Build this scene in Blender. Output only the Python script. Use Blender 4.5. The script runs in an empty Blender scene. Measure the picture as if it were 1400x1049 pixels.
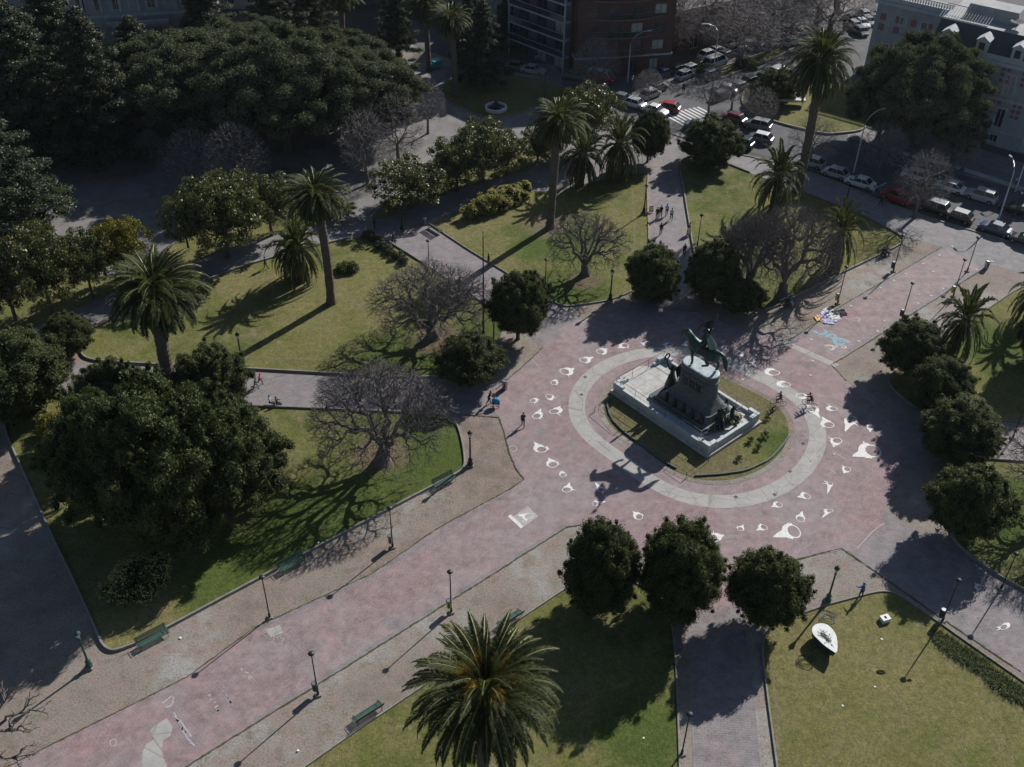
import bpy, bmesh, math, random
import numpy as np
from mathutils import Vector, Matrix

# ------------------------------------------------------------------ camera, sky, sun, exposure
SC = bpy.context.scene
COL = SC.collection
RAD = math.radians
CAM_H = 72.0
FPX, PITCH, ROLL = 1463.34, 0.67101751, 0.01657195
_F = Vector((0, math.cos(PITCH), -math.sin(PITCH)))
_X0 = Vector((1, 0, 0)); _U0 = _X0.cross(_F)
_X = math.cos(ROLL) * _X0 + math.sin(ROLL) * _U0
_U = -math.sin(ROLL) * _X0 + math.cos(ROLL) * _U0

cam_data = bpy.data.cameras.new("camera")
cam_data.sensor_width = 36.0
cam_data.lens = FPX / 1400 * 36.0
cam_data.clip_end = 6000
cam = bpy.data.objects.new("camera", cam_data)
COL.objects.link(cam)
m = Matrix(((_X.x, _U.x, -_F.x, 0), (_X.y, _U.y, -_F.y, 0), (_X.z, _U.z, -_F.z, CAM_H), (0, 0, 0, 1)))
cam.matrix_world = m
SC.camera = cam

SUN_AZ, SUN_EL = RAD(50.5), RAD(33.5)      # direction towards the sun, x to the right, y ahead
world = bpy.data.worlds.new("World"); SC.world = world; world.use_nodes = True
wn = world.node_tree.nodes; wl = world.node_tree.links
sky = wn.new('ShaderNodeTexSky'); sky.sky_type = 'NISHITA'; sky.sun_disc = False
sky.sun_elevation = SUN_EL; sky.sun_rotation = math.pi / 2 - SUN_AZ
sky.altitude = 50; sky.air_density = 1.0; sky.dust_density = 0.6; sky.ozone_density = 1.6
wn['Background'].inputs[1].default_value = 0.06
wl.new(sky.outputs[0], wn['Background'].inputs[0])
sl = bpy.data.lights.new("sun", 'SUN'); sl.energy = 5.0; sl.angle = RAD(0.53); sl.color = (1.0, 0.965, 0.92)
sun = bpy.data.objects.new("sun", sl); COL.objects.link(sun)
sd = Vector((math.cos(SUN_AZ) * math.cos(SUN_EL), math.sin(SUN_AZ) * math.cos(SUN_EL), math.sin(SUN_EL)))
sun.rotation_euler = sd.to_track_quat('Z', 'Y').to_euler(); sun.location = (60, 60, 120)
SC.view_settings.view_transform = 'Standard'; SC.view_settings.look = 'None'
SC.view_settings.exposure = 0.12; SC.view_settings.gamma = 1.0
SC.render.engine = 'CYCLES'
SC.cycles.max_bounces = 5; SC.cycles.diffuse_bounces = 3; SC.cycles.transparent_max_bounces = 4

def G(px, py, z=0.0):
    """point of the horizontal plane at height z that the photograph shows at pixel px, py (1400 x 1049)"""
    d = (px - 700) * _X + (524.5 - py) * _U + FPX * _F
    t = (z - CAM_H) / d.z
    return Vector((d.x * t, d.y * t, z))
def PX(w):
    v = Vector(w) - Vector((0, 0, CAM_H)); q = v.dot(_F)
    return 700 + FPX * v.dot(_X) / q, 524.5 - FPX * v.dot(_U) / q
def HT(px, py, topy):
    """height of an upright thing standing at pixel (px, py) whose top is in row topy"""
    b = G(px, py); lo, hi = 0.0, 60.0
    for _ in range(40):
        m_ = (lo + hi) / 2
        if PX((b.x, b.y, m_))[1] > topy: lo = m_
        else: hi = m_
    return lo
def ANG(p, q):
    a, b = G(*p), G(*q); return math.atan2(b.y - a.y, b.x - a.x)

# ------------------------------------------------------------------ materials
MATS = {}
def node_mat(name):
    m = bpy.data.materials.new(name); m.use_nodes = True
    nt = m.node_tree; b = nt.nodes['Principled BSDF']
    MATS[name] = m
    return m, nt, b
def N(nt, typ, **kw):
    n = nt.nodes.new('ShaderNode' + typ)
    for k, v in kw.items():
        if k.startswith('i_'):
            key = k[2:].replace('_', ' ')
            n.inputs[key].default_value = v
        else: setattr(n, k, v)
    return n
def ramp(nt, fac, stops):
    r = N(nt, 'ValToRGB'); nt.links.new(fac, r.inputs[0])
    el = r.color_ramp.elements
    while len(el) < len(stops): el.new(0.5)
    for e, (p, c) in zip(el, stops):
        e.position = p; e.color = (c[0], c[1], c[2], 1) if len(c) == 3 else c
    return r.outputs[0]
def mix(nt, fac, a, b, mode='MIX'):
    n = N(nt, 'Mix', data_type='RGBA', blend_type=mode)
    for sock, v in ((n.inputs[0], fac), (n.inputs[6], a), (n.inputs[7], b)):
        if hasattr(v, 'is_output') or isinstance(v, bpy.types.NodeSocket): nt.links.new(v, sock)
        elif isinstance(v, (int, float)): sock.default_value = v
        else: sock.default_value = (v[0], v[1], v[2], 1)
    return n.outputs[2]
def mth(nt, op, a, b=None, c=None):
    n = N(nt, 'Math', operation=op)
    for i, v in enumerate((a, b, c)):
        if v is None: continue
        if isinstance(v, (int, float)): n.inputs[i].default_value = v
        else: nt.links.new(v, n.inputs[i])
    return n.outputs[0]
def noise(nt, vec, scale, detail=4, rough=0.55, dist=0.0):
    n = N(nt, 'TexNoise'); n.inputs['Scale'].default_value = scale; n.inputs['Detail'].default_value = detail
    n.inputs['Roughness'].default_value = rough; n.inputs['Distortion'].default_value = dist
    if vec is not None: nt.links.new(vec, n.inputs['Vector'])
    return n.outputs[0]
def bump(nt, b, h, strength=0.4, dist=0.05):
    n = N(nt, 'Bump'); n.inputs['Strength'].default_value = strength; n.inputs['Distance'].default_value = dist
    nt.links.new(h, n.inputs['Height']); nt.links.new(n.outputs[0], b.inputs['Normal'])
def objvec(nt):
    return N(nt, 'TexCoord').outputs['Object']

def simple(name, col, rough=0.7, metal=0.0, var=0.25, scale=3.0, spec=0.4, bmp=0.0):
    m, nt, b = node_mat(name)
    v = objvec(nt); n = noise(nt, v, scale, 5, 0.6)
    dark = [c * (1 - var) for c in col]; light = [min(1, c * (1 + var)) for c in col]
    c = ramp(nt, n, [(0.3, dark), (0.7, light)])
    nt.links.new(c, b.inputs['Base Color'])
    b.inputs['Roughness'].default_value = rough; b.inputs['Metallic'].default_value = metal
    b.inputs['Specular IOR Level'].default_value = spec
    if bmp: bump(nt, b, noise(nt, v, scale * 4, 4), bmp, 0.02)
    return m

def leaf_mat(name, dark, light, dry=None, dryamt=0.1, trans=0.25, rough=0.5, spec=0.35, clump=0.35):
    """foliage: colour differs from leaf to leaf and from spray to spray"""
    m, nt, b = node_mat(name)
    geo = N(nt, 'NewGeometry'); ri = geo.outputs['Random Per Island']
    oi = N(nt, 'ObjectInfo').outputs['Random']
    v = objvec(nt); cl = noise(nt, v, clump, 3, 0.6)
    f = mth(nt, 'ADD', mth(nt, 'MULTIPLY', ri, 0.6), mth(nt, 'MULTIPLY', cl, 0.5))
    c = ramp(nt, f, [(0.2, dark), (0.85, light)])
    c = mix(nt, mth(nt, 'MULTIPLY', oi, 0.35), c, [d * 0.7 for d in dark])
    if dry:
        sel = mth(nt, 'LESS_THAN', mth(nt, 'FRACT', mth(nt, 'MULTIPLY', ri, 17.31)), dryamt)
        c = mix(nt, sel, c, dry)
    nt.links.new(c, b.inputs['Base Color'])
    b.inputs['Roughness'].default_value = rough; b.inputs['Specular IOR Level'].default_value = spec
    tr = N(nt, 'BsdfTranslucent'); nt.links.new(mix(nt, 1.0, c, (1.0, 1.0, 0.55), 'MULTIPLY'), tr.inputs[0])
    ms = N(nt, 'MixShader'); ms.inputs[0].default_value = trans
    nt.links.new(b.outputs[0], ms.inputs[1]); nt.links.new(tr.outputs[0], ms.inputs[2])
    nt.links.new(ms.outputs[0], nt.nodes['Material Output'].inputs[0])
    return m

# ------------------------------------------------------------------ mesh helpers
class MB:
    def __init__(s): s.v = []; s.f = []; s.m = []; s.mi = 0
    def add(s, vs, fs):
        o = len(s.v); s.v += [tuple(p) for p in vs]
        s.f += [tuple(i + o for i in f) for f in fs]; s.m += [s.mi] * len(fs)
    def box(s, c, size, rz=0.0, taper=1.0, bevel=0.0):
        x, y, z = size[0] / 2, size[1] / 2, size[2] / 2
        cr, sr = math.cos(rz), math.sin(rz)
        def P(a, b_, h, t=1.0): return (c[0] + (a * cr - b_ * sr) * t, c[1] + (a * sr + b_ * cr) * t, c[2] + h)
        if bevel <= 0:
            vs = [P(-x, -y, -z), P(x, -y, -z), P(x, y, -z), P(-x, y, -z)] + [P(-x, -y, z, taper), P(x, -y, z, taper), P(x, y, z, taper), P(-x, y, z, taper)]
            s.add(vs, [(3, 2, 1, 0), (4, 5, 6, 7), (0, 1, 5, 4), (1, 2, 6, 5), (2, 3, 7, 6), (3, 0, 4, 7)])
        else:
            e = bevel; rings = []
            for h, ins, t in ((-z, e, 1), (-z + e, 0, 1), (z - e, 0, taper), (z, e, taper)):
                xx, yy = x - ins, y - ins
                rings.append([P(a, b_, h, t) for a, b_ in ((-xx + e, -yy), (xx - e, -yy), (xx, -yy + e), (xx, yy - e), (xx - e, yy), (-xx + e, yy), (-xx, yy - e), (-xx, -yy + e))])
            vs = sum(rings, []); fs = [tuple(range(7, -1, -1)), tuple(range(24, 32))]
            for r in range(3):
                for i in range(8): j = (i + 1) % 8; fs.append((r * 8 + i, r * 8 + j, r * 8 + 8 + j, r * 8 + 8 + i))
            s.add(vs, fs)
    def tube(s, pts, rad, n=6, cap=True):
        pts = [Vector(p) for p in pts]
        if isinstance(rad, (int, float)): rad = [rad] * len(pts)
        vs = []; fs = []
        for i, p in enumerate(pts):
            d = (pts[min(i + 1, len(pts) - 1)] - pts[max(i - 1, 0)])
            if d.length < 1e-9: d = Vector((0, 0, 1))
            d.normalize()
            a = d.cross(Vector((0, 0, 1)) if abs(d.z) < 0.95 else Vector((1, 0, 0))).normalized(); b_ = d.cross(a)
            for k in range(n):
                t = 2 * math.pi * k / n
                vs.append(p + (a * math.cos(t) + b_ * math.sin(t)) * rad[i])
        for i in range(len(pts) - 1):
            for k in range(n):
                k2 = (k + 1) % n
                fs.append((i * n + k, i * n + k2, (i + 1) * n + k2, (i + 1) * n + k))
        if cap and n > 2:
            fs.append(tuple(range(n))); fs.append(tuple(range((len(pts) - 1) * n + n - 1, (len(pts) - 1) * n - 1, -1)))
        s.add(vs, fs)
    def lathe(s, prof, c=(0, 0, 0), n=12, sx=1.0, sy=1.0, rz=0.0):
        vs = []; fs = []; cr, sr = math.cos(rz), math.sin(rz)
        for r, z in prof:
            for k in range(n):
                t = 2 * math.pi * k / n; a, b_ = r * math.cos(t) * sx, r * math.sin(t) * sy
                vs.append((c[0] + a * cr - b_ * sr, c[1] + a * sr + b_ * cr, c[2] + z))
        for i in range(len(prof) - 1):
            for k in range(n):
                k2 = (k + 1) % n; fs.append((i * n + k, i * n + k2, (i + 1) * n + k2, (i + 1) * n + k))
        fs.append(tuple(range(n - 1, -1, -1))); fs.append(tuple(range((len(prof) - 1) * n, len(prof) * n)))
        s.add(vs, fs)
    def prism(s, poly, z0, z1, bottom=True):
        n = len(poly)
        vs = [(p[0], p[1], z0) for p in poly] + [(p[0], p[1], z1) for p in poly]
        a = sum(poly[i][0] * poly[(i + 1) % n][1] - poly[(i + 1) % n][0] * poly[i][1] for i in range(n))
        fs = [tuple(range(n, 2 * n))] + ([tuple(range(n - 1, -1, -1))] if bottom else [])
        fs += [(i, (i + 1) % n, n + (i + 1) % n, n + i) for i in range(n)]
        if a < 0: fs = [tuple(reversed(f)) for f in fs]
        s.add(vs, fs)
    def build(s, name, mats, parent=None, loc=None, rz=None, smooth=False):
        me = bpy.data.meshes.new(name); me.from_pydata(s.v, [], s.f)
        if not isinstance(mats, (list, tuple)): mats = [mats]
        for m_ in mats: me.materials.append(MATS[m_] if isinstance(m_, str) else m_)
        if len(mats) > 1: me.polygons.foreach_set('material_index', s.m)
        if smooth: me.polygons.foreach_set('use_smooth', [True] * len(s.f))
        me.update()
        return link(name, me, parent, loc, rz)
def link(name, me, parent=None, loc=None, rz=None):
    o = bpy.data.objects.new(name, me); COL.objects.link(o)
    if parent is not None: o.parent = parent
    if loc is not None: o.location = loc
    if rz is not None: o.rotation_euler = (0, 0, rz)
    return o
def np_mesh(name, V, F, mat, smooth=False):
    V = np.asarray(V, np.float32).reshape(-1, 3); F = np.asarray(F, np.int32); k = F.shape[1]
    me = bpy.data.meshes.new(name)
    me.vertices.add(len(V)); me.vertices.foreach_set('co', V.ravel())
    me.loops.add(F.size); me.loops.foreach_set('vertex_index', F.ravel())
    me.polygons.add(len(F)); me.polygons.foreach_set('loop_start', np.arange(0, F.size, k, dtype=np.int32))
    me.polygons.foreach_set('loop_total', np.full(len(F), k, np.int32))
    if smooth: me.polygons.foreach_set('use_smooth', np.ones(len(F), bool))
    me.materials.append(MATS[mat] if isinstance(mat, str) else mat)
    me.update(calc_edges=True)
    return me
def tag(o, label, cat, group=None, kind=None):
    o['label'] = label; o['category'] = cat
    if group: o['group'] = group
    if kind: o['kind'] = kind
    return o
def thing(name, label, cat, loc=(0, 0, 0), rz=0.0, group=None, scale=None):
    o = bpy.data.objects.new(name, None); COL.objects.link(o); o.empty_display_size = 0.3
    o.location = loc; o.rotation_euler = (0, 0, rz)
    if scale: o.scale = scale if isinstance(scale, (tuple, list)) else (scale,) * 3
    return tag(o, label, cat, group)
def struct(o): o['kind'] = 'structure'; return o
def sheet(name, pts_px, z, mat, sub=None):
    me = bpy.data.meshes.new(name)
    pts = [G(x, y) for x, y in pts_px]
    bm = bmesh.new(); vs = [bm.verts.new((p.x, p.y, z)) for p in pts]
    f = bm.faces.new(vs); bmesh.ops.triangulate(bm, faces=[f]); bm.normal_update()
    for f in bm.faces:
        if f.normal.z < 0: f.normal_flip()
    bm.to_mesh(me); bm.free(); me.materials.append(MATS[mat])
    return struct(link(name, me))
def smooth_px(pts, it=2, closed=False):
    """round the corners of a pixel polyline a little"""
    for _ in range(it):
        out = []; n = len(pts)
        rng = range(n) if closed else range(n - 1)
        if not closed: out.append(pts[0])
        for i in rng:
            a, b = pts[i], pts[(i + 1) % n]
            d = math.hypot(b[0] - a[0], b[1] - a[1]); t = min(0.25, 6.0 / max(d, 1e-6))
            out.append((a[0] + (b[0] - a[0]) * t, a[1] + (b[1] - a[1]) * t))
            out.append((b[0] + (a[0] - b[0]) * t, b[1] + (a[1] - b[1]) * t))
        if not closed: out.append(pts[-1])
        pts = out
    return pts
# ------------------------------------------------------------------ ground materials (world coordinates: these meshes sit at the origin)
def ground_mats():
    # dry soil / gravel
    m, nt, b = node_mat('dirt'); v = objvec(nt)
    big = noise(nt, v, 0.07, 4, 0.6, 0.6); mid = noise(nt, v, 0.5, 5, 0.65); fine = noise(nt, v, 6.0, 5, 0.8); fine2 = noise(nt, v, 22.0, 2, 0.7)
    c = ramp(nt, big, [(0.36, (0.20, 0.155, 0.13)), (0.5, (0.255, 0.23, 0.195)), (0.62, (0.34, 0.325, 0.305))])
    c = mix(nt, ramp(nt, mid, [(0.42, (0, 0, 0)), (0.62, (1, 1, 1))]), c, (0.285, 0.225, 0.195))
    c = mix(nt, ramp(nt, noise(nt, v, 0.9, 6, 0.7), [(0.52, (0, 0, 0)), (0.68, (0.75, 0.75, 0.75))]), c, (0.155, 0.15, 0.09))
    c = mix(nt, 0.8, c, ramp(nt, fine, [(0.32, (0.35, 0.34, 0.33)), (0.5, (0.95, 0.95, 0.95)), (0.7, (1.35, 1.33, 1.3))]), 'MULTIPLY')
    nt.links.new(c, b.inputs['Base Color']); b.inputs['Roughness'].default_value = 0.95
    bump(nt, b, mth(nt, 'ADD', fine, fine2), 0.5, 0.06)
    # lawn with dry, lush and worn places
    m, nt, b = node_mat('lawn'); v = objvec(nt)
    big = noise(nt, v, 0.055, 4, 0.6, 0.5); mid = noise(nt, v, 0.35, 5, 0.7); fine = noise(nt, v, 5.0, 5, 0.8); vf = noise(nt, v, 17.0, 3, 0.8)
    c = ramp(nt, big, [(0.38, (0.082, 0.108, 0.024)), (0.5, (0.140, 0.148, 0.042)), (0.62, (0.195, 0.178, 0.072))])
    c = mix(nt, ramp(nt, mid, [(0.4, (0, 0, 0)), (0.66, (0.8, 0.8, 0.8))]), c, (0.205, 0.18, 0.090))
    c = mix(nt, ramp(nt, noise(nt, v, 0.16, 5, 0.7, 1.0), [(0.58, (0, 0, 0)), (0.68, (0.8, 0.8, 0.8))]), c, (0.215, 0.175, 0.115))
    # bare soil round the trunks and lusher green patches
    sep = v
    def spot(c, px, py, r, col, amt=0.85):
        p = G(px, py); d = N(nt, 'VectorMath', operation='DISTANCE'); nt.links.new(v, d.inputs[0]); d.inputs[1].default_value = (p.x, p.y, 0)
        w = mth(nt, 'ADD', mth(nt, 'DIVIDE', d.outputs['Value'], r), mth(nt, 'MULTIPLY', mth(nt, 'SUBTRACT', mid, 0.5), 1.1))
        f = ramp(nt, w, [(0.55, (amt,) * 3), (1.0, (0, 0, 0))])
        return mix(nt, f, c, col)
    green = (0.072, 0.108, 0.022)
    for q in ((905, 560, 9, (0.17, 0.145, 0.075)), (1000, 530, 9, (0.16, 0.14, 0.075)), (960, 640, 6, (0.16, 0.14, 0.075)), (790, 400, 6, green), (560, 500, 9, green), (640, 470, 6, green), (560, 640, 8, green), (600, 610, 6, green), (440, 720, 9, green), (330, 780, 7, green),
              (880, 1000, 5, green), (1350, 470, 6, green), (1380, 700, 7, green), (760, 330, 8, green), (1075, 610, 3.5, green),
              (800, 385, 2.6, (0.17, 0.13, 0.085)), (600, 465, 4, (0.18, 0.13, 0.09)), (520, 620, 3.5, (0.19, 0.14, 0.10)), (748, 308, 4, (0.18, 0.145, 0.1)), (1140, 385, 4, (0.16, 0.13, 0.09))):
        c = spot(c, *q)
    c = mix(nt, 0.85, c, ramp(nt, mth(nt, 'MULTIPLY', mth(nt, 'ADD', fine, vf), 0.5), [(0.36, (0.3, 0.33, 0.3)), (0.5, (0.95, 0.95, 0.95)), (0.64, (1.75, 1.7, 1.6))]), 'MULTIPLY')
    c = mix(nt, 0.7, c, ramp(nt, noise(nt, v, 1.7, 5, 0.75, 0.6), [(0.34, (0.6, 0.66, 0.6)), (0.66, (1.3, 1.26, 1.2))]), 'MULTIPLY')
    nt.links.new(c, b.inputs['Base Color']); b.inputs['Roughness'].default_value = 0.95; b.inputs['Specular IOR Level'].default_value = 0.2
    bump(nt, b, mth(nt, 'ADD', fine, vf), 0.7, 0.08)
    # brick pavings
    def brick(name, c1, c2, mort, rot, stain, amt=0.6):
        m, nt, b = node_mat(name); v = objvec(nt)
        mp = N(nt, 'Mapping'); mp.inputs['Rotation'].default_value = (0, 0, rot); nt.links.new(v, mp.inputs[0])
        bt = N(nt, 'TexBrick'); nt.links.new(mp.outputs[0], bt.inputs['Vector'])
        bt.inputs['Scale'].default_value = 1.0; bt.inputs['Brick Width'].default_value = 0.52; bt.inputs['Row Height'].default_value = 0.21
        bt.inputs['Mortar Size'].default_value = 0.022; bt.inputs['Mortar Smooth'].default_value = 0.4; bt.inputs['Bias'].default_value = 0.1
        bt.inputs['Color1'].default_value = (*c1, 1); bt.inputs['Color2'].default_value = (*c2, 1); bt.inputs['Mortar'].default_value = (*mort, 1)
        big = noise(nt, v, 0.11, 4, 0.65, 0.8); mid = noise(nt, v, 0.9, 5, 0.7); fine = noise(nt, v, 9.0, 4, 0.7)
        c = mix(nt, ramp(nt, big, [(0.36, (0, 0, 0)), (0.62, (amt,) * 3)]), bt.outputs['Color'], stain)
        c = mix(nt, ramp(nt, noise(nt, v, 0.24, 6, 0.75, 1.2), [(0.52, (0, 0, 0)), (0.66, (0.5, 0.5, 0.5))]), c, (c1[0] * 1.15, c1[1] * 0.92, c1[2] * 0.9))
        c = mix(nt, 0.85, c, ramp(nt, mid, [(0.3, (0.68, 0.68, 0.69)), (0.7, (1.22, 1.22, 1.22))]), 'MULTIPLY')
        c = mix(nt, 0.8, c, ramp(nt, noise(nt, v, 0.3, 6, 0.8, 2.0), [(0.36, (0.74, 0.72, 0.73)), (0.46, (1, 1, 1)), (0.62, (1.0, 1.0, 1.0)), (0.74, (1.2, 1.19, 1.2))]), 'MULTIPLY')
        c = mix(nt, ramp(nt, noise(nt, v, 2.6, 3, 0.6, 3.0), [(0.66, (0, 0, 0)), (0.72, (0.35,) * 3)]), c, (0.12, 0.10, 0.10))
        c = mix(nt, 0.4, c, ramp(nt, fine, [(0.3, (0.7, 0.7, 0.7)), (0.7, (1.2, 1.2, 1.2))]), 'MULTIPLY')
        # large laying fields: paler seam lines every few metres
        v2 = N(nt, 'TexBrick'); nt.links.new(mp.outputs[0], v2.inputs['Vector']); v2.offset = 0.0
        v2.inputs['Scale'].default_value = 1.0; v2.inputs['Brick Width'].default_value = 5.4; v2.inputs['Row Height'].default_value = 3.7; v2.inputs['Mortar Size'].default_value = 0.045
        v2.inputs['Color1'].default_value = (0, 0, 0, 1); v2.inputs['Color2'].default_value = (0, 0, 0, 1); v2.inputs['Mortar'].default_value = (1, 1, 1, 1)
        c = mix(nt, mth(nt, 'MULTIPLY', v2.outputs['Fac'], mth(nt, 'MULTIPLY', mid, 0.45)), c, (0.33, 0.30, 0.29))
        nt.links.new(c, b.inputs['Base Color']); b.inputs['Roughness'].default_value = 0.85
        bump(nt, b, mth(nt, 'ADD', fine, mth(nt, 'MULTIPLY', bt.outputs['Fac'], -1.0)), 0.35, 0.02)
    brick('brick_pink', (0.335, 0.235, 0.235), (0.275, 0.195, 0.20), (0.20, 0.155, 0.155), RAD(-45), (0.30, 0.265, 0.265))
    brick('brick_grey', (0.285, 0.25, 0.255), (0.235, 0.21, 0.215), (0.165, 0.15, 0.15), RAD(4.2), (0.23, 0.21, 0.21))
    brick('pavement', (0.26, 0.245, 0.245), (0.24, 0.23, 0.23), (0.20, 0.19, 0.19), RAD(-42), (0.21, 0.205, 0.21), 0.8)
    # concrete band, asphalt, base earth
    for name, c1, c2, sc in (('concrete', (0.34, 0.33, 0.31), (0.44, 0.42, 0.40), 0.8), ('gravel_grey', (0.15, 0.138, 0.13), (0.26, 0.25, 0.245), 0.3),
                             ('asphalt', (0.075, 0.075, 0.082), (0.13, 0.128, 0.135), 0.35), ('earth', (0.06, 0.055, 0.045), (0.10, 0.09, 0.07), 0.2),
                             ('kerb_stone', (0.17, 0.165, 0.15), (0.32, 0.305, 0.28), 1.5)):
        m, nt, b = node_mat(name); v = objvec(nt)
        c = ramp(nt, noise(nt, v, sc, 6, 0.7, 0.5), [(0.32, c1), (0.68, c2)])
        f = noise(nt, v, 12, 4, 0.7)
        c = mix(nt, 0.7, c, ramp(nt, f, [(0.3, (0.7, 0.7, 0.7)), (0.7, (1.15, 1.15, 1.15))]), 'MULTIPLY')
        if name == 'concrete':      # slab joints running round the ring
            cr = N(nt, 'TexVoronoi', feature='DISTANCE_TO_EDGE'); cr.inputs['Scale'].default_value = 0.55; nt.links.new(v, cr.inputs['Vector'])
            c = mix(nt, ramp(nt, cr.outputs[0], [(0.0, (0.55,) * 3), (0.03, (0, 0, 0))]), c, (0.16, 0.155, 0.15))
        if name == 'asphalt':
            c = mix(nt, ramp(nt, noise(nt, v, 1.8, 5, 0.8, 1.5), [(0.55, (0, 0, 0)), (0.62, (0.6,) * 3)]), c, (0.06, 0.06, 0.065))
        nt.links.new(c, b.inputs['Base Color']); b.inputs['Roughness'].default_value = 0.88
        bump(nt, b, f, 0.3, 0.02)
    # road paint, worn
    for name, col in (('white_paint', (0.74, 0.73, 0.72)), ('blue_paint', (0.17, 0.33, 0.40)), ('mauve_paint', (0.30, 0.27, 0.36)), ('chalk', (0.45, 0.43, 0.42)), ('grey_plaque', (0.43, 0.41, 0.39))):
        m, nt, b = node_mat(name); v = objvec(nt)
        wear = ramp(nt, noise(nt, v, 5.0, 6, 0.8), [(0.46, (0, 0, 0)), (0.66, (0.5 if name == 'white_paint' else 0.95,) * 3)])
        c = mix(nt, wear, col, (0.24, 0.20, 0.195))
        nt.links.new(c, b.inputs['Base Color']); b.inputs['Roughness'].default_value = 0.7
ground_mats()

# ------------------------------------------------------------------ the ground
mb = MB(); mb.add([(-3000, -1500, -0.02), (3000, -1500, -0.02), (3000, 4500, -0.02), (-3000, 4500, -0.02)], [(0, 1, 2, 3)])
struct(mb.build('ground', 'earth'))
sheet('street', [(560, -60), (560, 60), (640, 88), (740, 104), (840, 150), (905, 178), (985, 200), (1055, 215), (1130, 240), (1240, 285), (1330, 312), (1480, 352), (1560, 300), (1560, -150), (900, -150)], 0.006, 'asphalt')
# soil of the whole park
sheet('soil', [(-300, 1200), (-300, 250), (560, 60), (640, 90), (740, 104), (840, 150), (905, 178), (985, 202), (1130, 246), (1240, 290), (1330, 318), (1500, 362), (1700, 1200)], 0.012, 'dirt')
# grey gravel avenue in the north-west and around the fountain lawn
sheet('avenue', [(-200, 400), (-200, 120), (300, 100), (560, 80), (640, 96), (760, 112), (840, 152), (905, 180), (985, 206), (975, 222), (900, 222), (760, 262), (640, 285), (587, 307), (520, 324), (415, 340), (240, 398), (100, 452), (-200, 540)], 0.020, 'gravel_grey')
# sidewalk along the street
sheet('sidewalk', [(985, 206), (1060, 222), (1130, 244), (1205, 276), (1285, 303), (1350, 322), (1500, 365), (1500, 420), (1400, 375), (1352, 362), (1342, 369), (1287, 338), (1236, 324), (1190, 300), (1100, 264), (1025, 238), (980, 222)], 0.020, 'pavement')
# straight paths (greyer brick)
sheet('path', [(884, 180), (940, 184), (922, 205), (925, 240), (931, 265), (941, 335), (950, 415), (870, 430), (897, 395), (894, 332), (891, 262), (889, 225)], 0.026, 'brick_grey')
sheet('path', [(520, 324.5), (587.5, 306), (640, 342), (698, 378), (746, 408), (800, 440), (742, 476), (700, 442), (592, 370)], 0.028, 'brick_grey')
sheet('path', [(-100, 488), (200, 503), (312, 508), (500, 517.5), (640, 523), (700, 515), (800, 560), (690, 600), (682, 571), (632, 567.5), (500, 562), (435, 560), (350, 558), (100, 550), (-100, 545)], 0.026, 'brick_grey')
sheet('path', [(935, 800), (944, 900), (944, 941), (947, 1037), (950, 1200), (1056, 1200), (1039.6, 1049), (1031, 951), (1021, 880), (1015, 790)], 0.026, 'brick_grey')
sheet('path', [(1190, 560), (1250, 577), (1355, 586), (1500, 596), (1500, 641), (1360, 627), (1260, 632), (1190, 640)], 0.026, 'brick_grey')
sheet('path', [(1140, 740), (1200, 784), (1270, 834), (1400, 922), (1600, 1050), (1600, 900), (1400, 812), (1361, 790), (1300, 745), (1235, 718), (1180, 660)], 0.028, 'brick_grey')
# the pink brick plaza with its two broad diagonal arms
sheet('plaza', [(-200, 1200), (-200, 1156), (0, 1054), (125, 991.5), (256, 926), (348, 858.7), (510, 784), (600, 721.5), (697.5, 669), (717, 656), (706, 642), (697, 621), (687, 584), (682, 570), (672, 560), (668, 548),
                (676, 535), (700, 514), (722, 495), (742, 476), (763, 450), (790, 438), (840, 428), (900, 424), (960, 428), (1010, 450), (1077, 467), (1150, 419), (1290, 337), (1343, 368), (1240, 434), (1157.5, 487), (1136, 499), (1160, 524), (1185, 545), (1215, 575), (1235, 610), (1230, 660),
                (1212, 692), (1200, 735), (1185, 762), (1152, 752), (1087, 766), (1040, 790), (1010, 810), (985, 838), (957, 838), (935, 815), (880, 760), (830, 728), (800, 718), (775, 721), (673, 786), (475, 911), (350, 989), (188, 1090), (20, 1200)], 0.036, 'brick_pink')
# concrete ring and the lawn island inside it
RCX, RCY = 19.3, 85.6
RT_ = [(-172, 13.1), (-158, 12.3), (-142, 11.5), (-123, 12.0), (-109, 12.8), (-97, 13.3), (-82, 13.5), (-44, 13.25), (-14, 13.3), (0, 13.2), (14, 12.7), (28, 11.8), (46, 11.2), (62, 11.5), (90, 12.1), (122, 12.9), (149, 13.45), (171, 13.5), (188, 13.1)]
def rad_at(t):
    d = (math.degrees(t) + 172) % 360 - 172; xs = [a for a, _ in RT_]; ys = [b for _, b in RT_]
    return sum(float(np.interp(d + o, xs, ys, period=360)) for o in (-8, -4, 0, 4, 8)) / 5
def ring(name, d0, d1, z, mat, n=144):
    """a band that follows the oval ring road: from d0 to d1 metres inside its outer edge"""
    vs = []; fs = []
    for k in range(n):
        t = 2 * math.pi * k / n; R = rad_at(t)
        for r in (max(R - d0, .01), R - d1): vs.append((RCX + r * math.cos(t), RCY + r * math.sin(t), z))
    for k in range(n):
        j = (k + 1) % n; fs.append((2 * k, 2 * k + 1, 2 * j + 1, 2 * j))
    mb = MB(); mb.add(vs, fs); return struct(mb.build(name, mat))
ring('paving_ring', 1.75, 0, 0.044, 'concrete')
ring('lawn', 99, 3.8, 0.07, 'lawn')
ring('bare_soil_edge', 3.85, 3.15, 0.052, 'dirt')

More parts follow.
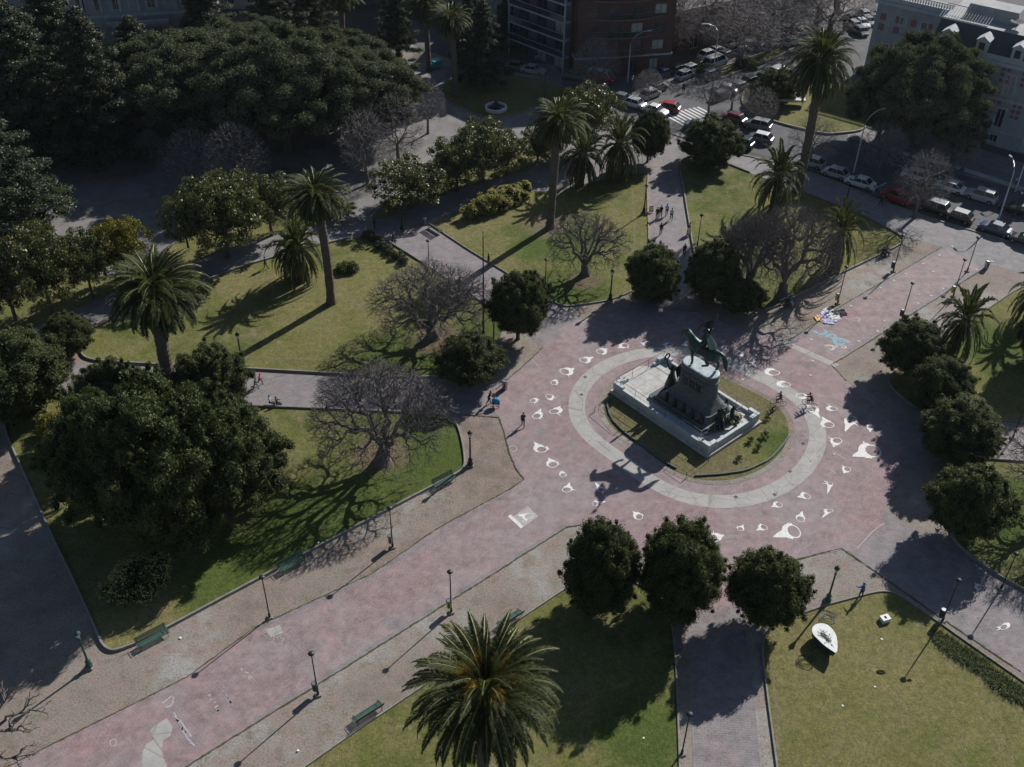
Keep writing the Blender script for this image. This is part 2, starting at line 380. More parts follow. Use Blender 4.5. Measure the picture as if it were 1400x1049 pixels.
# ------------------------------------------------------------------ lawns with their stone kerbs
LAWNS = [
 # (outline in pixels, closed, kerb index ranges)
 ('sw', [(-60, 1180), (380, 1075), (417.7, 1049), (480, 1005), (583, 936), (707.5, 849), (780, 801), (812, 788), (850, 790), (885, 805), (910, 830), (920, 861), (925, 930), (927, 986), (929, 1049), (931, 1180)], (1, 15)),
 ('se', [(1072, 1180), (1062, 1049), (1050, 960), (1043, 901), (1042, 880), (1052, 858), (1072, 846), (1095, 840), (1130, 828), (1190, 812), (1207, 809), (1225, 812), (1252, 830), (1285.6, 853.7), (1330, 885), (1400, 934), (1600, 1070), (1600, 1180)], (0, 16)),
 ('e_south', [(1600, 910), (1400, 808), (1361, 786), (1330, 763), (1305, 742), (1299, 728), (1299, 700), (1303, 660), (1312, 640), (1330, 629), (1355, 629), (1387, 631.5), (1600, 645)], (0, 12)),
 ('e_north', [(1600, 590), (1400, 578), (1352, 575), (1280, 568), (1250, 558), (1222, 535), (1212, 520), (1230, 502), (1286, 466), (1340, 430), (1387, 398), (1430, 380), (1600, 420)], (0, 11)),
 ('ne', [(1100, 264), (1190, 300), (1236, 326), (1232, 335), (1150, 374.5), (1095, 403), (1057, 422), (1040, 425), (1010, 418), (985, 409), (962, 385), (948.7, 347), (941, 300), (935, 262), (928, 225), (940, 214), (987, 222), (1025, 237)], (0, 17)),
 ('nw', [(587.5, 307), (640, 342), (697.5, 377), (745, 406), (767, 419.5), (785, 419), (832, 412), (868, 398), (884, 375), (887, 334), (884.5, 262), (886, 236), (850, 240), (760, 262), (720, 262), (650, 285), (610, 296)], (0, 11)),
 ('w_north', [(520, 324.5), (592.5, 369.5), (650, 408), (685, 432), (692, 447), (680, 470), (655, 500), (620, 516), (560, 517), (500, 514.5), (350, 506), (312, 504), (220, 500), (128, 494), (112, 488), (108, 470), (128, 449), (240, 400), (330, 366), (415, 341), (480, 326)], (0, 20)),
 ('w_south', [(12, 548), (7.5, 570), (7.5, 591), (40, 664), (75, 741), (97, 786), (128, 854), (140, 884), (155, 892.5), (188, 880), (227, 860), (365, 786), (490, 719), (590, 666.5), (617, 653), (632, 644), (636, 635), (633, 610), (627, 585), (618, 573), (600, 567), (435, 560), (350, 556.5), (200, 552), (40, 542)], (1, 23)),
 ('fountain', [(613, 140), (657.5, 160), (672, 163), (700, 159), (727, 150), (765, 140), (800, 130), (745, 110), (650, 96), (615, 108), (600, 125)], (0, 6)),
 ('magnolia', [(505, 300), (540, 268), (600, 246), (700, 210), (745, 192), (765, 205), (740, 226), (690, 242), (620, 262), (560, 285), (525, 300)], (0, 3)),
 ('magnolia', [(205, 372), (235, 335), (300, 306), (400, 275), (470, 270), (490, 285), (430, 305), (330, 335), (260, 360)], (0, 3)),
 ('far_left', [(-60, 440), (0, 405), (60, 380), (120, 372), (190, 385), (110, 420), (40, 450), (-60, 500)], (0, 3)),
]
for nm, pl, (k0, k1) in LAWNS:
    pts = smooth_px(pl, 1, True)
    sheet('lawn', pts, 0.075, 'lawn')
    kp = smooth_px(pl[k0:k1 + 1], 2)
    P3 = [G(x, y) for x, y in kp]
    mb = MB(); w, h = 0.18, 0.28 if nm != 'fountain' else 0.2
    if nm in ('sw', 'se', 'e_north', 'nw'): w = 0.15; h = 0.2
    L, R = [], []
    for i, p in enumerate(P3):
        d = (P3[min(i + 1, len(P3) - 1)] - P3[max(i - 1, 0)]).normalized(); n_ = Vector((-d.y, d.x, 0))
        L.append(p + n_ * w / 2); R.append(p - n_ * w / 2)
    vs = []
    for l, r in zip(L, R): vs += [(l.x, l.y, 0), (l.x, l.y, h - .02), (l.x + (r.x - l.x) * .1, l.y + (r.y - l.y) * .1, h), (r.x + (l.x - r.x) * .1, r.y + (l.y - r.y) * .1, h), (r.x, r.y, h - .02), (r.x, r.y, 0)]
    fs = []
    for i in range(len(P3) - 1):
        for k in range(5): fs.append((i * 6 + k, i * 6 + k + 1, i * 6 + 7 + k, i * 6 + 6 + k))
    fs += [(5, 4, 3, 2, 1, 0), tuple(len(vs) - 6 + k for k in range(6))]
    mb.add(vs, fs); struct(mb.build('kerb', 'kerb_stone'))
# street kerb along the sidewalk and round the green island of the square beyond
def kerb_line(pts, w=0.25, h=0.14, mat='kerb_stone'):
    P3 = [G(x, y) for x, y in pts]; mb = MB(); vs = []; fs = []
    for i, p in enumerate(P3):
        d = (P3[min(i + 1, len(P3) - 1)] - P3[max(i - 1, 0)]).normalized(); n_ = Vector((-d.y, d.x, 0)) * w / 2
        for q, z in ((p + n_, 0), (p + n_, h), (p - n_, h), (p - n_, 0)): vs.append((q.x, q.y, z))
    for i in range(len(P3) - 1):
        for k in range(3): fs.append((i * 4 + k, i * 4 + k + 1, i * 4 + 5 + k, i * 4 + 4 + k))
    mb.add(vs, fs); return struct(mb.build('kerb', mat))
kerb_line([(905, 179), (985, 206), (1060, 222), (1130, 244), (1205, 276), (1285, 303), (1350, 322), (1500, 365)])
isl = smooth_px([(1012, 142), (1020, 120), (1050, 105), (1100, 100), (1160, 120), (1200, 150), (1180, 180), (1130, 185), (1075, 172), (1035, 160)], 2, True)
sheet('lawn', isl, 0.03, 'lawn'); kerb_line(isl + [isl[0]], 0.3, 0.3)
med = smooth_px([(960, 112), (985, 108), (1060, 80), (1090, 64), (1080, 60), (1000, 88), (955, 104)], 1, True)
sheet('lawn', med, 0.03, 'lawn'); kerb_line(med + [med[0]], 0.25, 0.2)
sheet('sidewalk', [(925, 118), (1000, 86), (1180, 6), (1200, -40), (1165, -40), (1100, 20), (1000, 66), (905, 100), (880, 112)], 0.016, 'pavement')
sheet('sidewalk', [(1150, 160), (1240, 175), (1330, 200), (1480, 250), (1500, 300), (1400, 262), (1300, 235), (1230, 210), (1160, 188)], 0.016, 'pavement')
# concrete patch where the brick has gone, inspection covers, edging course of the diagonal path
sheet('concrete_patch', [(578 / 4 + 84, 982), (236, 995), (233.5, 1006), (223, 1013), (221, 1027), (225, 1039), (232, 1060), (193, 1060), (195, 1028), (200, 1018), (211, 1011), (204, 1000), (213, 992)], 0.042, 'concrete')
sheet('brick_edging', [(350, 989), (475, 911), (673, 786), (775, 721), (772, 717), (670, 781), (472, 905), (346, 982)], 0.041, 'brick_grey')
sheet('brick_edging', [(348, 858.7), (510, 784), (697.5, 669), (700, 673), (513, 788), (352, 863)], 0.041, 'brick_grey')
sheet('brick_edging', [(1157.5, 487), (1240, 434), (1342, 369.5), (1338, 366), (1236, 430), (1151, 484)], 0.041, 'brick_grey')
sheet('brick_edging', [(1077, 467), (1150, 419), (1290, 337), (1294, 340), (1155, 422), (1083, 469)], 0.041, 'brick_grey')
sheet('brick_edging', [(1066, 462), (1148, 499), (1141, 503), (1062, 467)], 0.043, 'concrete')

def weeds(pts, w=0.10):
    rw = random.Random(len(pts) * 7 + int(pts[0][0])); P3 = [G(x, y) for x, y in pts]; mb = MB(); vs = []; q = []
    for a, b in zip(P3[:-1], P3[1:]):
        n = max(1, int((b - a).length / .3)); q += [(a.lerp(b, k / n), (b - a).normalized()) for k in range(n)]
    for p, d in q:
        n_ = Vector((-d.y, d.x, 0)); a, b = rw.uniform(.1, 1) * w, rw.uniform(.1, 1) * w; vs += [(*(p + n_ * a).xy, .056), (*(p - n_ * b).xy, .056)]
    mb.add(vs, [(2 * i, 2 * i + 1, 2 * i + 3, 2 * i + 2) for i in range(len(q) - 1)]); return struct(mb.build('grass_seam', 'seam_grass'))
simple('seam_grass', (.075, .075, .035), .95, var=.6, scale=4)
for pl_ in ([(-60, 1082), (0, 1054), (125, 991.5), (256, 926), (348, 858.7), (510, 784), (600, 721.5), (697.5, 669), (717, 656), (706, 642), (697, 621), (687, 584), (682, 571), (632, 567.5)], [(188, 1090), (350, 989), (475, 911), (673, 786), (775, 721), (800, 718)],
            [(1087, 766), (1150, 750), (1200, 784), (1270, 834), (1400, 922)], [(1342, 369.5), (1240, 434), (1157.5, 487), (1136, 499), (1160, 524)], [(1077, 467), (1150, 419), (1290, 337)], [(742, 476), (722, 495), (700, 514), (676, 535)]): weeds(pl_)

def track(pts, w, z, mat, name):
    rw = random.Random(int(pts[0][0])); P3 = [G(x, y) for x, y in smooth_px(pts, 2)]; mb = MB(); vs = []; q = []
    for a, b in zip(P3[:-1], P3[1:]):
        n = max(1, int((b - a).length / .25)); q += [(a.lerp(b, k / n), (b - a).normalized()) for k in range(n)]
    for p, d in q:
        n_ = Vector((-d.y, d.x, 0)); a, b = rw.uniform(.2, 1) * w, rw.uniform(.2, 1) * w; vs += [(*(p + n_ * a).xy, z), (*(p - n_ * b).xy, z)]
    mb.add(vs, [(2 * i, 2 * i + 1, 2 * i + 3, 2 * i + 2) for i in range(len(q) - 1)]); return struct(mb.build(name, mat))
simple('worn_soil', (.17, .145, .085), .95, var=.35, scale=3)
track([(640, 326), (700, 362), (752, 395)], .14, .079, 'worn_soil', 'worn_track'); track([(620, 306), (690, 346), (760, 388)], .12, .079, 'worn_soil', 'worn_track')
track([(1062, 1040), (1064, 980), (1052, 900)], .22, .079, 'worn_soil', 'worn_track'); track([(310, 488), (420, 492), (560, 500)], .14, .079, 'worn_soil', 'worn_track'); track([(865, 262), (868, 330), (858, 390)], .16, .079, 'worn_soil', 'worn_track')
sheet('paving_repair', [(1176, 742), (1194, 726), (1210, 733), (1192, 750)], 0.040, 'brick_grey'); sheet('paving_repair', [(724, 588), (740, 582), (752, 592), (736, 598)], 0.040, 'brick_grey')
sheet('paving_repair', [(778, 598), (792, 612), (784, 618), (771, 603)], 0.040, 'brick_grey'); sheet('paving_repair', [(363, 862), (382, 855), (388, 866), (370, 872)], 0.0425, 'concrete'); sheet('paving_repair', [(520, 850), (548, 838), (560, 852), (533, 864)], 0.040, 'brick_grey')

# ------------------------------------------------------------------ painted marks on the paving
def px_poly_mesh(name, strips, mat, z=0.047):
    """strips: list of (outer loop, inner loop) in pixels, or (loop, None)"""
    bm = bmesh.new()
    for outer, inner in strips:
        if inner is None:
            f = bm.faces.new([bm.verts.new((*G(x, y).xy, z)) for x, y in outer])
        else:
            o = [bm.verts.new((*G(x, y).xy, z)) for x, y in outer]; i_ = [bm.verts.new((*G(x, y).xy, z)) for x, y in inner]
            for k in range(len(o)): j = (k + 1) % len(o); bm.faces.new((o[k], o[j], i_[j], i_[k]))
    bmesh.ops.triangulate(bm, faces=bm.faces[:]); bm.normal_update()
    for f in bm.faces:
        if f.normal.z < 0: f.normal_flip()
    me = bpy.data.meshes.new(name); bm.to_mesh(me); bm.free(); me.materials.append(MATS[mat])
    return struct(link(name, me))
def angdiff(a, b): return (a - b + math.pi) % (2 * math.pi) - math.pi
def scarf(cx, cy, a, b, rot, tx, ty, kx, ky, grow=1.46, z=0.049):
    """a white headscarf seen from above: an oval opening, the cloth drawn to a point, two knotted tails"""
    th = RAD(rot); n = 72; outer, inner = [], []
    def ell(t, s=1.0):
        c, s_ = math.cos(t - th), math.sin(t - th); return s / math.sqrt((c / a) ** 2 + (s_ / b) ** 2)
    aT = math.atan2(ty - cy, tx - cx); RT = math.hypot(tx - cx, ty - cy)
    aK = math.atan2(ky - cy, kx - cx); RK = math.hypot(kx - cx, ky - cy)
    def spike(t, at, R, D):
        d = angdiff(t, at)
        if abs(d) >= D: return 0
        re = ell(at + (D if d > 0 else -D), grow * (1.0 if D < .5 else 1.08))
        # polar form of the straight edge from the tip (R, at) to (re, at +- D), pulled in a little like cloth
        x0, y0 = R, 0; x1, y1 = re * math.cos(D), re * math.sin(D)
        c, s_ = math.cos(abs(d)), math.sin(abs(d))
        den = c * (y1 - y0) - s_ * (x1 - x0)
        fr = abs(d) / D
        return (x0 * (y1 - y0) - y0 * (x1 - x0)) / den * (1 - .20 * math.sin(math.pi * fr) ** 1.2) if abs(den) > 1e-6 else 0
    for k in range(n):
        t = 2 * math.pi * k / n
        ro = max(ell(t, 1.13 + (grow - 1.13) * 2.6 * max(0.0, math.cos(t - aT)) ** 1.5), spike(t, aT, RT, RAD(70)))
        for off, w in ((RAD(10), RAD(9)), (RAD(-12), RAD(9))): ro = max(ro, spike(t, aK + off, RK * (1.12 if off > 0 else 0.95), w))
        outer.append((cx + ro * math.cos(t), cy + ro * math.sin(t)))
        ri = ell(t, .95)
        inner.append((cx + ri * math.cos(t), cy + ri * math.sin(t)))
    px_poly_mesh('painted_headscarf', [(outer, inner)], 'white_paint', z)
SCARVES = [(820.8, 481.2, 5, 3, 15, 831.2, 477.4, 826, 486), (854.5, 472.9, 4.5, 2.6, 5, 844, 476.6, 860.5, 477), (884.5, 470, 3.6, 2.4, 0, 875, 469.3, 887, 465.5),
 (798, 492.9, 5.2, 3, 8, 813, 488.3, 805.5, 498), (772.2, 508.6, 6.4, 3.7, 15, 786.5, 504, 780, 515), (757, 524, 3.8, 2.5, 5, 762, 519.5, 764, 527), (750.7, 542.6, 4.2, 2.9, 0, 755, 548.5, 760, 542.6),
 (728.6, 548.6, 3.8, 2.4, -8, 738, 546.5, 732.5, 554), (733.6, 569.4, 5.5, 3.2, -8, 740, 558.8, 743.5, 574.5), (757.9, 563, 6.4, 2.8, -6, 767, 555, 770, 568.5),
 (740.6, 615, 6.8, 3.8, 0, 729.5, 604.3, 752, 612.6), (756, 635.8, 6.2, 3.7, -4, 749.5, 626, 766, 633.3), (769.6, 650.3, 3.6, 2.7, 0, 767, 644, 776.3, 649.6), (774.8, 670.3, 5.8, 3.2, 0, 779, 659.5, 787, 668),
 (822, 670.3, 3.8, 2.6, 0, 812.5, 659, 828, 666), (813, 689.3, 3.4, 2.6, 0, 830.5, 685.7, 814.4, 680), (873.7, 707.2, 4.6, 3.7, 0, 864.5, 699.5, 880.5, 703), (974, 736, 6.5, 4.5, 0, 991.5, 732, 974, 726),
 (1012, 723.9, 3.7, 2.4, 15, 1016.8, 717.5, 1005, 719.3), (1044.4, 721.5, 4.8, 2.9, 25, 1033, 726.2, 1037.4, 716.6), (1085, 727.2, 9.8, 6.8, 38, 1055.3, 734.8, 1077.3, 715.5), (1065, 690.7, 4.6, 2.8, 20, 1053.5, 693.6, 1059.5, 686.4),
 (1094.3, 710.3, 5.3, 3.3, 18, 1096.8, 698.8, 1086.6, 705.4), (1102.9, 678.9, 5, 3, 28, 1089, 680.2, 1096, 674), (1134.3, 698.8, 4.5, 2.0, -4, 1122.3, 710, 1121.5, 698), (1135, 661.7, 3.6, 1.9, 10, 1131, 676.5, 1120, 658.4),
 (1158.4, 642, 4.7, 2.8, 15, 1152.4, 648.3, 1147, 637), (1193, 617.2, 11, 7, 22, 1163.2, 624.6, 1174.5, 605), (1144.4, 603, 6.2, 3.6, 5, 1138.5, 612.4, 1131, 600.6), (1133, 581.5, 6.8, 3.6, 4, 1123.2, 569.6, 1119, 583.2),
 (1163.5, 574.3, 6.5, 4.6, 0, 1154.5, 592, 1174, 581.8), (1190, 584.3, 3.8, 2.4, 0, 1189.2, 592, 1184, 581.7), (1139.3, 559.4, 5.2, 2.2, 8, 1129.7, 560.6, 1129, 553.4), (1094.3, 541.3, 5.5, 2.7, 0, 1100, 547, 1102, 543),
 (1073.8, 526.2, 6.5, 2.8, 4, 1063, 522.4, 1066.5, 528.6), (1058, 510, 7.5, 3.3, 4, 1047, 502.5, 1052.6, 516), (1026, 493.4, 4.2, 2.1, 15, 1035, 504, 1021, 498.4), (1007.5, 483, 5, 2.6, 5, 1018, 488.4, 1003, 486.5),
 (943.6, 470.4, 4.6, 2.8, 0, 930, 472.4, 948, 474), (915.4, 472, 4, 2.2, 0, 904, 471.6, 912, 476), (993, 476, 4, 2, 0, 985, 478, 998, 479), (1110, 559, 6, 4, 10, 1121, 572, 1102, 556), (1341, 804, 5, 2.6, 0, 1331, 797, 1332, 805), (1372, 858, 5, 3, -20, 1379, 852, 1358, 861)]
for s_ in SCARVES: scarf(*s_, z=0.051)
# square plaque with its scarf
px_poly_mesh('painted_plaque', [([(699, 708.5), (721.5, 692.5), (735.8, 706.5), (715, 721)], None)], 'grey_plaque', 0.042)
px_poly_mesh('painted_plaque_border', [([(694.3, 706.5), (698, 704), (715.5, 720.5), (712.2, 723.2)], None)], 'white_paint', 0.0465)
scarf(722.5, 706.5, 5.6, 3.6, -20, 706.5, 704.5, 714, 717, 1.3, 0.0495)
# chalk and paint writing: pale turquoise letters, stars, rings, squares
def ribbon(pts, w, mat, z=0.0485, name='painted_letter'):
    pts = smooth_px(pts, 1); mb = MB(); P3 = [G(x, y) for x, y in pts]; vs = []
    for i, p in enumerate(P3):
        d = (P3[min(i + 1, len(P3) - 1)] - P3[max(i - 1, 0)]).normalized(); n_ = Vector((-d.y, d.x, 0)) * w / 2
        vs += [(p.x + n_.x, p.y + n_.y, z), (p.x - n_.x, p.y - n_.y, z)]
    mb.add(vs, [(2 * i, 2 * i + 1, 2 * i + 3, 2 * i + 2) for i in range(len(P3) - 1)])
    return struct(mb.build(name, mat))
def q7(l): return [(1090 + x / 6.995, 380 + y / 6.995) for x, y in l]
ribbon(q7([(160, 508), (185, 532), (225, 545), (262, 540), (278, 520), (255, 500)]), 0.42, 'blue_paint')
ribbon(q7([(272, 572), (300, 548), (345, 545), (368, 565), (345, 582), (312, 570)]), 0.40, 'blue_paint', 0.0486)
ribbon(q7([(500, 622), (450, 600), (400, 582), (360, 590), (352, 618), (385, 645), (420, 640), (440, 618), (400, 608)]), 0.52, 'blue_paint', 0.0487)
ribbon(q7([(262, 655), (310, 648), (352, 660), (345, 688), (310, 690)]), 0.34, 'chalk', 0.0488)
ribbon(q7([(330, 655), (365, 672), (372, 650)]), 0.34, 'chalk', 0.0489)
ribbon(q7([(425, 655), (465, 655), (462, 676), (430, 676), (425, 655)]), 0.22, 'chalk', 0.0488)
ribbon(q7([(555, 392), (575, 380), (598, 398), (592, 418), (562, 416)]), 0.12, 'chalk', 0.0488)
def ringmark(cx, cy, r, w=0.1, mat='chalk', sides=14, name='painted_ring'):
    c = G(cx, cy); mb = MB(); vs = []
    for k in range(sides):
        t = 2 * math.pi * k / sides
        for q in (r - w / 2, r + w / 2): vs.append((c.x + q * math.cos(t), c.y + q * math.sin(t), 0.0475))
    mb.add(vs, [(2 * k, 2 * k + 1, 2 * ((k + 1) % sides) + 1, 2 * ((k + 1) % sides)) for k in range(sides)])
    return struct(mb.build(name, mat))
ringmark(701, 614, 0.42)
def star(cx, cy, r):
    c = G(cx, cy); pts = []
    for k in range(12): t = math.pi * k / 6; q = r if k % 2 == 0 else r * 0.58; pts.append((c.x + q * math.cos(t + .3), c.y + q * math.sin(t + .3)))
    mb = MB(); vs = []
    for k in range(12):
        for s_ in (1.0, 0.84): vs.append((c.x + (pts[k][0] - c.x) * s_, c.y + (pts[k][1] - c.y) * s_, 0.0475))
    mb.add(vs, [(2 * k, 2 * k + 1, 2 * ((k + 1) % 12) + 1, 2 * ((k + 1) % 12)) for k in range(12)]); struct(mb.build('painted_star', 'chalk'))
star(380, 876.5, 0.62)
ribbon([(150, 1014), (158, 1010), (160, 1018), (152, 1022), (150, 1014)], 0.08, 'chalk', name='painted_square')
for pts in ([(222, 962), (238, 950), (236, 965), (226, 968)], [(238, 975), (246, 992)], [(250, 1000), (258, 1012), (266, 1020)], [(246, 985), (256, 1000), (262, 1008)]):
    ribbon(pts, 0.13, 'chalk', 0.0477)
rw = random.Random(4)
for (x0, y0, x1, y1, n_, mt) in ((300, 932, 318, 968, 7, 'mauve_paint'), (285, 950, 300, 975, 5, 'chalk'), (236, 976, 268, 1024, 8, 'mauve_paint'), (330, 912, 345, 930, 3, 'chalk'), (1042, 686, 1068, 672, 7, 'chalk'), (1100, 640, 1122, 622, 6, 'chalk')):
    for k in range(n_):      # small scrawled letters nobody can read
        t = (k + .5) / n_; x, y = x0 + (x1 - x0) * t, y0 + (y1 - y0) * t
        ribbon([(x + rw.uniform(-3, 3), y + rw.uniform(-3, 3)) for _ in range(3)], 0.12, mt, 0.0475 + 0.0002 * k)
ribbon([(1023, 689), (1046, 677)], 0.09, 'chalk', 0.0497, 'painted_stroke'); ribbon([(1025, 692), (1050, 680)], 0.09, 'chalk', 0.0497, 'painted_stroke')
ribbon([(1101, 637), (1116, 619)], 0.09, 'chalk', 0.0497, 'painted_stroke'); ribbon([(1104, 639), (1120, 621)], 0.09, 'chalk', 0.0497, 'painted_stroke')
for a_, b_ in (((728, 493), (736, 501)), ((1138, 617), (1155, 628)), ((1132, 640), (1143, 648)), ((1148, 431), (1158, 437)), ((1172, 750), (1192, 728)), ((719, 536), (726, 542)), ((1192, 728), (1208, 716))):
    ribbon([a_, b_], 0.07, 'chalk', 0.0474, 'painted_stroke')
for x, y in ((1222, 384), (1204, 394), (1186, 405), (1163, 418.6), (1273, 405), (1255, 415), (1232.6, 425.5), (1208.6, 439), (1174, 467), (1121, 489), (1200, 453.6), (1302, 338), (1284, 349.5), (1276, 372), (1262, 361), (1313, 381), (1238, 375), (1289, 395), (1335, 369), (1356, 358), (1111, 494), (1108, 513.6), (1015, 519.5), (1109, 465)):
    c = G(x, y); mb = MB(); mb.lathe([(0.2, 0), (0.17, 0.03)], (c.x, c.y, 0.034), 10); struct(mb.build('ground_stud', 'chalk'))
for x, y in ((800, 516), (795, 540), (1098, 607), (1080, 645), (1059, 677), (1006, 680), (448, 816)):  # last one paints the disc lamp's head shadow as a dark square
    c = G(x, y); mb = MB(); mb.box((c.x, c.y, 0.05), (0.34, 0.34, 0.012), RAD(40)); struct(mb.build('cover_and_shadow_mark', 'asphalt'))
# zebra crossing
a0, a1 = G(905, 156), G(956, 146); b0 = G(934, 172)
for k in range(9):
    t = k / 8.6; p = a0.lerp(a1, t); q = p + (b0 - a0); w_ = (a1 - a0) / 8.6 * 0.45
    mb = MB(); mb.add([(p.x, p.y, .0112), (p.x + w_.x, p.y + w_.y, .0112), (q.x + w_.x, q.y + w_.y, .0112), (q.x, q.y, .0112)], [(0, 1, 2, 3)]); o_ = mb.build('crossing_stripe', 'white_paint'); struct(o_)
for x0, y0, x1, y1 in ((1188, 262, 1212, 250), (1165, 248, 1182, 240), (1280, 236, 1320, 250)):
    ribbon([(x0, y0), (x1, y1)], 0.15, 'white_paint', 0.022, 'road_line')
# ------------------------------------------------------------------ vegetation
leaf_mat('leaf_dark', (0.055, 0.072, 0.028), (0.110, 0.128, 0.044), (0.13, 0.11, 0.03), 0.06, 0.2, 0.6, 0.18)
leaf_mat('leaf_ficus', (0.085, 0.102, 0.064), (0.155, 0.170, 0.104), (0.12, 0.11, 0.06), 0.06, 0.16, 0.7, 0.12)
leaf_mat('leaf_conifer', (0.030, 0.042, 0.024), (0.070, 0.086, 0.046), None, 0, 0.1)
leaf_mat('leaf_magnolia', (0.045, 0.062, 0.020), (0.13, 0.15, 0.055), (0.20, 0.16, 0.05), 0.12, 0.25, 0.42, 0.45, 0.6)
leaf_mat('leaf_yellow', (0.11, 0.11, 0.02), (0.24, 0.22, 0.04), (0.30, 0.25, 0.03), 0.2, 0.3)
leaf_mat('leaf_hedge', (0.36, 0.34, 0.12), (0.62, 0.56, 0.25), (0.16, 0.17, 0.06), 0.15, 0.35)
leaf_mat('leaf_bush', (0.055, 0.074, 0.028), (0.115, 0.140, 0.050), (0.14, 0.13, 0.04), 0.05, 0.22, 0.55, 0.22)
leaf_mat('palm_leaf', (0.030, 0.045, 0.014), (0.105, 0.125, 0.042), (0.22, 0.17, 0.06), 0.02, 0.36, 0.62, 0.22, 0.5)
leaf_mat('palm_dry', (0.13, 0.085, 0.035), (0.28, 0.19, 0.07), None, 0, 0.3)
leaf_mat('palm_fruit', (0.42, 0.25, 0.04), (0.75, 0.48, 0.10), None, 0, 0.15)
simple('bark', (0.085, 0.068, 0.055), 0.9, var=0.4, scale=6, bmp=0.5)
simple('bark_grey', (0.125, 0.108, 0.10), 0.9, var=0.35, scale=5, bmp=0.5)
simple('twig_grey', (0.15, 0.132, 0.13), 0.9, var=0.3, scale=2)
simple('twig_brown', (0.24, 0.215, 0.205), 0.9, var=0.3, scale=2)
simple('palm_trunk', (0.115, 0.092, 0.075), 0.95, var=0.45, scale=7, bmp=0.7)
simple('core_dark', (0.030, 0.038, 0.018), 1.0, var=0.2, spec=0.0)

def unit(v): return v / (np.linalg.norm(v, axis=-1, keepdims=True) + 1e-9)
def leaf_quads(rng, P, Nn, size, aspect=0.6):
    """diamond leaves at P whose faces look along Nn"""
    n = len(P); r = unit(rng.normal(size=(n, 3))); t = unit(np.cross(Nn, r)); b = np.cross(Nn, t)
    s = size * rng.uniform(0.6, 1.35, (n, 1))
    V = np.empty((n, 4, 3)); V[:, 0] = P - t * s; V[:, 1] = P + b * s * aspect; V[:, 2] = P + t * s; V[:, 3] = P - b * s * aspect
    return V.reshape(-1, 3)
ICO = None
def ico():
    global ICO
    if ICO is None:
        bm = bmesh.new(); bmesh.ops.create_icosphere(bm, subdivisions=2, radius=1.0)
        ICO = (np.array([v.co[:] for v in bm.verts]), [[v.index for v in f.verts] for f in bm.faces]); bm.free()
    return ICO
def crown_mesh(name, seed, balls, n, size, mat, core=0.72, up=0.25, aspect=0.62, shell=0.22, tuft=0.0):
    """foliage: leaves spread over many sprays (balls: x, y, z, r, squash); a few dark inner masses close the middle"""
    rng = np.random.default_rng(seed); B = np.array(balls, float)
    C = B[:, :3]; R = B[:, 3]; SQ = B[:, 4]; mid = C.mean(0)
    w = R ** 2; k = rng.choice(len(B), n, p=w / w.sum())
    out = unit(C[k] - mid + 1e-3)
    d = unit(rng.normal(size=(n, 3)) + out * 0.75 + np.array([0, 0, up]))
    rad = R[k] * (1.03 - shell * np.abs(rng.normal(size=n)))
    if tuft: rad *= 1 + tuft * np.sin(d[:, 0] * 9 + k) * np.sin(d[:, 1] * 8 + k * 2) * np.sin(d[:, 2] * 7)
    off = d * rad[:, None]; off[:, 2] *= SQ[k]
    P = C[k] + off
    ok = P[:, 2] > 0.15; P = P[ok]; d = d[ok]
    Nn = unit(d * 0.8 + rng.normal(size=P.shape) * 0.75)
    V = leaf_quads(rng, P, Nn, size, aspect); m_ = len(V) // 4
    F = np.arange(m_ * 4).reshape(-1, 4)
    me = np_mesh(name, V, F, mat)
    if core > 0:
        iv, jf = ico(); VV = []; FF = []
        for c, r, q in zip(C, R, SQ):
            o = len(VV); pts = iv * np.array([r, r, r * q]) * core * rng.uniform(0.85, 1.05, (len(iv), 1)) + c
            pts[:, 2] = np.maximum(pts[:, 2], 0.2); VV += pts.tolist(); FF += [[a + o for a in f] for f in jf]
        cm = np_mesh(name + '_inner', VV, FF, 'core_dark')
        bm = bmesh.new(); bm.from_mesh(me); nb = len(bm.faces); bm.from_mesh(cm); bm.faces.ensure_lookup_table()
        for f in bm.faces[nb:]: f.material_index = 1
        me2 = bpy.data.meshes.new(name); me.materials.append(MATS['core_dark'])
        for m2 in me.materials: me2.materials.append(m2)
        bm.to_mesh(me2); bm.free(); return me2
    return me
def dome_balls(seed, rx, ry, z0, z1, r, n, squash=0.85, fill=0.5, pointy=0.0, lump=0.12):
    rng = random.Random(seed); zc = (z0 + z1) / 2; hz = (z1 - z0) / 2; out = []
    for i in range(n):
        t = math.acos(1 - 2 * (i + .5) / n); ph = i * 2.39996 + rng.uniform(-.2, .2)
        k = 1 + rng.uniform(-lump, lump * 0.7)
        sx = math.sin(t) * (1 - pointy * max(0, math.cos(t)))
        rr = r * rng.uniform(0.75, 1.2)
        out.append((math.cos(ph) * sx * (rx - rr * .6) * k, math.sin(ph) * sx * (ry - rr * .6) * k, zc + math.cos(t) * (hz - rr * .6) * k, rr, squash))
    for i in range(int(n * fill)):
        t = rng.uniform(0, 6.283); q = rng.uniform(0, .55); out.append((math.cos(t) * rx * q, math.sin(t) * ry * q, zc + rng.uniform(-.5, .5) * hz, r * 1.25, 1))
    return out
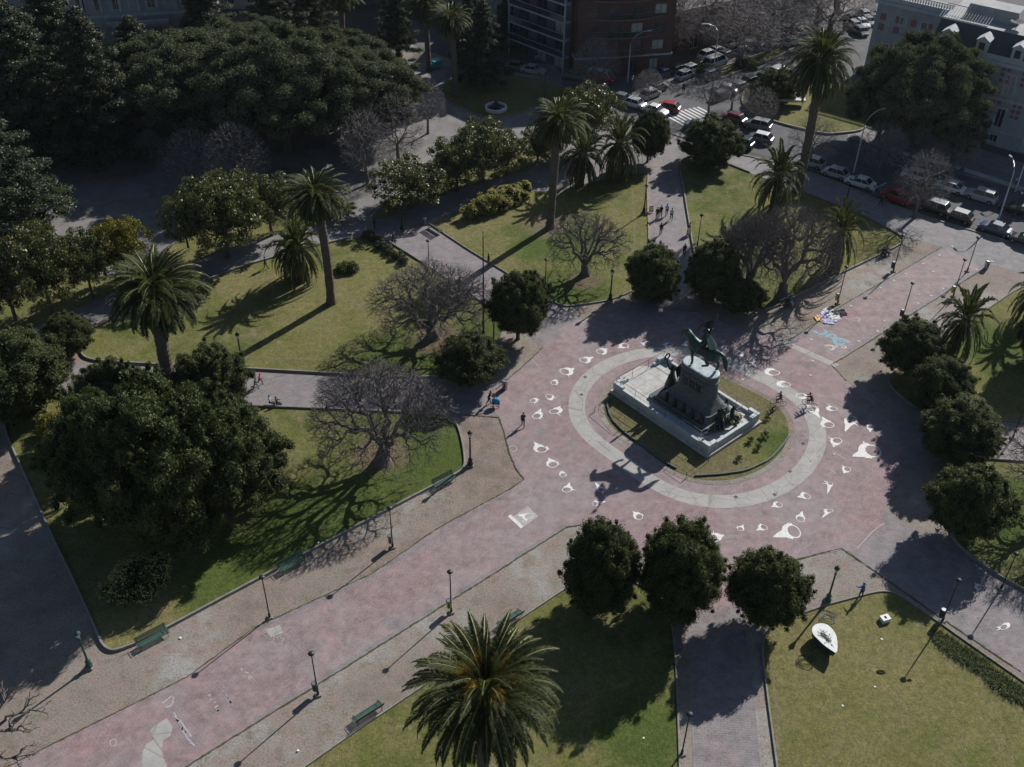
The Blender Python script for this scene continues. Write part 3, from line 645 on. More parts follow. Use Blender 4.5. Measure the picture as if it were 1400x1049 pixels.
def sprigs(balls, seed, n, r, out=1.0, zmin=.6):
    rng = random.Random(seed); base = [b for b in balls]; c = [sum(b[i] for b in base) / len(base) for i in range(3)]; add = []
    for _ in range(n):
        b = rng.choice(base); d = Vector((b[0] - c[0], b[1] - c[1], b[2] - c[2])).normalized() + Vector((rng.uniform(-.6, .6), rng.uniform(-.6, .6), rng.uniform(-.3, .7))); d.normalize()
        q = Vector(b[:3]) + d * b[3] * out * rng.uniform(.85, 1.25)
        if q.z > zmin: add.append((q.x, q.y, q.z, r * rng.uniform(.6, 1.3), 1.1))
    return balls + add
def trunk_mesh(name, mat, h, r, seed, limbs=4, spread=1.5, lean=0.0):
    rng = random.Random(seed); mb = MB(); top = Vector((lean, 0, h))
    mb.tube([(0, 0, -0.05), (lean * .15, 0, .25), (lean * .5, 0.05, h * .5), top], [r * 1.5, r * 1.05, r * .9, r * .7], 10)
    for i in range(limbs):
        a = i * 6.283 / limbs + rng.uniform(-.4, .4); s = rng.uniform(.7, 1.2) * spread
        mb.tube([top - Vector((0, 0, h * .15)), top + Vector((math.cos(a) * s * .5, math.sin(a) * s * .5, s * .55)), top + Vector((math.cos(a) * s * 1.1, math.sin(a) * s * 1.1, s * 1.35))], [r * .6, r * .42, r * .12], 6)
    me_o = mb.build(name, mat, smooth=True); me = me_o.data; bpy.data.objects.remove(me_o); return me

# --- bare deciduous trees
def bare_mesh(seed, H, S, kind='spreading', n=3200, trunk_r=0.45, nlimb=6):
    """leafless tree: twig tips fill a domed crown and are gathered, bough by bough, back to the trunk"""
    rng = np.random.default_rng(seed); rr = random.Random(seed); T = MB(); W = MB()
    a = rng.uniform(0, 6.283, n * 2); q = np.sqrt(rng.uniform(0, 1, n * 2)); ph = seed * 1.3
    lob = 1 - .13 * np.abs(np.sin(a * 2.5 + ph)) - .10 * np.abs(np.sin(a * 4 + ph * 2))
    r = S * q * lob; env = np.sqrt(np.clip(1 - (q * .97) ** 2, 0, 1))
    if kind == 'spreading':
        top = H * (.42 + .58 * env) * (1 - .09 * np.abs(np.sin(r * 2.1 + a * 3))); bot = H * (.14 + .34 * env)
        z = top - (top - bot) * np.abs(rng.normal(0, .42, n * 2)).clip(0, 1)
    else:
        top = H * (.42 + .58 * env); bot = H * (.42 - .20 * env); z = top - (top - bot) * rng.uniform(0, 1, n * 2) ** 1.3
    P = np.stack([r * np.cos(a), r * np.sin(a), z], 1)[:n]
    th = H * (.16 if kind == 'spreading' else .26); fork = np.array([rr.uniform(-.25, .25), rr.uniform(-.25, .25), th])
    tr = trunk_r
    T.tube([(0, 0, -.05), (0, 0, .3), tuple(fork * .55), tuple(fork)], [tr * 1.7, tr * 1.2, tr, tr * .92], 9)
    def kmeans(Q, k):
        c = Q[rng.choice(len(Q), k, replace=False)]
        for _ in range(5):
            lab = np.argmin(((Q[:, None] - c[None]) ** 2).sum(2), 1)
            for m in range(k):
                if (lab == m).any(): c[m] = Q[lab == m].mean(0)
        return lab
    def limb(M, p, q_, r0, r1, sides, wob, d0):
        L = np.linalg.norm(q_ - p); ns = 4 if L > 1.2 else (3 if L > .5 else 2); pts = [p]; rad = [r0]
        for i in range(1, ns + 1):
            t = i / ns; b = p + (q_ - p) * t
            if d0 is not None: b = b + d0 * L * .22 * math.sin(math.pi * t)
            if i < ns: b = b + rng.normal(0, wob * L, 3)
            pts.append(b); rad.append(r0 + (r1 - r0) * t)
        M.tube([tuple(x) for x in pts], rad, sides, cap=False); return (pts[-1] - pts[-2]) / (np.linalg.norm(pts[-1] - pts[-2]) + 1e-9)
    def rad_of(m): return max(.0085, tr * .80 * (m / n) ** .43)
    def grow(p, Q, lev, d0):
        m = len(Q)
        if m <= 3:
            for x in Q: limb(W, p, x, .011, .006, 3, .08, d0)
            return
        k = nlimb if lev == 0 else (3 if m > 60 else min(4, m // 2)) if m > 8 else 2
        lab = kmeans(Q, k)
        for c in range(k):
            S_ = Q[lab == c]
            if not len(S_): continue
            cen = S_.mean(0); f = (.42 if lev == 0 else .50) if m > 30 else .6
            e = p + (cen - p) * f
            if lev == 0 and kind == 'spreading': e[2] = p[2] + (cen[2] - p[2]) * .62
            d = limb(T if len(S_) > 14 else W, p, e, rad_of(len(S_)) * 1.08, rad_of(len(S_)) * .86, 6 if len(S_) > 200 else (4 if len(S_) > 20 else 3), .075 if kind == 'spreading' else .05, d0)
            grow(e, S_, lev + 1, d)
    grow(fork, P, 0, None)
    def fin(M, name, mat):
        me = bpy.data.meshes.new(name); me.from_pydata(M.v, [], M.f); me.materials.append(MATS[mat]); me.update(); return me
    return fin(T, 'trunk', 'bark_grey'), fin(W, 'twigs', 'twig_grey' if kind == 'spreading' else 'twig_brown')

# --- palms
def palm_mesh(seed, h, tr, nf, L, leafn=34, lw=0.055, lean=0.0, dead=14, near=False, fruits=0, hang=1.0, lfr=.15):
    rng = random.Random(seed); nr = np.random.default_rng(seed)
    mb = MB(); pts = []; rad = []; nseg = 14 if h > 6 else 8
    for i in range(nseg + 1):
        t = i / nseg; z = h * t - 0.05
        pts.append((lean * t * t, lean * .3 * math.sin(t * 3), z))
        rad.append(tr * (1.35 if i == 0 else (1.0 + (0.07 if i % 2 else -0.03))) * (1.0 if t < .86 else 1.0 + (t - .86) * 3.2))
    # many narrow rings of old leaf scars
    P2, R2 = [], []
    for i in range(len(pts) - 1):
        for k in range(5):
            t = k / 5; a, b = Vector(pts[i]), Vector(pts[i + 1]); P2.append(a.lerp(b, t)); R2.append((rad[i] * (1 - t) + rad[i + 1] * t) * (1.05 if k % 2 else 0.97))
    P2.append(Vector(pts[-1])); R2.append(rad[-1])
    mb.tube(P2, R2, 12); o = mb.build('trunk', 'palm_trunk'); tm = o.data; bpy.data.objects.remove(o)
    top = np.array([lean, lean * .3 * math.sin(3), h + .15])
    V, F, VD, FD, RV = [], [], [], [], MB()
    def frond(az, el, LL, droop, dry):
        ns = 12; p = top + np.array([math.cos(az), math.sin(az), 0]) * tr * .5; pts = []; e = el
        hx, hy = math.cos(az), math.sin(az); bend = rng.uniform(-.25, .25)
        for i in range(ns + 1):
            pts.append(p.copy()); t = (i + .5) / ns
            e2 = el - droop * (t ** 1.7); a2 = az + bend * t * t
            p = p + np.array([math.cos(a2) * math.cos(e2), math.sin(a2) * math.cos(e2), math.sin(e2)]) * LL / ns
        pts = np.array(pts)
        RV.mi = 1 if dry else 0
        RV.tube([tuple(q) for q in pts], [0.05 * (1 - .8 * i / ns) * (LL / 4) + .008 for i in range(ns + 1)], 3, cap=False)
        ln = leafn; s = np.linspace(.16, .995, ln); idx = s * ns; i0 = np.minimum(idx.astype(int), ns - 1); fr = (idx - i0)[:, None]
        q = pts[i0] * (1 - fr) + pts[i0 + 1] * fr; d = unit(pts[i0 + 1] - pts[i0])
        side = unit(np.cross(d, np.array([0, 0, 1.0]) + 0 * d) + 1e-6); upv = np.cross(side, d)
        for sg in (-1, 1):
            tw = nr.normal(0, .16, (ln, 1))
            ll = (LL * lfr * np.clip(np.sin(np.clip((s * .93 + .10), 0, 1) * math.pi) ** .6, .22, 1))[:, None] * nr.uniform(.85, 1.12, (ln, 1))
            dirn = unit(side * sg * .95 + d * (.60 + .5 * s[:, None]) + upv * (.30 + tw) + np.array([0, 0, -.20]))
            wv = unit(np.cross(dirn, upv * 1.0 + side * .45 * sg)) * lw * (1 + .4 * nr.normal(size=(ln, 1)).clip(-1, 1))
            mid = q + dirn * ll * .45; tip = q + dirn * ll + np.array([0, 0, -.14]) * ll * hang
            A = np.stack([q, mid + wv, tip, mid - wv], 1).reshape(-1, 3)
            (VD if dry else V).append(A)
    for i in range(nf):
        t = i / (nf - 1); el = RAD(84) - t * RAD(128 if near else 134) + rng.uniform(-.08, .08)
        frond(i * 2.39996 + rng.uniform(-.15, .15), el, L * rng.uniform(.86, 1.08) * (0.80 + .2 * min(1, t * 3)), RAD(52) + RAD(42) * (1 - abs(t - .45)) * rng.uniform(.7, 1.25), False)
    for i in range(dead):
        frond(i * 6.283 / max(1, dead) + rng.uniform(-.2, .2), RAD(-30) - rng.uniform(0, .5), L * rng.uniform(.6, .92), RAD(58), True)
    A = np.vstack(V); B = np.vstack(VD) if VD else np.zeros((0, 3))
    VV = np.vstack([A, B]); FF = np.arange(len(VV)).reshape(-1, 4)
    me = np_mesh('fronds', VV, FF, 'palm_leaf'); me.materials.append(MATS['palm_dry'])
    mi = np.zeros(len(FF), np.int32); mi[len(A) // 4:] = 1; me.polygons.foreach_set('material_index', mi)
    ro = RV.build('rachis', ['palm_rachis', 'palm_dry']); bm = bmesh.new(); bm.from_mesh(me); n0 = len(bm.faces); bm.from_mesh(ro.data); bm.faces.ensure_lookup_table()
    for f in bm.faces[n0:]: f.material_index = 2 if f.material_index == 0 else 1
    bm.to_mesh(me); bm.free(); me.materials.append(MATS['palm_rachis']); bpy.data.objects.remove(ro)
    fm = None
    if fruits:
        Q = []
        for i in range(fruits):
            az = i * 6.283 / fruits + .5; el = rng.uniform(.45, .95)
            base = top + np.array([math.cos(az), math.sin(az), 0]) * tr * 1.6 + np.array([0, 0, 1.0])
            ax = np.array([math.cos(az) * math.cos(el), math.sin(az) * math.cos(el), math.sin(el)])
            for k in range(420):
                dd = unit(ax + nr.normal(0, .20, 3)); l = L * nr.uniform(.2, .38); m_ = base + dd * l * .6 + np.array([0, 0, -.03]); tp = base + dd * l + np.array([0, 0, -.25 * l])
                w = unit(np.cross(dd, nr.normal(size=3))) * .022; Q.append([base + dd * .2, m_ + w, tp, m_ - w])
        Q = np.array(Q).reshape(-1, 3); fm = np_mesh('fruit_stalks', Q, np.arange(len(Q)).reshape(-1, 4), 'palm_fruit')
    return tm, me, fm
simple('palm_rachis', (0.26, 0.24, 0.12), 0.5, var=0.2)

def plant(name, label, cat, group, loc, parts, rz=0.0, scale=(1, 1, 1)):
    t = thing(name, label, cat, loc, rz, group, scale)
    for pn, me in parts:
        if me is not None: link(pn, me, t)
    return t

# prototypes (mesh data only)
DOME = []
for i, (rx, h, pt) in enumerate(((3.3, 8.0, .25), (3.3, 8.2, .05), (3.3, 7.6, .35), (3.3, 8.0, .15))):
    DOME.append((trunk_mesh('trunk', 'bark', 2.2, .22, i, 5, 1.4),
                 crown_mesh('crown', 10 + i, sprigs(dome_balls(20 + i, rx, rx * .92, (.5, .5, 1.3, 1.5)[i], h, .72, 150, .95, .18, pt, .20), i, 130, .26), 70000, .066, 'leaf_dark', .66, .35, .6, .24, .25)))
BUSHY = []
for i in range(2):
    BUSHY.append((trunk_mesh('trunk', 'bark', 2.6, .28, 40 + i, 6, 2.2), crown_mesh('crown', 50 + i, sprigs(dome_balls(60 + i, 5.2, 5.2, 1.0, 9.5, 1.0, 130, .85, .3, .35, .36), i, 220, .45), 90000, .085, 'leaf_bush', .66, .4, .6, .24, .2)))
BIG = []
for i in range(3):
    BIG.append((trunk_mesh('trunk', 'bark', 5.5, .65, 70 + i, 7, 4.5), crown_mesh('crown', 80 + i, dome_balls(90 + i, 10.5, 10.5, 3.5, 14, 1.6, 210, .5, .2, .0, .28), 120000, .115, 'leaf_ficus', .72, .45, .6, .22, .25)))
CONIF = []
for i in range(2):
    rr = random.Random(5 + i); balls = []
    for k in range(90):
        t = k / 90; z = 2 + t * 19; rad = 5.6 * (1 - t ** 1.6) ** .75 * rr.uniform(.55, 1.12); a = k * 2.4
        balls.append((math.cos(a) * rad, math.sin(a) * rad, z, 1.5 * (1 - t * .35), .5)); balls.append((math.cos(a) * rad * .45, math.sin(a) * rad * .45, z + .3, 1.5 * (1 - t * .5), .7))
    CONIF.append((trunk_mesh('trunk', 'bark', 12, .45, 100 + i, 3, 1.0), crown_mesh('crown', 110 + i, balls, 60000, .14, 'leaf_conifer', .6, .1, .4, .3, .2)))
MAGN = []
for i, (mt) in enumerate(('leaf_magnolia', 'leaf_magnolia', 'leaf_yellow')):
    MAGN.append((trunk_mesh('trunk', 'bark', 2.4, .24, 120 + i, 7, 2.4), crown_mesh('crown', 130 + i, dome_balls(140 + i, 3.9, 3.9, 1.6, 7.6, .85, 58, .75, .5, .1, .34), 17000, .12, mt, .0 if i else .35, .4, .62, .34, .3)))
BARE = [bare_mesh(3, 6.6, 5.6, 'spreading', 5200, .46, 7), bare_mesh(8, 7.2, 6.4, 'spreading', 10500, .5, 6), bare_mesh(14, 6.8, 6.2, 'spreading', 10500, .5, 7)]
BAREUP = [bare_mesh(21, 9.5, 3.8, 'upright', 3000, .2, 4), bare_mesh(27, 9.0, 4.2, 'upright', 3400, .22, 5)]
PALM_TALL = [palm_mesh(31, 13.5, .48, 96, 4.3, 50, .045, 0.6, 20), palm_mesh(32, 14.5, .42, 88, 3.7, 44, .045, -.5, 34)]
PALM_LOW = [palm_mesh(33, 2.8, .42, 56, 3.7, 42, .05, 0, 8, hang=.8), palm_mesh(34, 2.4, .36, 46, 3.4, 40, .05, .2, 6, hang=.6)]
PALM_NEAR = palm_mesh(35, 10.5, .46, 112, 6.2, 100, .030, 0.2, 10, True, 6, .8, .118)

def topscale(px, py, topy, href): return HT(px, py, topy) / href

# --- clipped dome trees round the monument (base pixel, half width in pixels, row of the top)
def wpx(px, py, hw, zc):    # half width in metres of something seen at half way up
    p = G(px, py); q = (p.x, p.y, zc); x0, _ = PX(q); x1, _ = PX((p.x + 1, p.y, zc)); return hw / (x1 - x0)
DOMES = [
 (818, 832, 53, 709, 0, 'dense dark dome tree, leftmost of the three in front of the plaza', 'tree'),
 (921, 836, 56, 712, 1, 'tallest dark dome tree between two others at the mouth of the grey path', 'tree'),
 (1040, 850, 55, 749, 2, 'round dark tree at the right side of the grey path near the old boat', 'tree'),
 (889, 410, 37, 333, 1, 'dark dome tree at the left mouth of the path the walkers use', 'tree'),
 (970, 410, 37, 322, 0, 'dark dome tree at the right mouth of the path the walkers use, beside bare branches', 'tree'),
 (708, 464, 40, 368, 3, 'dark bushy dome tree right of the tall mast', 'tree'),
 (643, 524, 46, 449, 2, 'pyramid shaped dark green tree between two bare trees, near the stroller', 'tree'),
 (1238, 512, 42, 434, 3, 'topmost dark tree of the row at the right edge of the plaza', 'tree'),
 (1278, 562, 42, 486, 1, 'second dark tree of the right row, below a small palm', 'tree'),
 (1303, 624, 54, 541, 0, 'third dark tree of the right row, at the grey side path', 'tree'),
 (1311, 732, 57, 632, 2, 'lowest dark tree of the right row, above the branch shadows', 'tree'),
 (1010, 425, 34, 375, 2, 'low dark tree tucked under the bare tree behind the monument', 'tree'),
 (885, 222, 25, 147, 3, 'dark narrow dome tree beside the cars at the head of the walkers path', 'tree'),
 (100, 486, 34, 422, 2, 'cone shaped clipped tree on the left lawn edge', 'tree'),
 (38, 560, 66, 448, 1, 'large rounded dark tree at the left edge of the picture', 'tree'),
 (1420, 500, 40, 395, 0, 'dark tree cut by the right edge above the lawn with the dog', 'tree'),
]
rg = random.Random(77)
for i, (bx, by, hw, ty, k, lab, cat) in enumerate(DOMES):
    h = HT(bx, by + 3, ty + 6 + .2 * hw); w = wpx(bx, by, hw, h * .5)
    p = G(bx, by)
    plant('dome_tree', lab, cat, 'clipped dark trees round the plaza', p, (('trunk', DOME[k][0]), ('crown', DOME[k][1])), rg.uniform(0, 6), (w / 3.3, w / 3.3, h / 8.0))

# --- bare spreading trees (placing)
BT = [(800, 376, 66, 283, 0, 'bare tree with a thick trunk on the lawn left of the walkers path'),
      (592, 462, 98, 358, 1, 'bare grey tree with dense twigs on the lawn in front of the tall mast'),
      (523, 632, 114, 500, 2, 'widest bare tree, throwing a net of shadows on the lawn above the benches'),
      (1068, 408, 82, 270, 1, 'grey bare tree behind the monument, its crown touching the low palm'), (1024, 398, 62, 280, 2, 'second grey bare tree behind the monument, nearer the dome trees'),
      (1450, 700, 110, 590, 0, 'bare tree reaching in from the right edge over the green lawn')]
for i, (bx, by, hw, ty, k, lab) in enumerate(BT):
    H0, S0 = ((6.6, 5.6), (7.2, 6.4), (6.8, 6.2))[k]
    h = HT(bx, by, ty + 8); w = wpx(bx, by, hw * 1.04, h * .6)
    plant('bare_tree', lab, 'tree', 'leafless spreading trees on the lawns', G(bx, by), (('trunk', BARE[k][0]), ('twigs', BARE[k][1])), 1.7 * i + .4, (w / S0, w / S0, h / H0))
p = G(-20, 1050); plant('bare_tree', 'leafless branches reaching in at the lower left corner beside the green lamp', 'tree', 'leafless spreading trees on the lawns', p, (('trunk', BARE[1][0]),), 3.6, (1.05, 1.05, .95))
# bare street trees
BU = [(503, 252, 38, 148, 0, 'bare upright tree left of its twin on the gravel avenue'), (545, 222, 42, 128, 1, 'bare upright tree in the middle of the gravel avenue'), (585, 183, 28, 108, 0, 'bare tree nearest the fountain lawn corner'),
      (812, 128, 34, 52, 1, 'bare street tree before the brown brick block'), (1198, 240, 38, 168, 0, 'bare tree beside the curved street lamp at the palace'), (1105, 228, 38, 160, 1, 'bare tree right of the roundabout lawn behind the tall palm'),
      (968, 158, 26, 95, 0, 'bare tree between the parked cars at the crossing'), (1250, 298, 40, 205, 1, 'bare tree with a thick dark trunk on the sidewalk by the red car'), (885, 138, 22, 96, 0, 'small reddish bare tree near the traffic island'),
      (330, 270, 48, 170, 1, 'grey bare tree in the shade below the great evergreen'), (270, 262, 44, 178, 0, 'grey bare tree left of the shaded avenue'), (210, 228, 20, 178, 0, 'thin bare tree alone in the shade'),
      (1000, 150, 24, 108, 1, 'bare young tree over the dark red car'), (1245, 215, 30, 170, 0, 'small bare tree before the palace railings'), (1300, 235, 34, 180, 1, 'bare tree in the palace forecourt'), (745, 135, 24, 88, 0, 'bare shrub like tree at the edge of the fountain lawn'),
      (1035, 170, 26, 120, 0, 'bare tree above the black van'), (620, 60, 20, 10, 1, 'bare tree in the dark corner by the pale house')]
for i, (bx, by, hw, ty, k, lab) in enumerate(BU):
    h = HT(bx, by, ty - 2); w = wpx(bx, by, hw * 1.15, h * .7); H0, S0 = ((9.5, 3.8), (9.0, 4.2))[k]
    plant('bare_tree', lab, 'tree', 'leafless street trees', G(bx, by), (('trunk', BAREUP[k][0]), ('twigs', BAREUP[k][1])), i * 1.3, (w / S0, w / S0, h / H0))
AV = [(900, 78), (925, 62), (950, 52), (975, 45), (1000, 38), (1030, 30), (1060, 22), (1090, 12), (1010, 90), (1050, 72), (1080, 50), (1115, 35), (1145, 18), (985, 20), (1040, 8), (1100, -10), (960, 72), (1130, 55), (930, 30), (1000, 5), (1065, -8)]
where = ('nearest the crossing', 'before the low white roof', 'by the first lamp post', 'beside the parked white cars', 'in the middle of its row', 'opposite the median shrubs', 'past the row of dark cars', 'near the far bend', 'on the median by the blue car', 'halfway along the median',
         'at the median tip', 'left of the tall palm', 'above the tall palm', 'behind the terrace', 'far up the side street', 'at the far end', 'beside the lit pavement', 'by the white pole', 'over the white roof', 'behind the second row', 'where the street leaves the picture')
for i, ((bx, by), w_) in enumerate(zip(AV, where)):
    s = rg.uniform(.95, 1.3)
    plant('bare_tree', 'leafless plane tree of the avenue, the one ' + w_, 'tree', 'leafless plane trees of the avenue', G(bx, by), (('trunk', BAREUP[i % 2][0]), ('twigs', BAREUP[i % 2][1])), i * 2.1, (s * 1.9, s * 1.9, s * 1.15))

# --- palms
PT = [(243, 566, 398, 0, 4.3, 1.0, 'tallest palm at the left, rising from a green thicket'), (453, 415, 262, 1, 3.3, 1.0, 'tall palm standing alone on the sunny lawn with a long trunk shadow'),
      (752, 312, 162, 1, 3.3, 2.6, 'tall palm in the middle, right of the yellow hedge'), (1090, 262, 78, 0, 3.9, 4.0, 'tall palm with a leaning trunk beside the street at the right'),
      (622, 133, 24, 1, 3.0, .6, 'tall palm at the corner of the fountain lawn'), (587, 97, 5, 0, 3.0, 2.0, 'dark palm left of the fountain lawn palm'), (470, 82, -6, 1, 3.2, 3.0, 'dark palm at the top behind the great evergreen')]
for bx, by, cy, k, fl, rz, lab in PT:
    href = (13.65, 14.65)[k]; h = HT(bx, by, cy); L0 = (4.3, 3.7)[k] * .95
    lean = {0: rz, 1: rz}[k]
    fl *= 1.28; plant('palm_tree', lab, 'palm tree', 'tall palms', G(bx, by), (('trunk', PALM_TALL[k][0]), ('crown', PALM_TALL[k][1])), rz, (fl / L0, fl / L0, h / href))
p = G(660, 945, 10.6); t = plant('palm_tree', 'big palm in the foreground with golden flower stalks in its heart', 'palm tree', 'tall palms', (p.x, p.y, 0), (('trunk', PALM_NEAR[0]), ('crown', PALM_NEAR[1]), ('fruit_stalks', PALM_NEAR[2])), 0.5)
PL = [(412, 386, 336, 0, 3.2, 'low palm with a doubled trunk beside the lone tall palm'), (402, 383, 345, 1, 2.6, 'small second palm leaning against the low palm on the lawn'), (794, 255, 212, 0, 3.2, 'low bushy palm behind the middle lawn, left of its neighbour'),
      (843, 246, 196, 0, 3.4, 'low palm with yellow hanging leaves near the dark narrow tree'), (1056, 288, 240, 1, 3.9, 'low feathery palm beside the street and the leaning tall palm'), (1137, 368, 316, 1, 2.9, 'low palm with stout trunk beside the grey bare tree'),
      (1300, 490, 438, 1, 3.2, 'small palm on the lawn edge above the row of dark trees'), (1400, 442, 400, 1, 2.6, 'small palm cut by the right edge')]
for i, (bx, by, cy, k, fl, lab) in enumerate(PL):
    href = (2.95, 2.55)[k]; h = max(HT(bx, by, cy), 1.2)
    plant('palm_tree', lab, 'palm tree', 'low palms', G(bx, by), (('trunk', PALM_LOW[k][0]), ('crown', PALM_LOW[k][1])), i * 1.1, (fl / 3.0, fl / 3.0, h / href))

# --- leafy magnolias
MG = [(625, 262, 38, 183, 0, 'magnolia by the shaded path, left of a bigger one'), (660, 248, 44, 160, 1, 'tallest magnolia in front of the fountain lawn'), (562, 284, 50, 215, 0, 'low spreading magnolia at the bend of the gravel avenue'), (692, 240, 30, 178, 0, 'magnolia right of the tallest one'),
      (800, 205, 46, 112, 1, 'broad magnolia behind the middle palms beside the street'), (735, 222, 26, 170, 0, 'small dark magnolia behind the middle palm'), (312, 352, 58, 232, 0, 'broad dark magnolia on the shaded lawn strip'), (372, 322, 40, 235, 1, 'magnolia right of the broad dark one, behind the low palm'),
      (258, 340, 30, 262, 1, 'small magnolia at the left end of the strip'), (72, 430, 50, 305, 1, 'open branched magnolia in front of the parked white van'), (22, 438, 42, 330, 0, 'magnolia at the left edge of the picture'), (128, 408, 32, 310, 0, 'sparse magnolia between the white van and the yellow one'),
      (175, 385, 40, 292, 2, 'yellowish leafed tree above the left tall palm'), (465, 300, 20, 270, 0, 'small shrub like magnolia at the avenue corner')]
for i, (bx, by, hw, ty, k, lab) in enumerate(MG):
    h = HT(bx, by, ty + 6); w = wpx(bx, by, hw, h * .6)
    plant('magnolia_tree', lab, 'tree', 'magnolias', G(bx, by), (('trunk', MAGN[k][0]), ('crown', MAGN[k][1])), i * 1.9, (w / 3.9, w / 3.9, h / 7.6))

# --- big dark masses
def bigtree(proto, lab, loc, w, h, w0, h0, rz, name, cat='tree', group=None):
    plant(name, lab, cat, group, loc, (('trunk', proto[0]), ('crown', proto[1])), rz, (w / w0, w / w0, h / h0))
BF = [(395, 205, 108, 40, 0, 'great spreading evergreen in the middle of the upper left wood'), (270, 190, 100, 45, 1, 'great evergreen left of the middle one'), (500, 190, 84, 70, 2, 'right hand great evergreen, above the bare avenue trees'), (330, 150, 95, 28, 2, 'great evergreen behind the front row in the upper left wood'), (455, 145, 80, 40, 0, 'great evergreen behind, next to the dark palm')]
for i, (bx, by, hw, ty, k, lab) in enumerate(BF):
    h = min(HT(bx, by, ty + 8), 19); w = wpx(bx, by, hw, h * .6); bigtree(BIG[k], lab, G(bx, by), w, h, 10.5, 14, i * 1.2, 'evergreen_tree', group='great evergreens of the upper left wood')
for i, (bx, by, hw, h, lab) in enumerate(((150, 222, 60, 22, 'dark conifer standing before the pale portico'), (60, 225, 84, 23, 'tall dark conifer at the upper left edge'), (100, 160, 70, 20, 'conifer behind the two front ones in the upper left corner'), (20, 325, 80, 18, 'dark conifer at the left edge above the magnolias'),
                                          (205, 165, 50, 16, 'conifer beside the yellow green bush'), (290, 75, 44, 14, 'conifer right of the pale house in the shade'), (380, 65, 44, 13, 'conifer behind the great evergreens'), (545, 78, 28, 14, 'narrow dark conifer between the two dark palms'), (660, 118, 34, 14, 'dark conifer between the fountain lawn and the pale block'), (430, 45, 34, 14, 'conifer left of the top dark palm'), (10, 130, 70, 20, 'conifer cut by the upper left edge'), (690, 70, 20, 9, 'small dark conifer by the blue balconies'), (640, 90, 22, 12, 'dark conifer right of the fountain lawn palm'))):
    w = wpx(bx, by, hw, h * .5); bigtree(CONIF[i % 2], lab, G(bx, by), w, h, 5.6, 21, i * .9, 'conifer_tree', group='dark conifers of the upper left')
for i, (bx, by, hw, ty, k, lab) in enumerate(((1240, 205, 84, 48, 0, 'huge dark evergreen hiding the palace corner'), (1300, 222, 34, 140, 1, 'dark evergreen before the palace windows'), (1200, 190, 56, 96, 2, 'dark evergreen behind the curved street lamp'))):
    h = HT(bx, by, ty + 6); w = wpx(bx, by, hw, h * .6); bigtree(BIG[k], lab, G(bx, by), w, h, 10.5, 14, i * 1.2 + 2, 'evergreen_tree', group='dark evergreens before the palace')
for i, (bx, by, hw, ty, k, lab) in enumerate(((240, 722, 98, 538, 0, 'largest bush like tree of the left thicket, under the tall palm'), (325, 690, 76, 560, 1, 'dark leafy tree at the right side of the left thicket'), (165, 700, 72, 540, 1, 'dark tree at the left side of the left thicket'), (292, 556, 52, 478, 1, 'lighter green tree at the top of the thicket, behind the tall palm trunk'), (165, 585, 52, 500, 0, 'olive tree top left in the thicket beside the tall palm'),
                                              (968, 224, 38, 160, 0, 'dark leafy tree at the corner by the parked black van'), (1062, 140, 30, 90, 1, 'dark small leafed tree on the roundabout lawn'), (255, 735, 60, 640, 0, 'low dark tree at the foot of the left thicket'))):
    h = HT(bx, by, ty + 6); w = wpx(bx, by, hw, h * .5); bigtree(BUSHY[k], lab, G(bx, by), w, h, 5.2, 9.5, i * 1.2, 'bushy_tree', group='leafy trees of the left thicket' if bx < 400 else None)
# --- fallen leaves under the trees
nrl = np.random.default_rng(44); LP = []
for bx, by, r_, n_ in ((800, 376, 6, 900), (592, 462, 8, 1500), (523, 632, 9, 2200), (1068, 408, 8, 1500), (818, 832, 5, 900), (928, 838, 5, 900), (1044, 850, 5, 900), (640, 640, 8, 900), (600, 700, 9, 700), (1238, 512, 6, 600), (1303, 622, 6, 600), (752, 312, 6, 500), (453, 415, 6, 500), (708, 464, 5, 700), (420, 800, 9, 500), (1190, 860, 11, 700), (860, 980, 8, 700), (1140, 980, 10, 600), (400, 450, 12, 700)):
    p = G(bx, by); a_ = nrl.uniform(0, 6.283, n_); q_ = r_ * np.sqrt(nrl.uniform(0, 1, n_)); LP.append(np.stack([p.x + q_ * np.cos(a_), p.y + q_ * np.sin(a_), np.full(n_, .09)], 1))
LP = np.vstack(LP); LV = leaf_quads(nrl, LP, unit(nrl.normal(size=LP.shape) * .25 + [0, 0, 1]), .045, .6)
simple('leaf_litter', (.20, .145, .07), .9, var=.6, scale=9)
tag(link('fallen_leaves', np_mesh('fallen_leaves', LV, np.arange(len(LV)).reshape(-1, 4), 'leaf_litter')), 'brown fallen leaves scattered under the trees', 'leaves', kind='stuff')
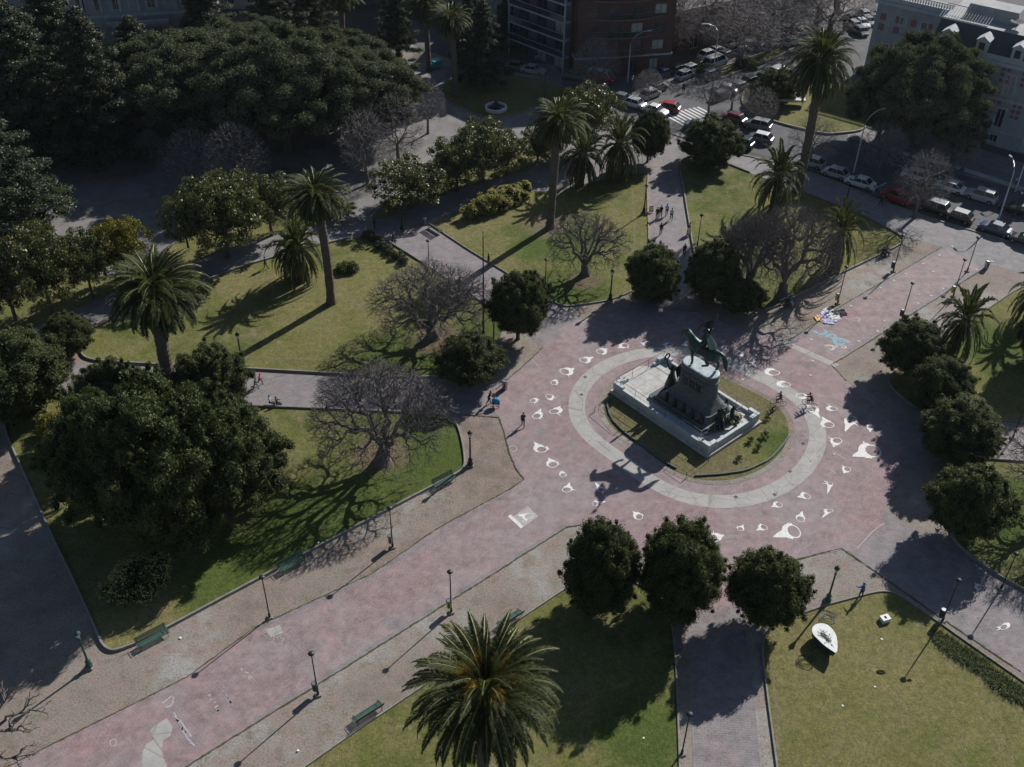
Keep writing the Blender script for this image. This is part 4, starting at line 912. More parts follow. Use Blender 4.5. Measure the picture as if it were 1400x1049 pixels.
# --- hedges and shrubs
def shrub_mesh(seed, rx, ry, h, n, size, mat, r=.5, core=.7, nb=26):
    balls = dome_balls(seed, rx, ry, -h * .2, h, r, nb, .9, .3, 0, .2); return crown_mesh('foliage', seed, balls, n, size, mat, core, .5, .6, .25, .2)
a = G(638, 300); b = G(722, 268); c = (a + b) / 2; L_ = (b - a).length / 2
o = plant('hedge', 'long rounded yellow green hedge on the lawn by the shaded path', 'hedge', None, c, (('foliage', shrub_mesh(201, L_ * 1.05, 1.8, 2.7, 22000, .08, 'leaf_hedge', .62, .75, 110)),), math.atan2(b.y - a.y, b.x - a.x))
SH = [(475, 371, 1.5, 1.0, 'leaf_bush', 'low round patch of dark leaved bushes on the sunny lawn'), (192, 802, 3.0, 2.6, 'leaf_hedge', 'yellowish bush in deep shade at the foot of the thicket'), (76, 592, 2.0, 2.0, 'leaf_yellow', 'dry yellow bush left of the thicket by the long kerb'), (1155, 300, 1.3, 1.8, 'leaf_hedge', 'pale yellow flowering bush beside the low palm'),
      (150, 84, 3.2, 3, 'leaf_yellow', 'yellow green bush below the pale portico'), (262, 400, 1.7, 3.2, 'leaf_yellow', 'yellow leaved shrub right of the left tall palm crown'), (1040, 128, 2.4, 1.8, 'leaf_bush', 'dark shrub on the roundabout lawn'), (1072, 118, 2.2, 1.8, 'leaf_bush', 'pale green shrub behind the white motorboat'), (965, 100, 2.0, 1.5, 'leaf_bush', 'shrub at the tip of the median'), (1020, 92, 2.2, 1.2, 'leaf_bush', 'shrub in the middle of the median'), (744, 408, 1.2, 2.2, 'leaf_bush', 'dark shrub beside the lamp with the white box'), (730, 398, 1.4, 2.4, 'leaf_bush', 'bushy shrub behind the dark dome tree by the mast'), (505, 326, 1.0, 1.0, 'leaf_ficus', 'low shrub at the corner of the lawn hedge')]
for i, (bx, by, r, h, mt, lab) in enumerate(SH):
    plant('shrub', lab, 'shrub', None, G(bx, by), (('foliage', shrub_mesh(210 + i, r, r * .8, h, 3200, .09, mt, r * .35, .6, 18)),), i)
g1 = shrub_mesh(260, 1.0, .7, 1.2, 1500, .08, 'leaf_ficus', .35, .5, 12)
for i, (bx, by, lab) in enumerate(((512, 330, 'first low bush of the lawn edge hedge, nearest the avenue'), (521, 338, 'second low bush of the lawn edge hedge'), (533, 347, 'fourth low bush of the lawn edge hedge'), (527, 341, 'third low bush of the lawn edge hedge'), (543, 353, 'fifth low bush of the lawn edge hedge'), (552, 360, 'sixth low bush of the lawn edge hedge, nearest the lamp'))):
    plant('shrub', lab, 'shrub', 'low bushes along the lawn edge', G(bx, by), (('foliage', g1),), i, .85)
def strap_plant(seed):
    nr = np.random.default_rng(seed); Q = []
    for k in range(420):
        b = np.array([*(nr.normal(0, .42, 2)), 0]); az = nr.uniform(0, 6.283); el = nr.uniform(.5, 1.35); l = nr.uniform(.5, .95)
        d = np.array([math.cos(az) * math.cos(el), math.sin(az) * math.cos(el), math.sin(el)]); m_ = b + d * l * .6; tp = b + d * l + np.array([math.cos(az), math.sin(az), -1]) * l * .25
        w = unit(np.cross(d, [0, 0, 1.0])) * .028; Q.append([b, m_ + w, tp, m_ - w])
    return np_mesh('foliage', np.array(Q).reshape(-1, 3), np.arange(len(Q) * 4).reshape(-1, 4), 'leaf_bush')
sp = [strap_plant(1), strap_plant(2)]
ag = [(1283, 872), (1289, 878), (1296, 883), (1303, 888), (1308, 896), (1315, 893), (1321, 899), (1328, 903), (1334, 907), (1341, 912), (1354, 924), (1362, 930), (1370, 936), (1378, 941), (1385, 947), (1393, 950), (1400, 957)]
for i, (bx, by) in enumerate(ag):
    plant('border_plant', 'strap leaved plant in the long flower bed along the lower right kerb', 'plant', 'strap leaved border plants', G(bx, by), (('foliage', sp[i % 2]),), i * .8, rg.uniform(.62, .85))
isg = shrub_mesh(280, .45, .4, .7, 500, .05, 'leaf_bush', .2, .4, 8)
for i, (dx, dy) in enumerate(((3.4, -6.6), (5.6, -4.9), (6.6, -3.1), (7.3, -.4), (5.0, -3.9))):
    plant('shrub', 'small tussock in the arc of plants on the monument island', 'shrub', 'small tussocks on the monument island', (RCX + dx, RCY + dy, .07), (('foliage', isg),), i, .8 + .1 * (i % 3))
# ------------------------------------------------------------------ object materials
def paint(name, col, rough=0.3, coat=0.6, metal=0.0):
    m, nt, b = node_mat(name); v = objvec(nt); n = noise(nt, v, 2.5, 5, 0.7)
    c = ramp(nt, n, [(0.3, [x * .86 for x in col]), (0.7, [min(1, x * 1.06) for x in col])])
    nt.links.new(c, b.inputs['Base Color']); b.inputs['Roughness'].default_value = rough; b.inputs['Metallic'].default_value = metal; b.inputs['Coat Weight'].default_value = coat; b.inputs['Coat Roughness'].default_value = .12
for n_, c_ in (('car_white', (.72, .72, .72)), ('car_silver', (.42, .43, .45)), ('car_grey', (.16, .17, .18)), ('car_black', (.02, .021, .024)), ('car_red', (.36, .03, .035)), ('car_darkred', (.16, .03, .035)), ('car_blue', (.05, .09, .16)), ('car_teal', (.06, .42, .50)), ('car_green', (.03, .06, .05))):
    paint(n_, c_)
simple('car_glass', (.02, .025, .03), .06, var=.1, spec=.8); simple('tyre', (.02, .02, .02), .85, var=.3); simple('rim', (.45, .45, .46), .35, .8, var=.1)
simple('headlight', (.75, .77, .8), .15, var=.05, spec=.8); simple('taillight', (.42, .02, .02), .25, var=.1)
simple('iron_dark', (.03, .036, .036), .5, .3, var=.35, scale=8); simple('iron_green', (.035, .085, .075), .5, .2, var=.35, scale=8); simple('iron_grey', (.20, .21, .22), .5, .5, var=.25, scale=8)
simple('lamp_glass', (.55, .62, .62), .2, var=.05, spec=.6); simple('bin_yellow', (.42, .44, .04), .5, var=.2); simple('bin_dark', (.05, .07, .08), .5, .3, var=.3); simple('bin_steel', (.38, .40, .42), .35, .8, var=.2, scale=8); simple('bin_orange', (.62, .34, .06), .5, var=.2)
simple('bench_green', (.042, .098, .078), .55, var=.4, scale=5); simple('white_box', (.7, .7, .68), .5, var=.1)
simple('bronze', (.036, .066, .063), .42, .45, var=.45, scale=5, bmp=.4); simple('bronze_dark', (.028, .036, .036), .45, .4, var=.45, scale=5, bmp=.4)
simple('marble', (.44, .43, .41), .7, var=.22, scale=1.6, bmp=.15); simple('granite', (.088, .102, .104), .65, var=.3, scale=3, bmp=.25); simple('granite_pale', (.46, .50, .50), .6, var=.2, scale=2); simple('granite_cap', (.38, .44, .45), .55, var=.25, scale=2)
simple('flower_pink', (.72, .38, .36), .8, var=.4, scale=14); simple('flower_yellow', (.55, .48, .12), .8, var=.5, scale=14); simple('wreath_green', (.06, .09, .03), .8, var=.5, scale=14); simple('flower_white', (.75, .74, .72), .8, var=.2, scale=14)
simple('skin', (.42, .25, .17), .6, var=.1); simple('skin_dark', (.25, .14, .09), .6, var=.1)
for n_, c_ in (('cloth_black', (.016, .016, .019)), ('cloth_navy', (.03, .04, .075)), ('cloth_blue', (.03, .10, .36)), ('cloth_paleblue', (.40, .48, .60)), ('cloth_white', (.62, .62, .62)), ('cloth_grey', (.13, .13, .14)), ('cloth_pink', (.72, .07, .16)), ('cloth_red', (.30, .03, .035)), ('cloth_maroon', (.07, .02, .025)), ('cloth_denim', (.06, .09, .16)), ('cloth_turquoise', (.02, .26, .46)), ('hair_dark', (.015, .011, .009)), ('hair_brown', (.05, .028, .016)), ('shoe', (.03, .03, .03)), ('cloth_green', (.06, .10, .07)), ('cloth_lilac', (.42, .38, .62))):
    simple(n_, c_, .85, var=.25, scale=6)
simple('boat_deck', (.62, .64, .62), .45, var=.14, scale=2); simple('boat_hull', (.035, .045, .055), .4, var=.4, scale=2); simple('rope', (.05, .045, .04), .9, var=.3); simple('boat_white', (.75, .76, .76), .3, var=.08)
simple('steel_pale', (.5, .52, .54), .35, .7, var=.15)

# ------------------------------------------------------------------ lamps, bins
def lantern(label, px, py, group='ornamental lantern posts', mat='iron_dark', h=4.6, glass='lamp_glass'):
    t = thing('street_lamp', label, 'street lamp', G(px, py), 0, group); s = h / 4.6
    mb = MB(); mb.box((0, 0, .12), (.62, .62, .24), 0, 1, .04); mb.build('plinth', 'kerb_stone', t)
    mb = MB(); mb.lathe([(.30, .24), (.32, .34), (.22, .42), (.20, .75), (.25, .82), (.15, .95), (.095, 1.2), (.085, 2.4 * s), (.075, 3.55 * s), (.13, 3.62 * s), (.06, 3.7 * s), (.05, 3.82 * s)], n=10); mb.build('post', mat, t, smooth=True)
    mb = MB(); mb.lathe([(.10, 3.82 * s), (.23, 4.28 * s)], n=6); mb.build('lantern', glass, t)
    mb = MB(); mb.lathe([(.27, 4.28 * s), (.26, 4.33 * s), (.10, 4.48 * s), (.05, 4.5 * s), (.07, 4.55 * s), (.015, 4.68 * s)], n=6)
    for k in range(6):
        a = k * math.pi / 3; mb.tube([(.10 * math.cos(a), .10 * math.sin(a), 3.82 * s), (.235 * math.cos(a), .235 * math.sin(a), 4.29 * s)], .012, 4)
    mb.build('lantern_cap', mat, t)
    return t
def disc_lamp(label, px, py, h=5.15, binmat=None, group='slim post lamps with flat disc heads', rz=0):
    t = thing('street_lamp', label, 'street lamp', G(px, py), rz, group)
    mb = MB(); mb.box((0, 0, .09), (.5, .5, .18), .4, .9, .03); mb.build('base', 'kerb_stone', t)
    mb = MB(); mb.lathe([(.11, .15), (.11, .55), (.06, .62), (.055, h * .6), (.045, h - .25), (.10, h - .2), (.04, h - .12)], n=8); mb.build('post', 'iron_dark', t, smooth=True)
    mb = MB(); mb.lathe([(.09, h - .16), (.24, h - .06), (.26, h), (.22, h + .05), (.05, h + .12)], n=14); mb.build('lamp_head', 'iron_dark', t, smooth=True)
    if binmat:
        tail = label.split('lamp', 1)[1]
        for w_ in ('over a yellow bin', 'with a yellow bin', 'over a dark bin', 'with a dark bin', 'with a steel bin'): tail = tail.replace(' ' + w_, '')
        bn = litter_bin(label_bin[binmat] + tail, binmat, None)
        p = G(px, py); bn.location = (p.x - .16, p.y + .12, .55)
    return t
label_bin = {'bin_yellow': 'yellow bin on the lamp', 'bin_dark': 'dark bin on the lamp', 'bin_steel': 'steel bin on the lamp'}
def litter_bin(label, mat, loc, group='litter bins', s=1.0):
    t = thing('litter_bin', label, 'litter bin', loc or (0, 0, 0), 0, group, s)
    mb = MB(); mb.lathe([(.20, 0), (.24, .06), (.26, .78), (.28, .82)], n=12); mb.build('bin_body', mat, t, smooth=False)
    mb = MB(); mb.lathe([(.28, .82), (.29, .86), (.22, .93), (.20, .90)], n=12); mb.build('rim', 'iron_grey', t)
    mb = MB(); mb.box((.0, -.24, .5), (.12, .12, .5)); mb.build('bracket', 'iron_dark', t)
    return t
lantern('green lantern post at the far left, shining against the deep shade', 123, 913, mat='iron_green')
lantern('black lantern post on the gravel near the bench under the widest bare tree', 643, 637)
lantern('green topped lantern post beside the old boat', 1131, 823, mat='iron_green')
lantern('lantern post on the sunny lawn beside the running child in pink', 332, 501)
lantern('lantern post at the lawn corner right of the bare tree with the thick trunk', 834, 412)
lantern('lantern post in the tree shade of the gravel avenue', 550, 316)
lantern('lantern post in the shade of the bushy dome tree by the mast', 675, 481)
lantern('lantern post by the left kerb of the walkers path', 880, 293)
lantern('lantern post on the lawn end beside the sidewalk bare tree', 1155, 284)
lantern('lantern post at the far end of the right diagonal path', 1385, 300)
lantern('lantern post by the taxi at the crossing', 862, 140)
disc_lamp('disc lamp over a yellow bin on the south side of the long pink path', 617, 838, 5.2, 'bin_yellow')
disc_lamp('disc lamp over a dark bin nearest the bottom edge on the pink path', 435, 951, 5.3, 'bin_dark')
disc_lamp('disc lamp by the chalk star at the left part of the pink path', 369, 845)
disc_lamp('disc lamp with a steel bin between the two green benches', 537, 749, 5.1, 'bin_steel')
disc_lamp('disc lamp with a yellow bin on the grey diagonal path at the top left', 587, 377, 5.0, 'bin_yellow')
disc_lamp('disc lamp with a yellow bin near the cloths spread on the ground', 1145, 416, 5.3, 'bin_yellow')
disc_lamp('disc lamp with a dark bin opposite the seated pair, upper right path', 1221, 372, 5.3, 'bin_dark')
disc_lamp('disc lamp with a yellow bin near the small palm at the right', 1303, 406, 5.3, 'bin_yellow')
disc_lamp('disc lamp rising behind the topmost tree of the right row', 1233, 438, 5.2, 'bin_dark')
disc_lamp('disc lamp behind the bushy dome tree by the mast', 674, 432, 5.2)
disc_lamp('disc lamp on the lawn corner left of the thick trunked bare tree', 745, 403, 5.0)
disc_lamp('disc lamp behind the dome tree at the right mouth of the walkers path', 953, 339, 4.8)
disc_lamp('disc lamp at the left kerb of the grey path at the bottom', 932, 1032, 5.2)
disc_lamp('disc lamp over a dark bin by the flower bed at the lower right', 1288, 850, 5.3, 'bin_dark')
disc_lamp('disc lamp in the net of branch shadows at the right', 1368, 806, 4.6)
disc_lamp('disc lamp at the right edge by the bare tree', 1384, 600, 4.6)
disc_lamp('disc lamp at the corner where path and sidewalk meet', 1322, 372, 5.0)
p = G(742, 397); t = thing('junction_box', 'small white box on a post beside the disc lamp on the lawn corner', 'box', p)
mb = MB(); mb.tube([(0, 0, 0), (0, 0, .8)], .03, 6); mb.build('post', 'iron_dark', t); mb = MB(); mb.box((0, 0, .95), (.5, .3, .35), .5, 1, .03); mb.build('box', 'white_box', t)
litter_bin('grey litter bin alone on the pink path edge near the stroller', 'bin_steel', G(690, 532), s=1.25)
litter_bin('grey litter bin at the far corner of the right diagonal path', 'bin_steel', G(1348, 367), s=1.2)
litter_bin('grey litter bin on the path corner left of the bench on the grey diagonal', 'bin_steel', G(580, 307), s=1.1)
# orange vendor signs on the walkers path
for x, y, lab in ((890, 291, 'orange and cream standing board at the left kerb of the walkers path'), (941, 323, 'orange box at the feet of the person in blue, walkers path')):
    t = thing('display_board', lab, 'board', G(x, y), .2)
    mb = MB(); mb.box((0, 0, .62), (.62, .12, .95), 0, .92, .02); mb.build('panel', 'bin_orange', t); mb = MB(); mb.box((0, -.075, .7), (.45, .02, .55)); mb.build('sheet', 'flower_white', t)
    mb = MB(); mb.box((-.25, .1, .3), (.04, .04, .6)); mb.build('leg', 'iron_dark', t); mb = MB(); mb.box((.25, .1, .3), (.04, .04, .6)); mb.build('leg', 'iron_dark', t)
# tall mast
t = thing('mast', 'very tall thin mast between bare tree and bushy dome tree', 'mast', G(661, 456))
mb = MB(); mb.lathe([(.2, 0), (.2, .3), (.11, .4), (.09, 6), (.05, 12.6), (.02, 13.2)], n=8); mb.build('pole', 'iron_dark', t, smooth=True); mb = MB(); mb.box((0, -.16, 1.7), (.3, .18, .5), 0, 1, .02); mb.build('control_box', 'iron_grey', t)
mb = MB(); mb.lathe([(.04, 13.2), (.10, 13.28), (.02, 13.42)], n=8); mb.build('finial', 'iron_grey', t)
def cobra(label, px, py, h, reach, rz, mat='steel_pale'):
    t = thing('street_light', label, 'street light', G(px, py), rz, 'curved street lights')
    mb = MB(); pts = [(0, 0, 0), (0, 0, h * .75)] + [(reach * (1 - math.cos(a)), 0, h * .75 + h * .25 * math.sin(a)) for a in (.4, .8, 1.2, 1.5)]
    mb.tube(pts, [.11, .08, .06, .05, .05, .045], 8); mb.build('pole', mat, t, smooth=True)
    mb = MB(); mb.box((reach * (1 - math.cos(1.5)) + .3, 0, h - .02), (.75, .28, .14), 0, .8, .03); mb.build('lamp_head', 'lamp_glass', t)
cobra('curved pale street light before the dark palace tree', 1167, 236, 9.5, 2.6, RAD(20)); cobra('curved street light over the taxi crossing', 858, 112, 8.5, 3.0, RAD(15)); cobra('curved street light on the avenue median, the nearer', 975, 98, 8.5, 2.8, RAD(195)); cobra('curved street light on the avenue median, the farther', 1010, 85, 8.5, 2.8, RAD(10)); cobra('street light among the parked cars at the right', 1365, 300, 8.5, 1.6, RAD(100)); cobra('street light at the shaded corner of the palace forecourt', 1388, 262, 7, 1.2, RAD(100))
t = thing('signal_post', 'white pole beside the avenue, far up', 'pole', G(1103, 52)); mb = MB(); mb.lathe([(.16, 0), (.14, 3), (.05, 5)], n=8); mb.build('pole', 'white_box', t); mb = MB(); mb.box((0, 0, 5.1), (.3, .3, .25)); mb.build('cap', 'white_box', t)

# ------------------------------------------------------------------ benches
def bench(label, px, py, ang, L=2.5):
    t = thing('park_bench', label, 'bench', G(px, py), ang, 'green slatted park benches')
    mb = MB()
    for k in range(5): mb.box((0, -.28 + k * .125, .45 - .015 * abs(k - 2)), (L, .09, .035))
    mb.build('seat', 'bench_green', t)
    mb = MB()
    for k in range(5): mb.box((0, .31 + k * .035, .55 + k * .10), (L, .03, .075))
    mb.build('backrest', 'bench_green', t)
    for sx in (-1, 1):
        mb = MB(); x = sx * (L / 2 - .18)
        mb.tube([(x, -.30, 0), (x, -.26, .42), (x, .26, .42), (x, .48, 1.0)], .028, 6); mb.tube([(x, .34, 0), (x, .25, .42)], .028, 6); mb.tube([(x, -.3, .44), (x, -.32, .66), (x, .3, .68)], .022, 6)
        mb.build('leg', 'iron_dark', t)
    return t
aD = ANG((140, 992), (510, 784))
bench('green bench at the rounded kerb corner at the lower left, near the green lantern post', 210, 877, aD, 2.7); bench('green bench on the kerb left of the disc lamp with the steel bin', 400, 775, aD, 2.6); bench('green bench under the wide bare tree nearest the plaza', 608, 662, aD, 2.5)
bench('green bench seen from behind at the bottom, left of the big palm', 503, 978, aD + math.pi, 2.6); bench('green bench half hidden behind the big palm top', 697, 850, aD + math.pi, 2.5); bench('bench on the grey diagonal path at the top left, against the kerb', 595, 316, ANG((587, 307), (697, 377)) + math.pi, 2.5)
bench('bench lit white in the shade of the palm on the upper right path', 1141, 384, ANG((1057, 422), (1232, 333)), 2.2); bench('bench under the seated pair at the upper right path', 1208, 350, ANG((1057, 422), (1232, 333)), 2.0); bench('bench with the two people beside the grey bare tree behind the monument', 1077, 418, ANG((1057, 422), (1232, 333)), 2.2); bench('bench far up on the avenue pavement', 1040, 94, .6, 2.5)

# ------------------------------------------------------------------ skin modifier figures
def skin_mesh(joints, edges, radii, name='m', sub=1, extra=None):
    """one continuous surface grown round connected joints"""
    me = bpy.data.meshes.new(name); me.from_pydata([tuple(j) for j in joints], edges, []); o = bpy.data.objects.new(name, me); COL.objects.link(o)
    o.modifiers.new('s', 'SKIN'); 
    for i, d in enumerate(me.skin_vertices[0].data):
        r = radii[i]; d.radius = (r, r) if isinstance(r, (int, float)) else r; d.use_root = (i == 0)
    if sub: mo = o.modifiers.new('u', 'SUBSURF'); mo.levels = sub; mo.render_levels = sub
    bpy.context.view_layer.update(); dg = bpy.context.evaluated_depsgraph_get()
    out = bpy.data.meshes.new_from_object(o.evaluated_get(dg)); bpy.data.objects.remove(o); bpy.data.meshes.remove(me)
    out.name = name; out.polygons.foreach_set('use_smooth', [True] * len(out.polygons)); out.materials.clear()
    return out
def V3(*a): return Vector(a)
def body_joints(pose):
    """joints of a 1.7 m figure facing +x"""
    P = dict(ll=0.28, rl=-0.25, lk=0.1, rk=0.35, la=-.35, ra=.35, le=.3, re=.3, lean=.04, hip=.90, sh=0.0)
    P.update(pose); J = {}
    hip = V3(0, 0, P['hip']); up = V3(math.sin(P['lean']), 0, math.cos(P['lean']))
    J['pelvis'] = hip; J['waist'] = hip + up * .16; J['chest'] = hip + up * .36; J['neckb'] = hip + up * .53; J['neck'] = hip + up * .60 + V3(.01, 0, 0); J['head'] = hip + up * .70 + V3(.025, 0, 0); J['crown'] = hip + up * .79 + V3(.012, 0, 0)
    for s, n in ((1, 'l'), (-1, 'r')):
        a, k = P[n + 'l'], P[n + 'k']; h = hip + V3(0, s * .10, -.04); kn = h + V3(math.sin(a), s * .02, -math.cos(a)) * .42; b = a - k; an = kn + V3(math.sin(b), 0, -math.cos(b)) * .41
        J[n + 'hip'] = h; J[n + 'knee'] = kn; J[n + 'ank'] = an; J[n + 'toe'] = an + V3(.15 * math.cos(b * .6), s * .02, -.04 + .15 * math.sin(b * .6))
        a, e = P[n + 'a'], P[n + 'e']; sh = J['neckb'] + V3(0, s * .185, -.03); out = P.get(n + 'o', .10)
        el = sh + V3(math.sin(a), s * math.sin(out), -math.cos(a) * math.cos(out)).normalized() * .29; w = el + V3(math.sin(a + e), s * .03, -math.cos(a + e)).normalized() * .25
        dr = (w - el).normalized(); J[n + 'sh'] = sh; J[n + 'el'] = el; J[n + 'wr'] = w; J[n + 'palm'] = w + dr * .06
        side = dr.cross(V3(0, 1, 0)).normalized()
        for q in range(4):
            f0 = w + dr * .095 + side * (.027 - .018 * q); J[n + 'f%da' % q] = f0; J[n + 'f%db' % q] = f0 + (dr * .8 + V3(0, -s * .5, 0)).normalized() * (.045, .06, .065, .055)[q]
        J[n + 'tha'] = w + dr * .03 + side * .035; J[n + 'thb'] = w + dr * .075 + side * .065
    return J
POSES = {}
def person_meshes(key, pose):
    if key in POSES: return POSES[key]
    J = body_joints(pose); zmin = min(J['ltoe'].z, J['rtoe'].z, J['lank'].z - .06, J['rank'].z - .06) - .02
    if not pose.get('float'):
        for k in J: J[k] = J[k] - V3(0, 0, zmin)
    def mk(names, edges, rad, name, sub=1):
        ix = {n: i for i, n in enumerate(names)}; return skin_mesh([J[n] for n in names], [(ix[a], ix[b]) for a, b in edges], rad, name, sub)
    nm = ['pelvis', 'waist', 'chest', 'neckb', 'neck', 'head', 'crown']; ed = [(nm[i], nm[i + 1]) for i in range(6)]; rd = [(.13, .10), (.115, .09), (.135, .10), (.09, .07), .052, (.082, .095), (.062, .075)]
    for s in 'lr':
        nm += [s + 'sh', s + 'el', s + 'wr', s + 'palm']; rd += [.052, .042, .028, (.036, .018)]; ed += [('neckb', s + 'sh'), (s + 'sh', s + 'el'), (s + 'el', s + 'wr'), (s + 'wr', s + 'palm')]
        for q in range(4): nm += [s + 'f%da' % q, s + 'f%db' % q]; rd += [.010, .008]; ed += [(s + 'palm', s + 'f%da' % q), (s + 'f%da' % q, s + 'f%db' % q)]
        nm += [s + 'tha', s + 'thb']; rd += [.011, .009]; ed += [(s + 'palm', s + 'tha'), (s + 'tha', s + 'thb')]
        nm += [s + 'hip', s + 'knee', s + 'ank', s + 'toe']; rd += [.085, .058, .038, .032]; ed += [('pelvis', s + 'hip'), (s + 'hip', s + 'knee'), (s + 'knee', s + 'ank'), (s + 'ank', s + 'toe')]
    out = {'body': mk(nm, ed, rd, 'body')}
    out['shirt'] = mk(['chest', 'waist', 'pelvis', 'neckb', 'lsh', 'lel', 'lwr', 'rsh', 'rel', 'rwr'], [('chest', 'waist'), ('waist', 'pelvis'), ('chest', 'neckb'), ('neckb', 'lsh'), ('lsh', 'lel'), ('lel', 'lwr'), ('neckb', 'rsh'), ('rsh', 'rel'), ('rel', 'rwr')],
                      [(.165, .13), (.145, .12), (.155, .125), (.105, .085), .075, .058, .04, .075, .058, .04], 'shirt')
    out['trousers'] = mk(['pelvis', 'lhip', 'lknee', 'lank', 'rhip', 'rknee', 'rank'], [('pelvis', 'lhip'), ('lhip', 'lknee'), ('lknee', 'lank'), ('pelvis', 'rhip'), ('rhip', 'rknee'), ('rknee', 'rank')], [(.145, .115), .10, .072, .052, .10, .072, .052], 'trousers')
    mb = MB(); hd = J['head'].lerp(J['crown'], .5)
    bm = bmesh.new(); bmesh.ops.create_icosphere(bm, subdivisions=2, radius=1.0)
    for v in bm.verts:
        v.co = V3(v.co.x * .108 - .018, v.co.y * .095, v.co.z * .118 + .02)
        if v.co.x > .045 and v.co.z < .07: v.co.x = .03
        v.co += hd
    h = bpy.data.meshes.new('hair'); bm.to_mesh(h); bm.free(); out['hair'] = h
    for s in 'lr':
        a, t_ = J[s + 'ank'], J[s + 'toe']; out['shoe_' + s] = skin_mesh([a + V3(-.03, 0, -.045), (a + t_) / 2 + V3(0, 0, -.03), t_ + V3(.02, 0, 0)], [(0, 1), (1, 2)], [(.048, .045), (.048, .04), (.038, .028)], 'shoe', 1)
    mb = MB()
    f = J['head']
    for s in (-1, 1): mb.lathe([(.003, -.010), (.012, 0), (.003, .010)], (f.x + .088, f.y + s * .033, f.z + .02), 6)
    mb.lathe([(.005, .028), (.016, -.012), (.006, -.018)], (f.x + .100, f.y, f.z + .0), 5); o = mb.build('face', 'hair_dark'); out['face'] = o.data; bpy.data.objects.remove(o)
    POSES[key] = out; return out
PO = {'walk': dict(), 'walk2': dict(ll=-.22, rl=.3, lk=.35, rk=.08, la=.3, ra=-.35), 'stand': dict(ll=.04, rl=-.03, lk=.02, rk=.05, la=.05, ra=.0, le=.2, re=.2), 'push': dict(la=.95, ra=.95, le=.4, re=.4, lean=.22), 'run': dict(ll=.6, rl=-.45, lk=.5, rk=.9, la=-.7, ra=.7, le=1.2, re=1.2, lean=.15),
      'arms': dict(ll=.12, rl=-.12, lk=.02, rk=.02, la=.5, ra=.4, lo=1.0, ro=1.0, le=.8, re=1.0), 'sit': dict(ll=1.45, rl=1.40, lk=1.45, rk=1.35, la=.5, ra=.4, le=.9, re=.9, lean=-.05, hip=.55, float=1), 'crouch': dict(ll=1.7, rl=1.5, lk=2.2, rk=2.0, la=.9, ra=.8, le=.4, re=.5, lean=.4, hip=.38, float=1),
      'cycle': dict(ll=1.25, rl=.75, lk=1.25, rk=.9, la=1.05, ra=1.05, le=.25, re=.25, lean=.42, hip=1.0, float=1), 'cycle_up': dict(ll=1.1, rl=.6, lk=1.2, rk=.75, la=.75, ra=.75, le=.5, re=.5, lean=.12, hip=1.02, float=1)}
def person(label, loc, rz, pose, shirt, trousers, hair='hair_dark', skin='skin', s=1.0, group=None, shoe='shoe'):
    M = person_meshes(pose, PO[pose]); t = thing('person', label, 'person', loc, rz, group, s)
    for part, mat in (('body', skin), ('shirt', shirt), ('trousers', trousers), ('hair', hair), ('shoe_l', shoe), ('shoe_r', shoe), ('face', 'hair_dark')):
        me = M[part]; o = link('shoe' if part.startswith('shoe') else part, me, t)
        if not me.materials: me.materials.append(MATS[mat])
        o.material_slots[0].link = 'OBJECT'; o.material_slots[0].material = MATS[mat]
    return t
WALK = 'people walking and standing in the park'
def pp(label, px, py, tox, toy, *a, **k):
    person(label, G(px, py) + V3(0, 0, .03), ANG((px, py), (tox, toy)), *a, group=WALK, **k)
pp('person in a dark coat, rear left of the walking group of four', 903, 297, 903, 250, 'walk', 'cloth_black', 'cloth_navy'); pp('person in a pale blue top in the walking group of four', 911, 295, 912, 250, 'walk2', 'cloth_paleblue', 'cloth_navy')
pp('person in a whitish top and black trousers, rightmost of the walking group of four', 917.5, 301, 920, 250, 'walk', 'cloth_white', 'cloth_black'); pp('person in a wide dark jacket, leftmost of the walking group of four', 898, 300, 898, 250, 'stand', 'cloth_black', 'cloth_black')
pp('person in black walking alone below the group of four', 903, 321, 905, 280, 'walk2', 'cloth_black', 'cloth_navy'); pp('person in a dark jacket walking alone nearest the plaza on the walkers path', 935, 350, 937, 300, 'walk', 'cloth_navy', 'cloth_black')
pp('person in blue standing at the right kerb of the walkers path', 942, 320, 900, 320, 'stand', 'cloth_blue', 'cloth_navy', s=.95); pp('person with a red top walking towards the crossing', 912.5, 180, 905, 200, 'walk', 'cloth_maroon', 'cloth_navy')
pp('person in black standing beyond the crossing on the traffic island', 934, 127, 934, 140, 'stand', 'cloth_black', 'cloth_black'); pp('person in black walking on the grey diagonal path at the top left', 538.5, 334, 560, 345, 'walk', 'cloth_black', 'cloth_black')
pp('person walking at the left beside the low palm with a doubled trunk', 364, 368, 330, 375, 'walk2', 'cloth_black', 'cloth_denim'); pp('person standing in the tree shade of the gravel avenue', 512.5, 314, 540, 314, 'stand', 'cloth_black', 'cloth_black')
pp('person in black standing at the kerb between mast and grey path', 668, 364, 640, 360, 'stand', 'cloth_black', 'cloth_grey'); pp('child in a pink top running on the left path', 356, 526, 420, 530, 'run', 'cloth_pink', 'cloth_navy', s=.86); pp('child in a dark green top running beside the one in pink', 350, 532, 420, 536, 'run', 'cloth_green', 'cloth_grey', s=.86)
pp('woman in a maroon top pushing the turquoise stroller', 668.5, 553, 700, 552, 'push', 'cloth_maroon', 'cloth_black'); pp('person in a dark jacket crossing the plaza alone near the painted scarves', 715, 583, 716, 560, 'walk', 'cloth_navy', 'cloth_black', hair='hair_dark')
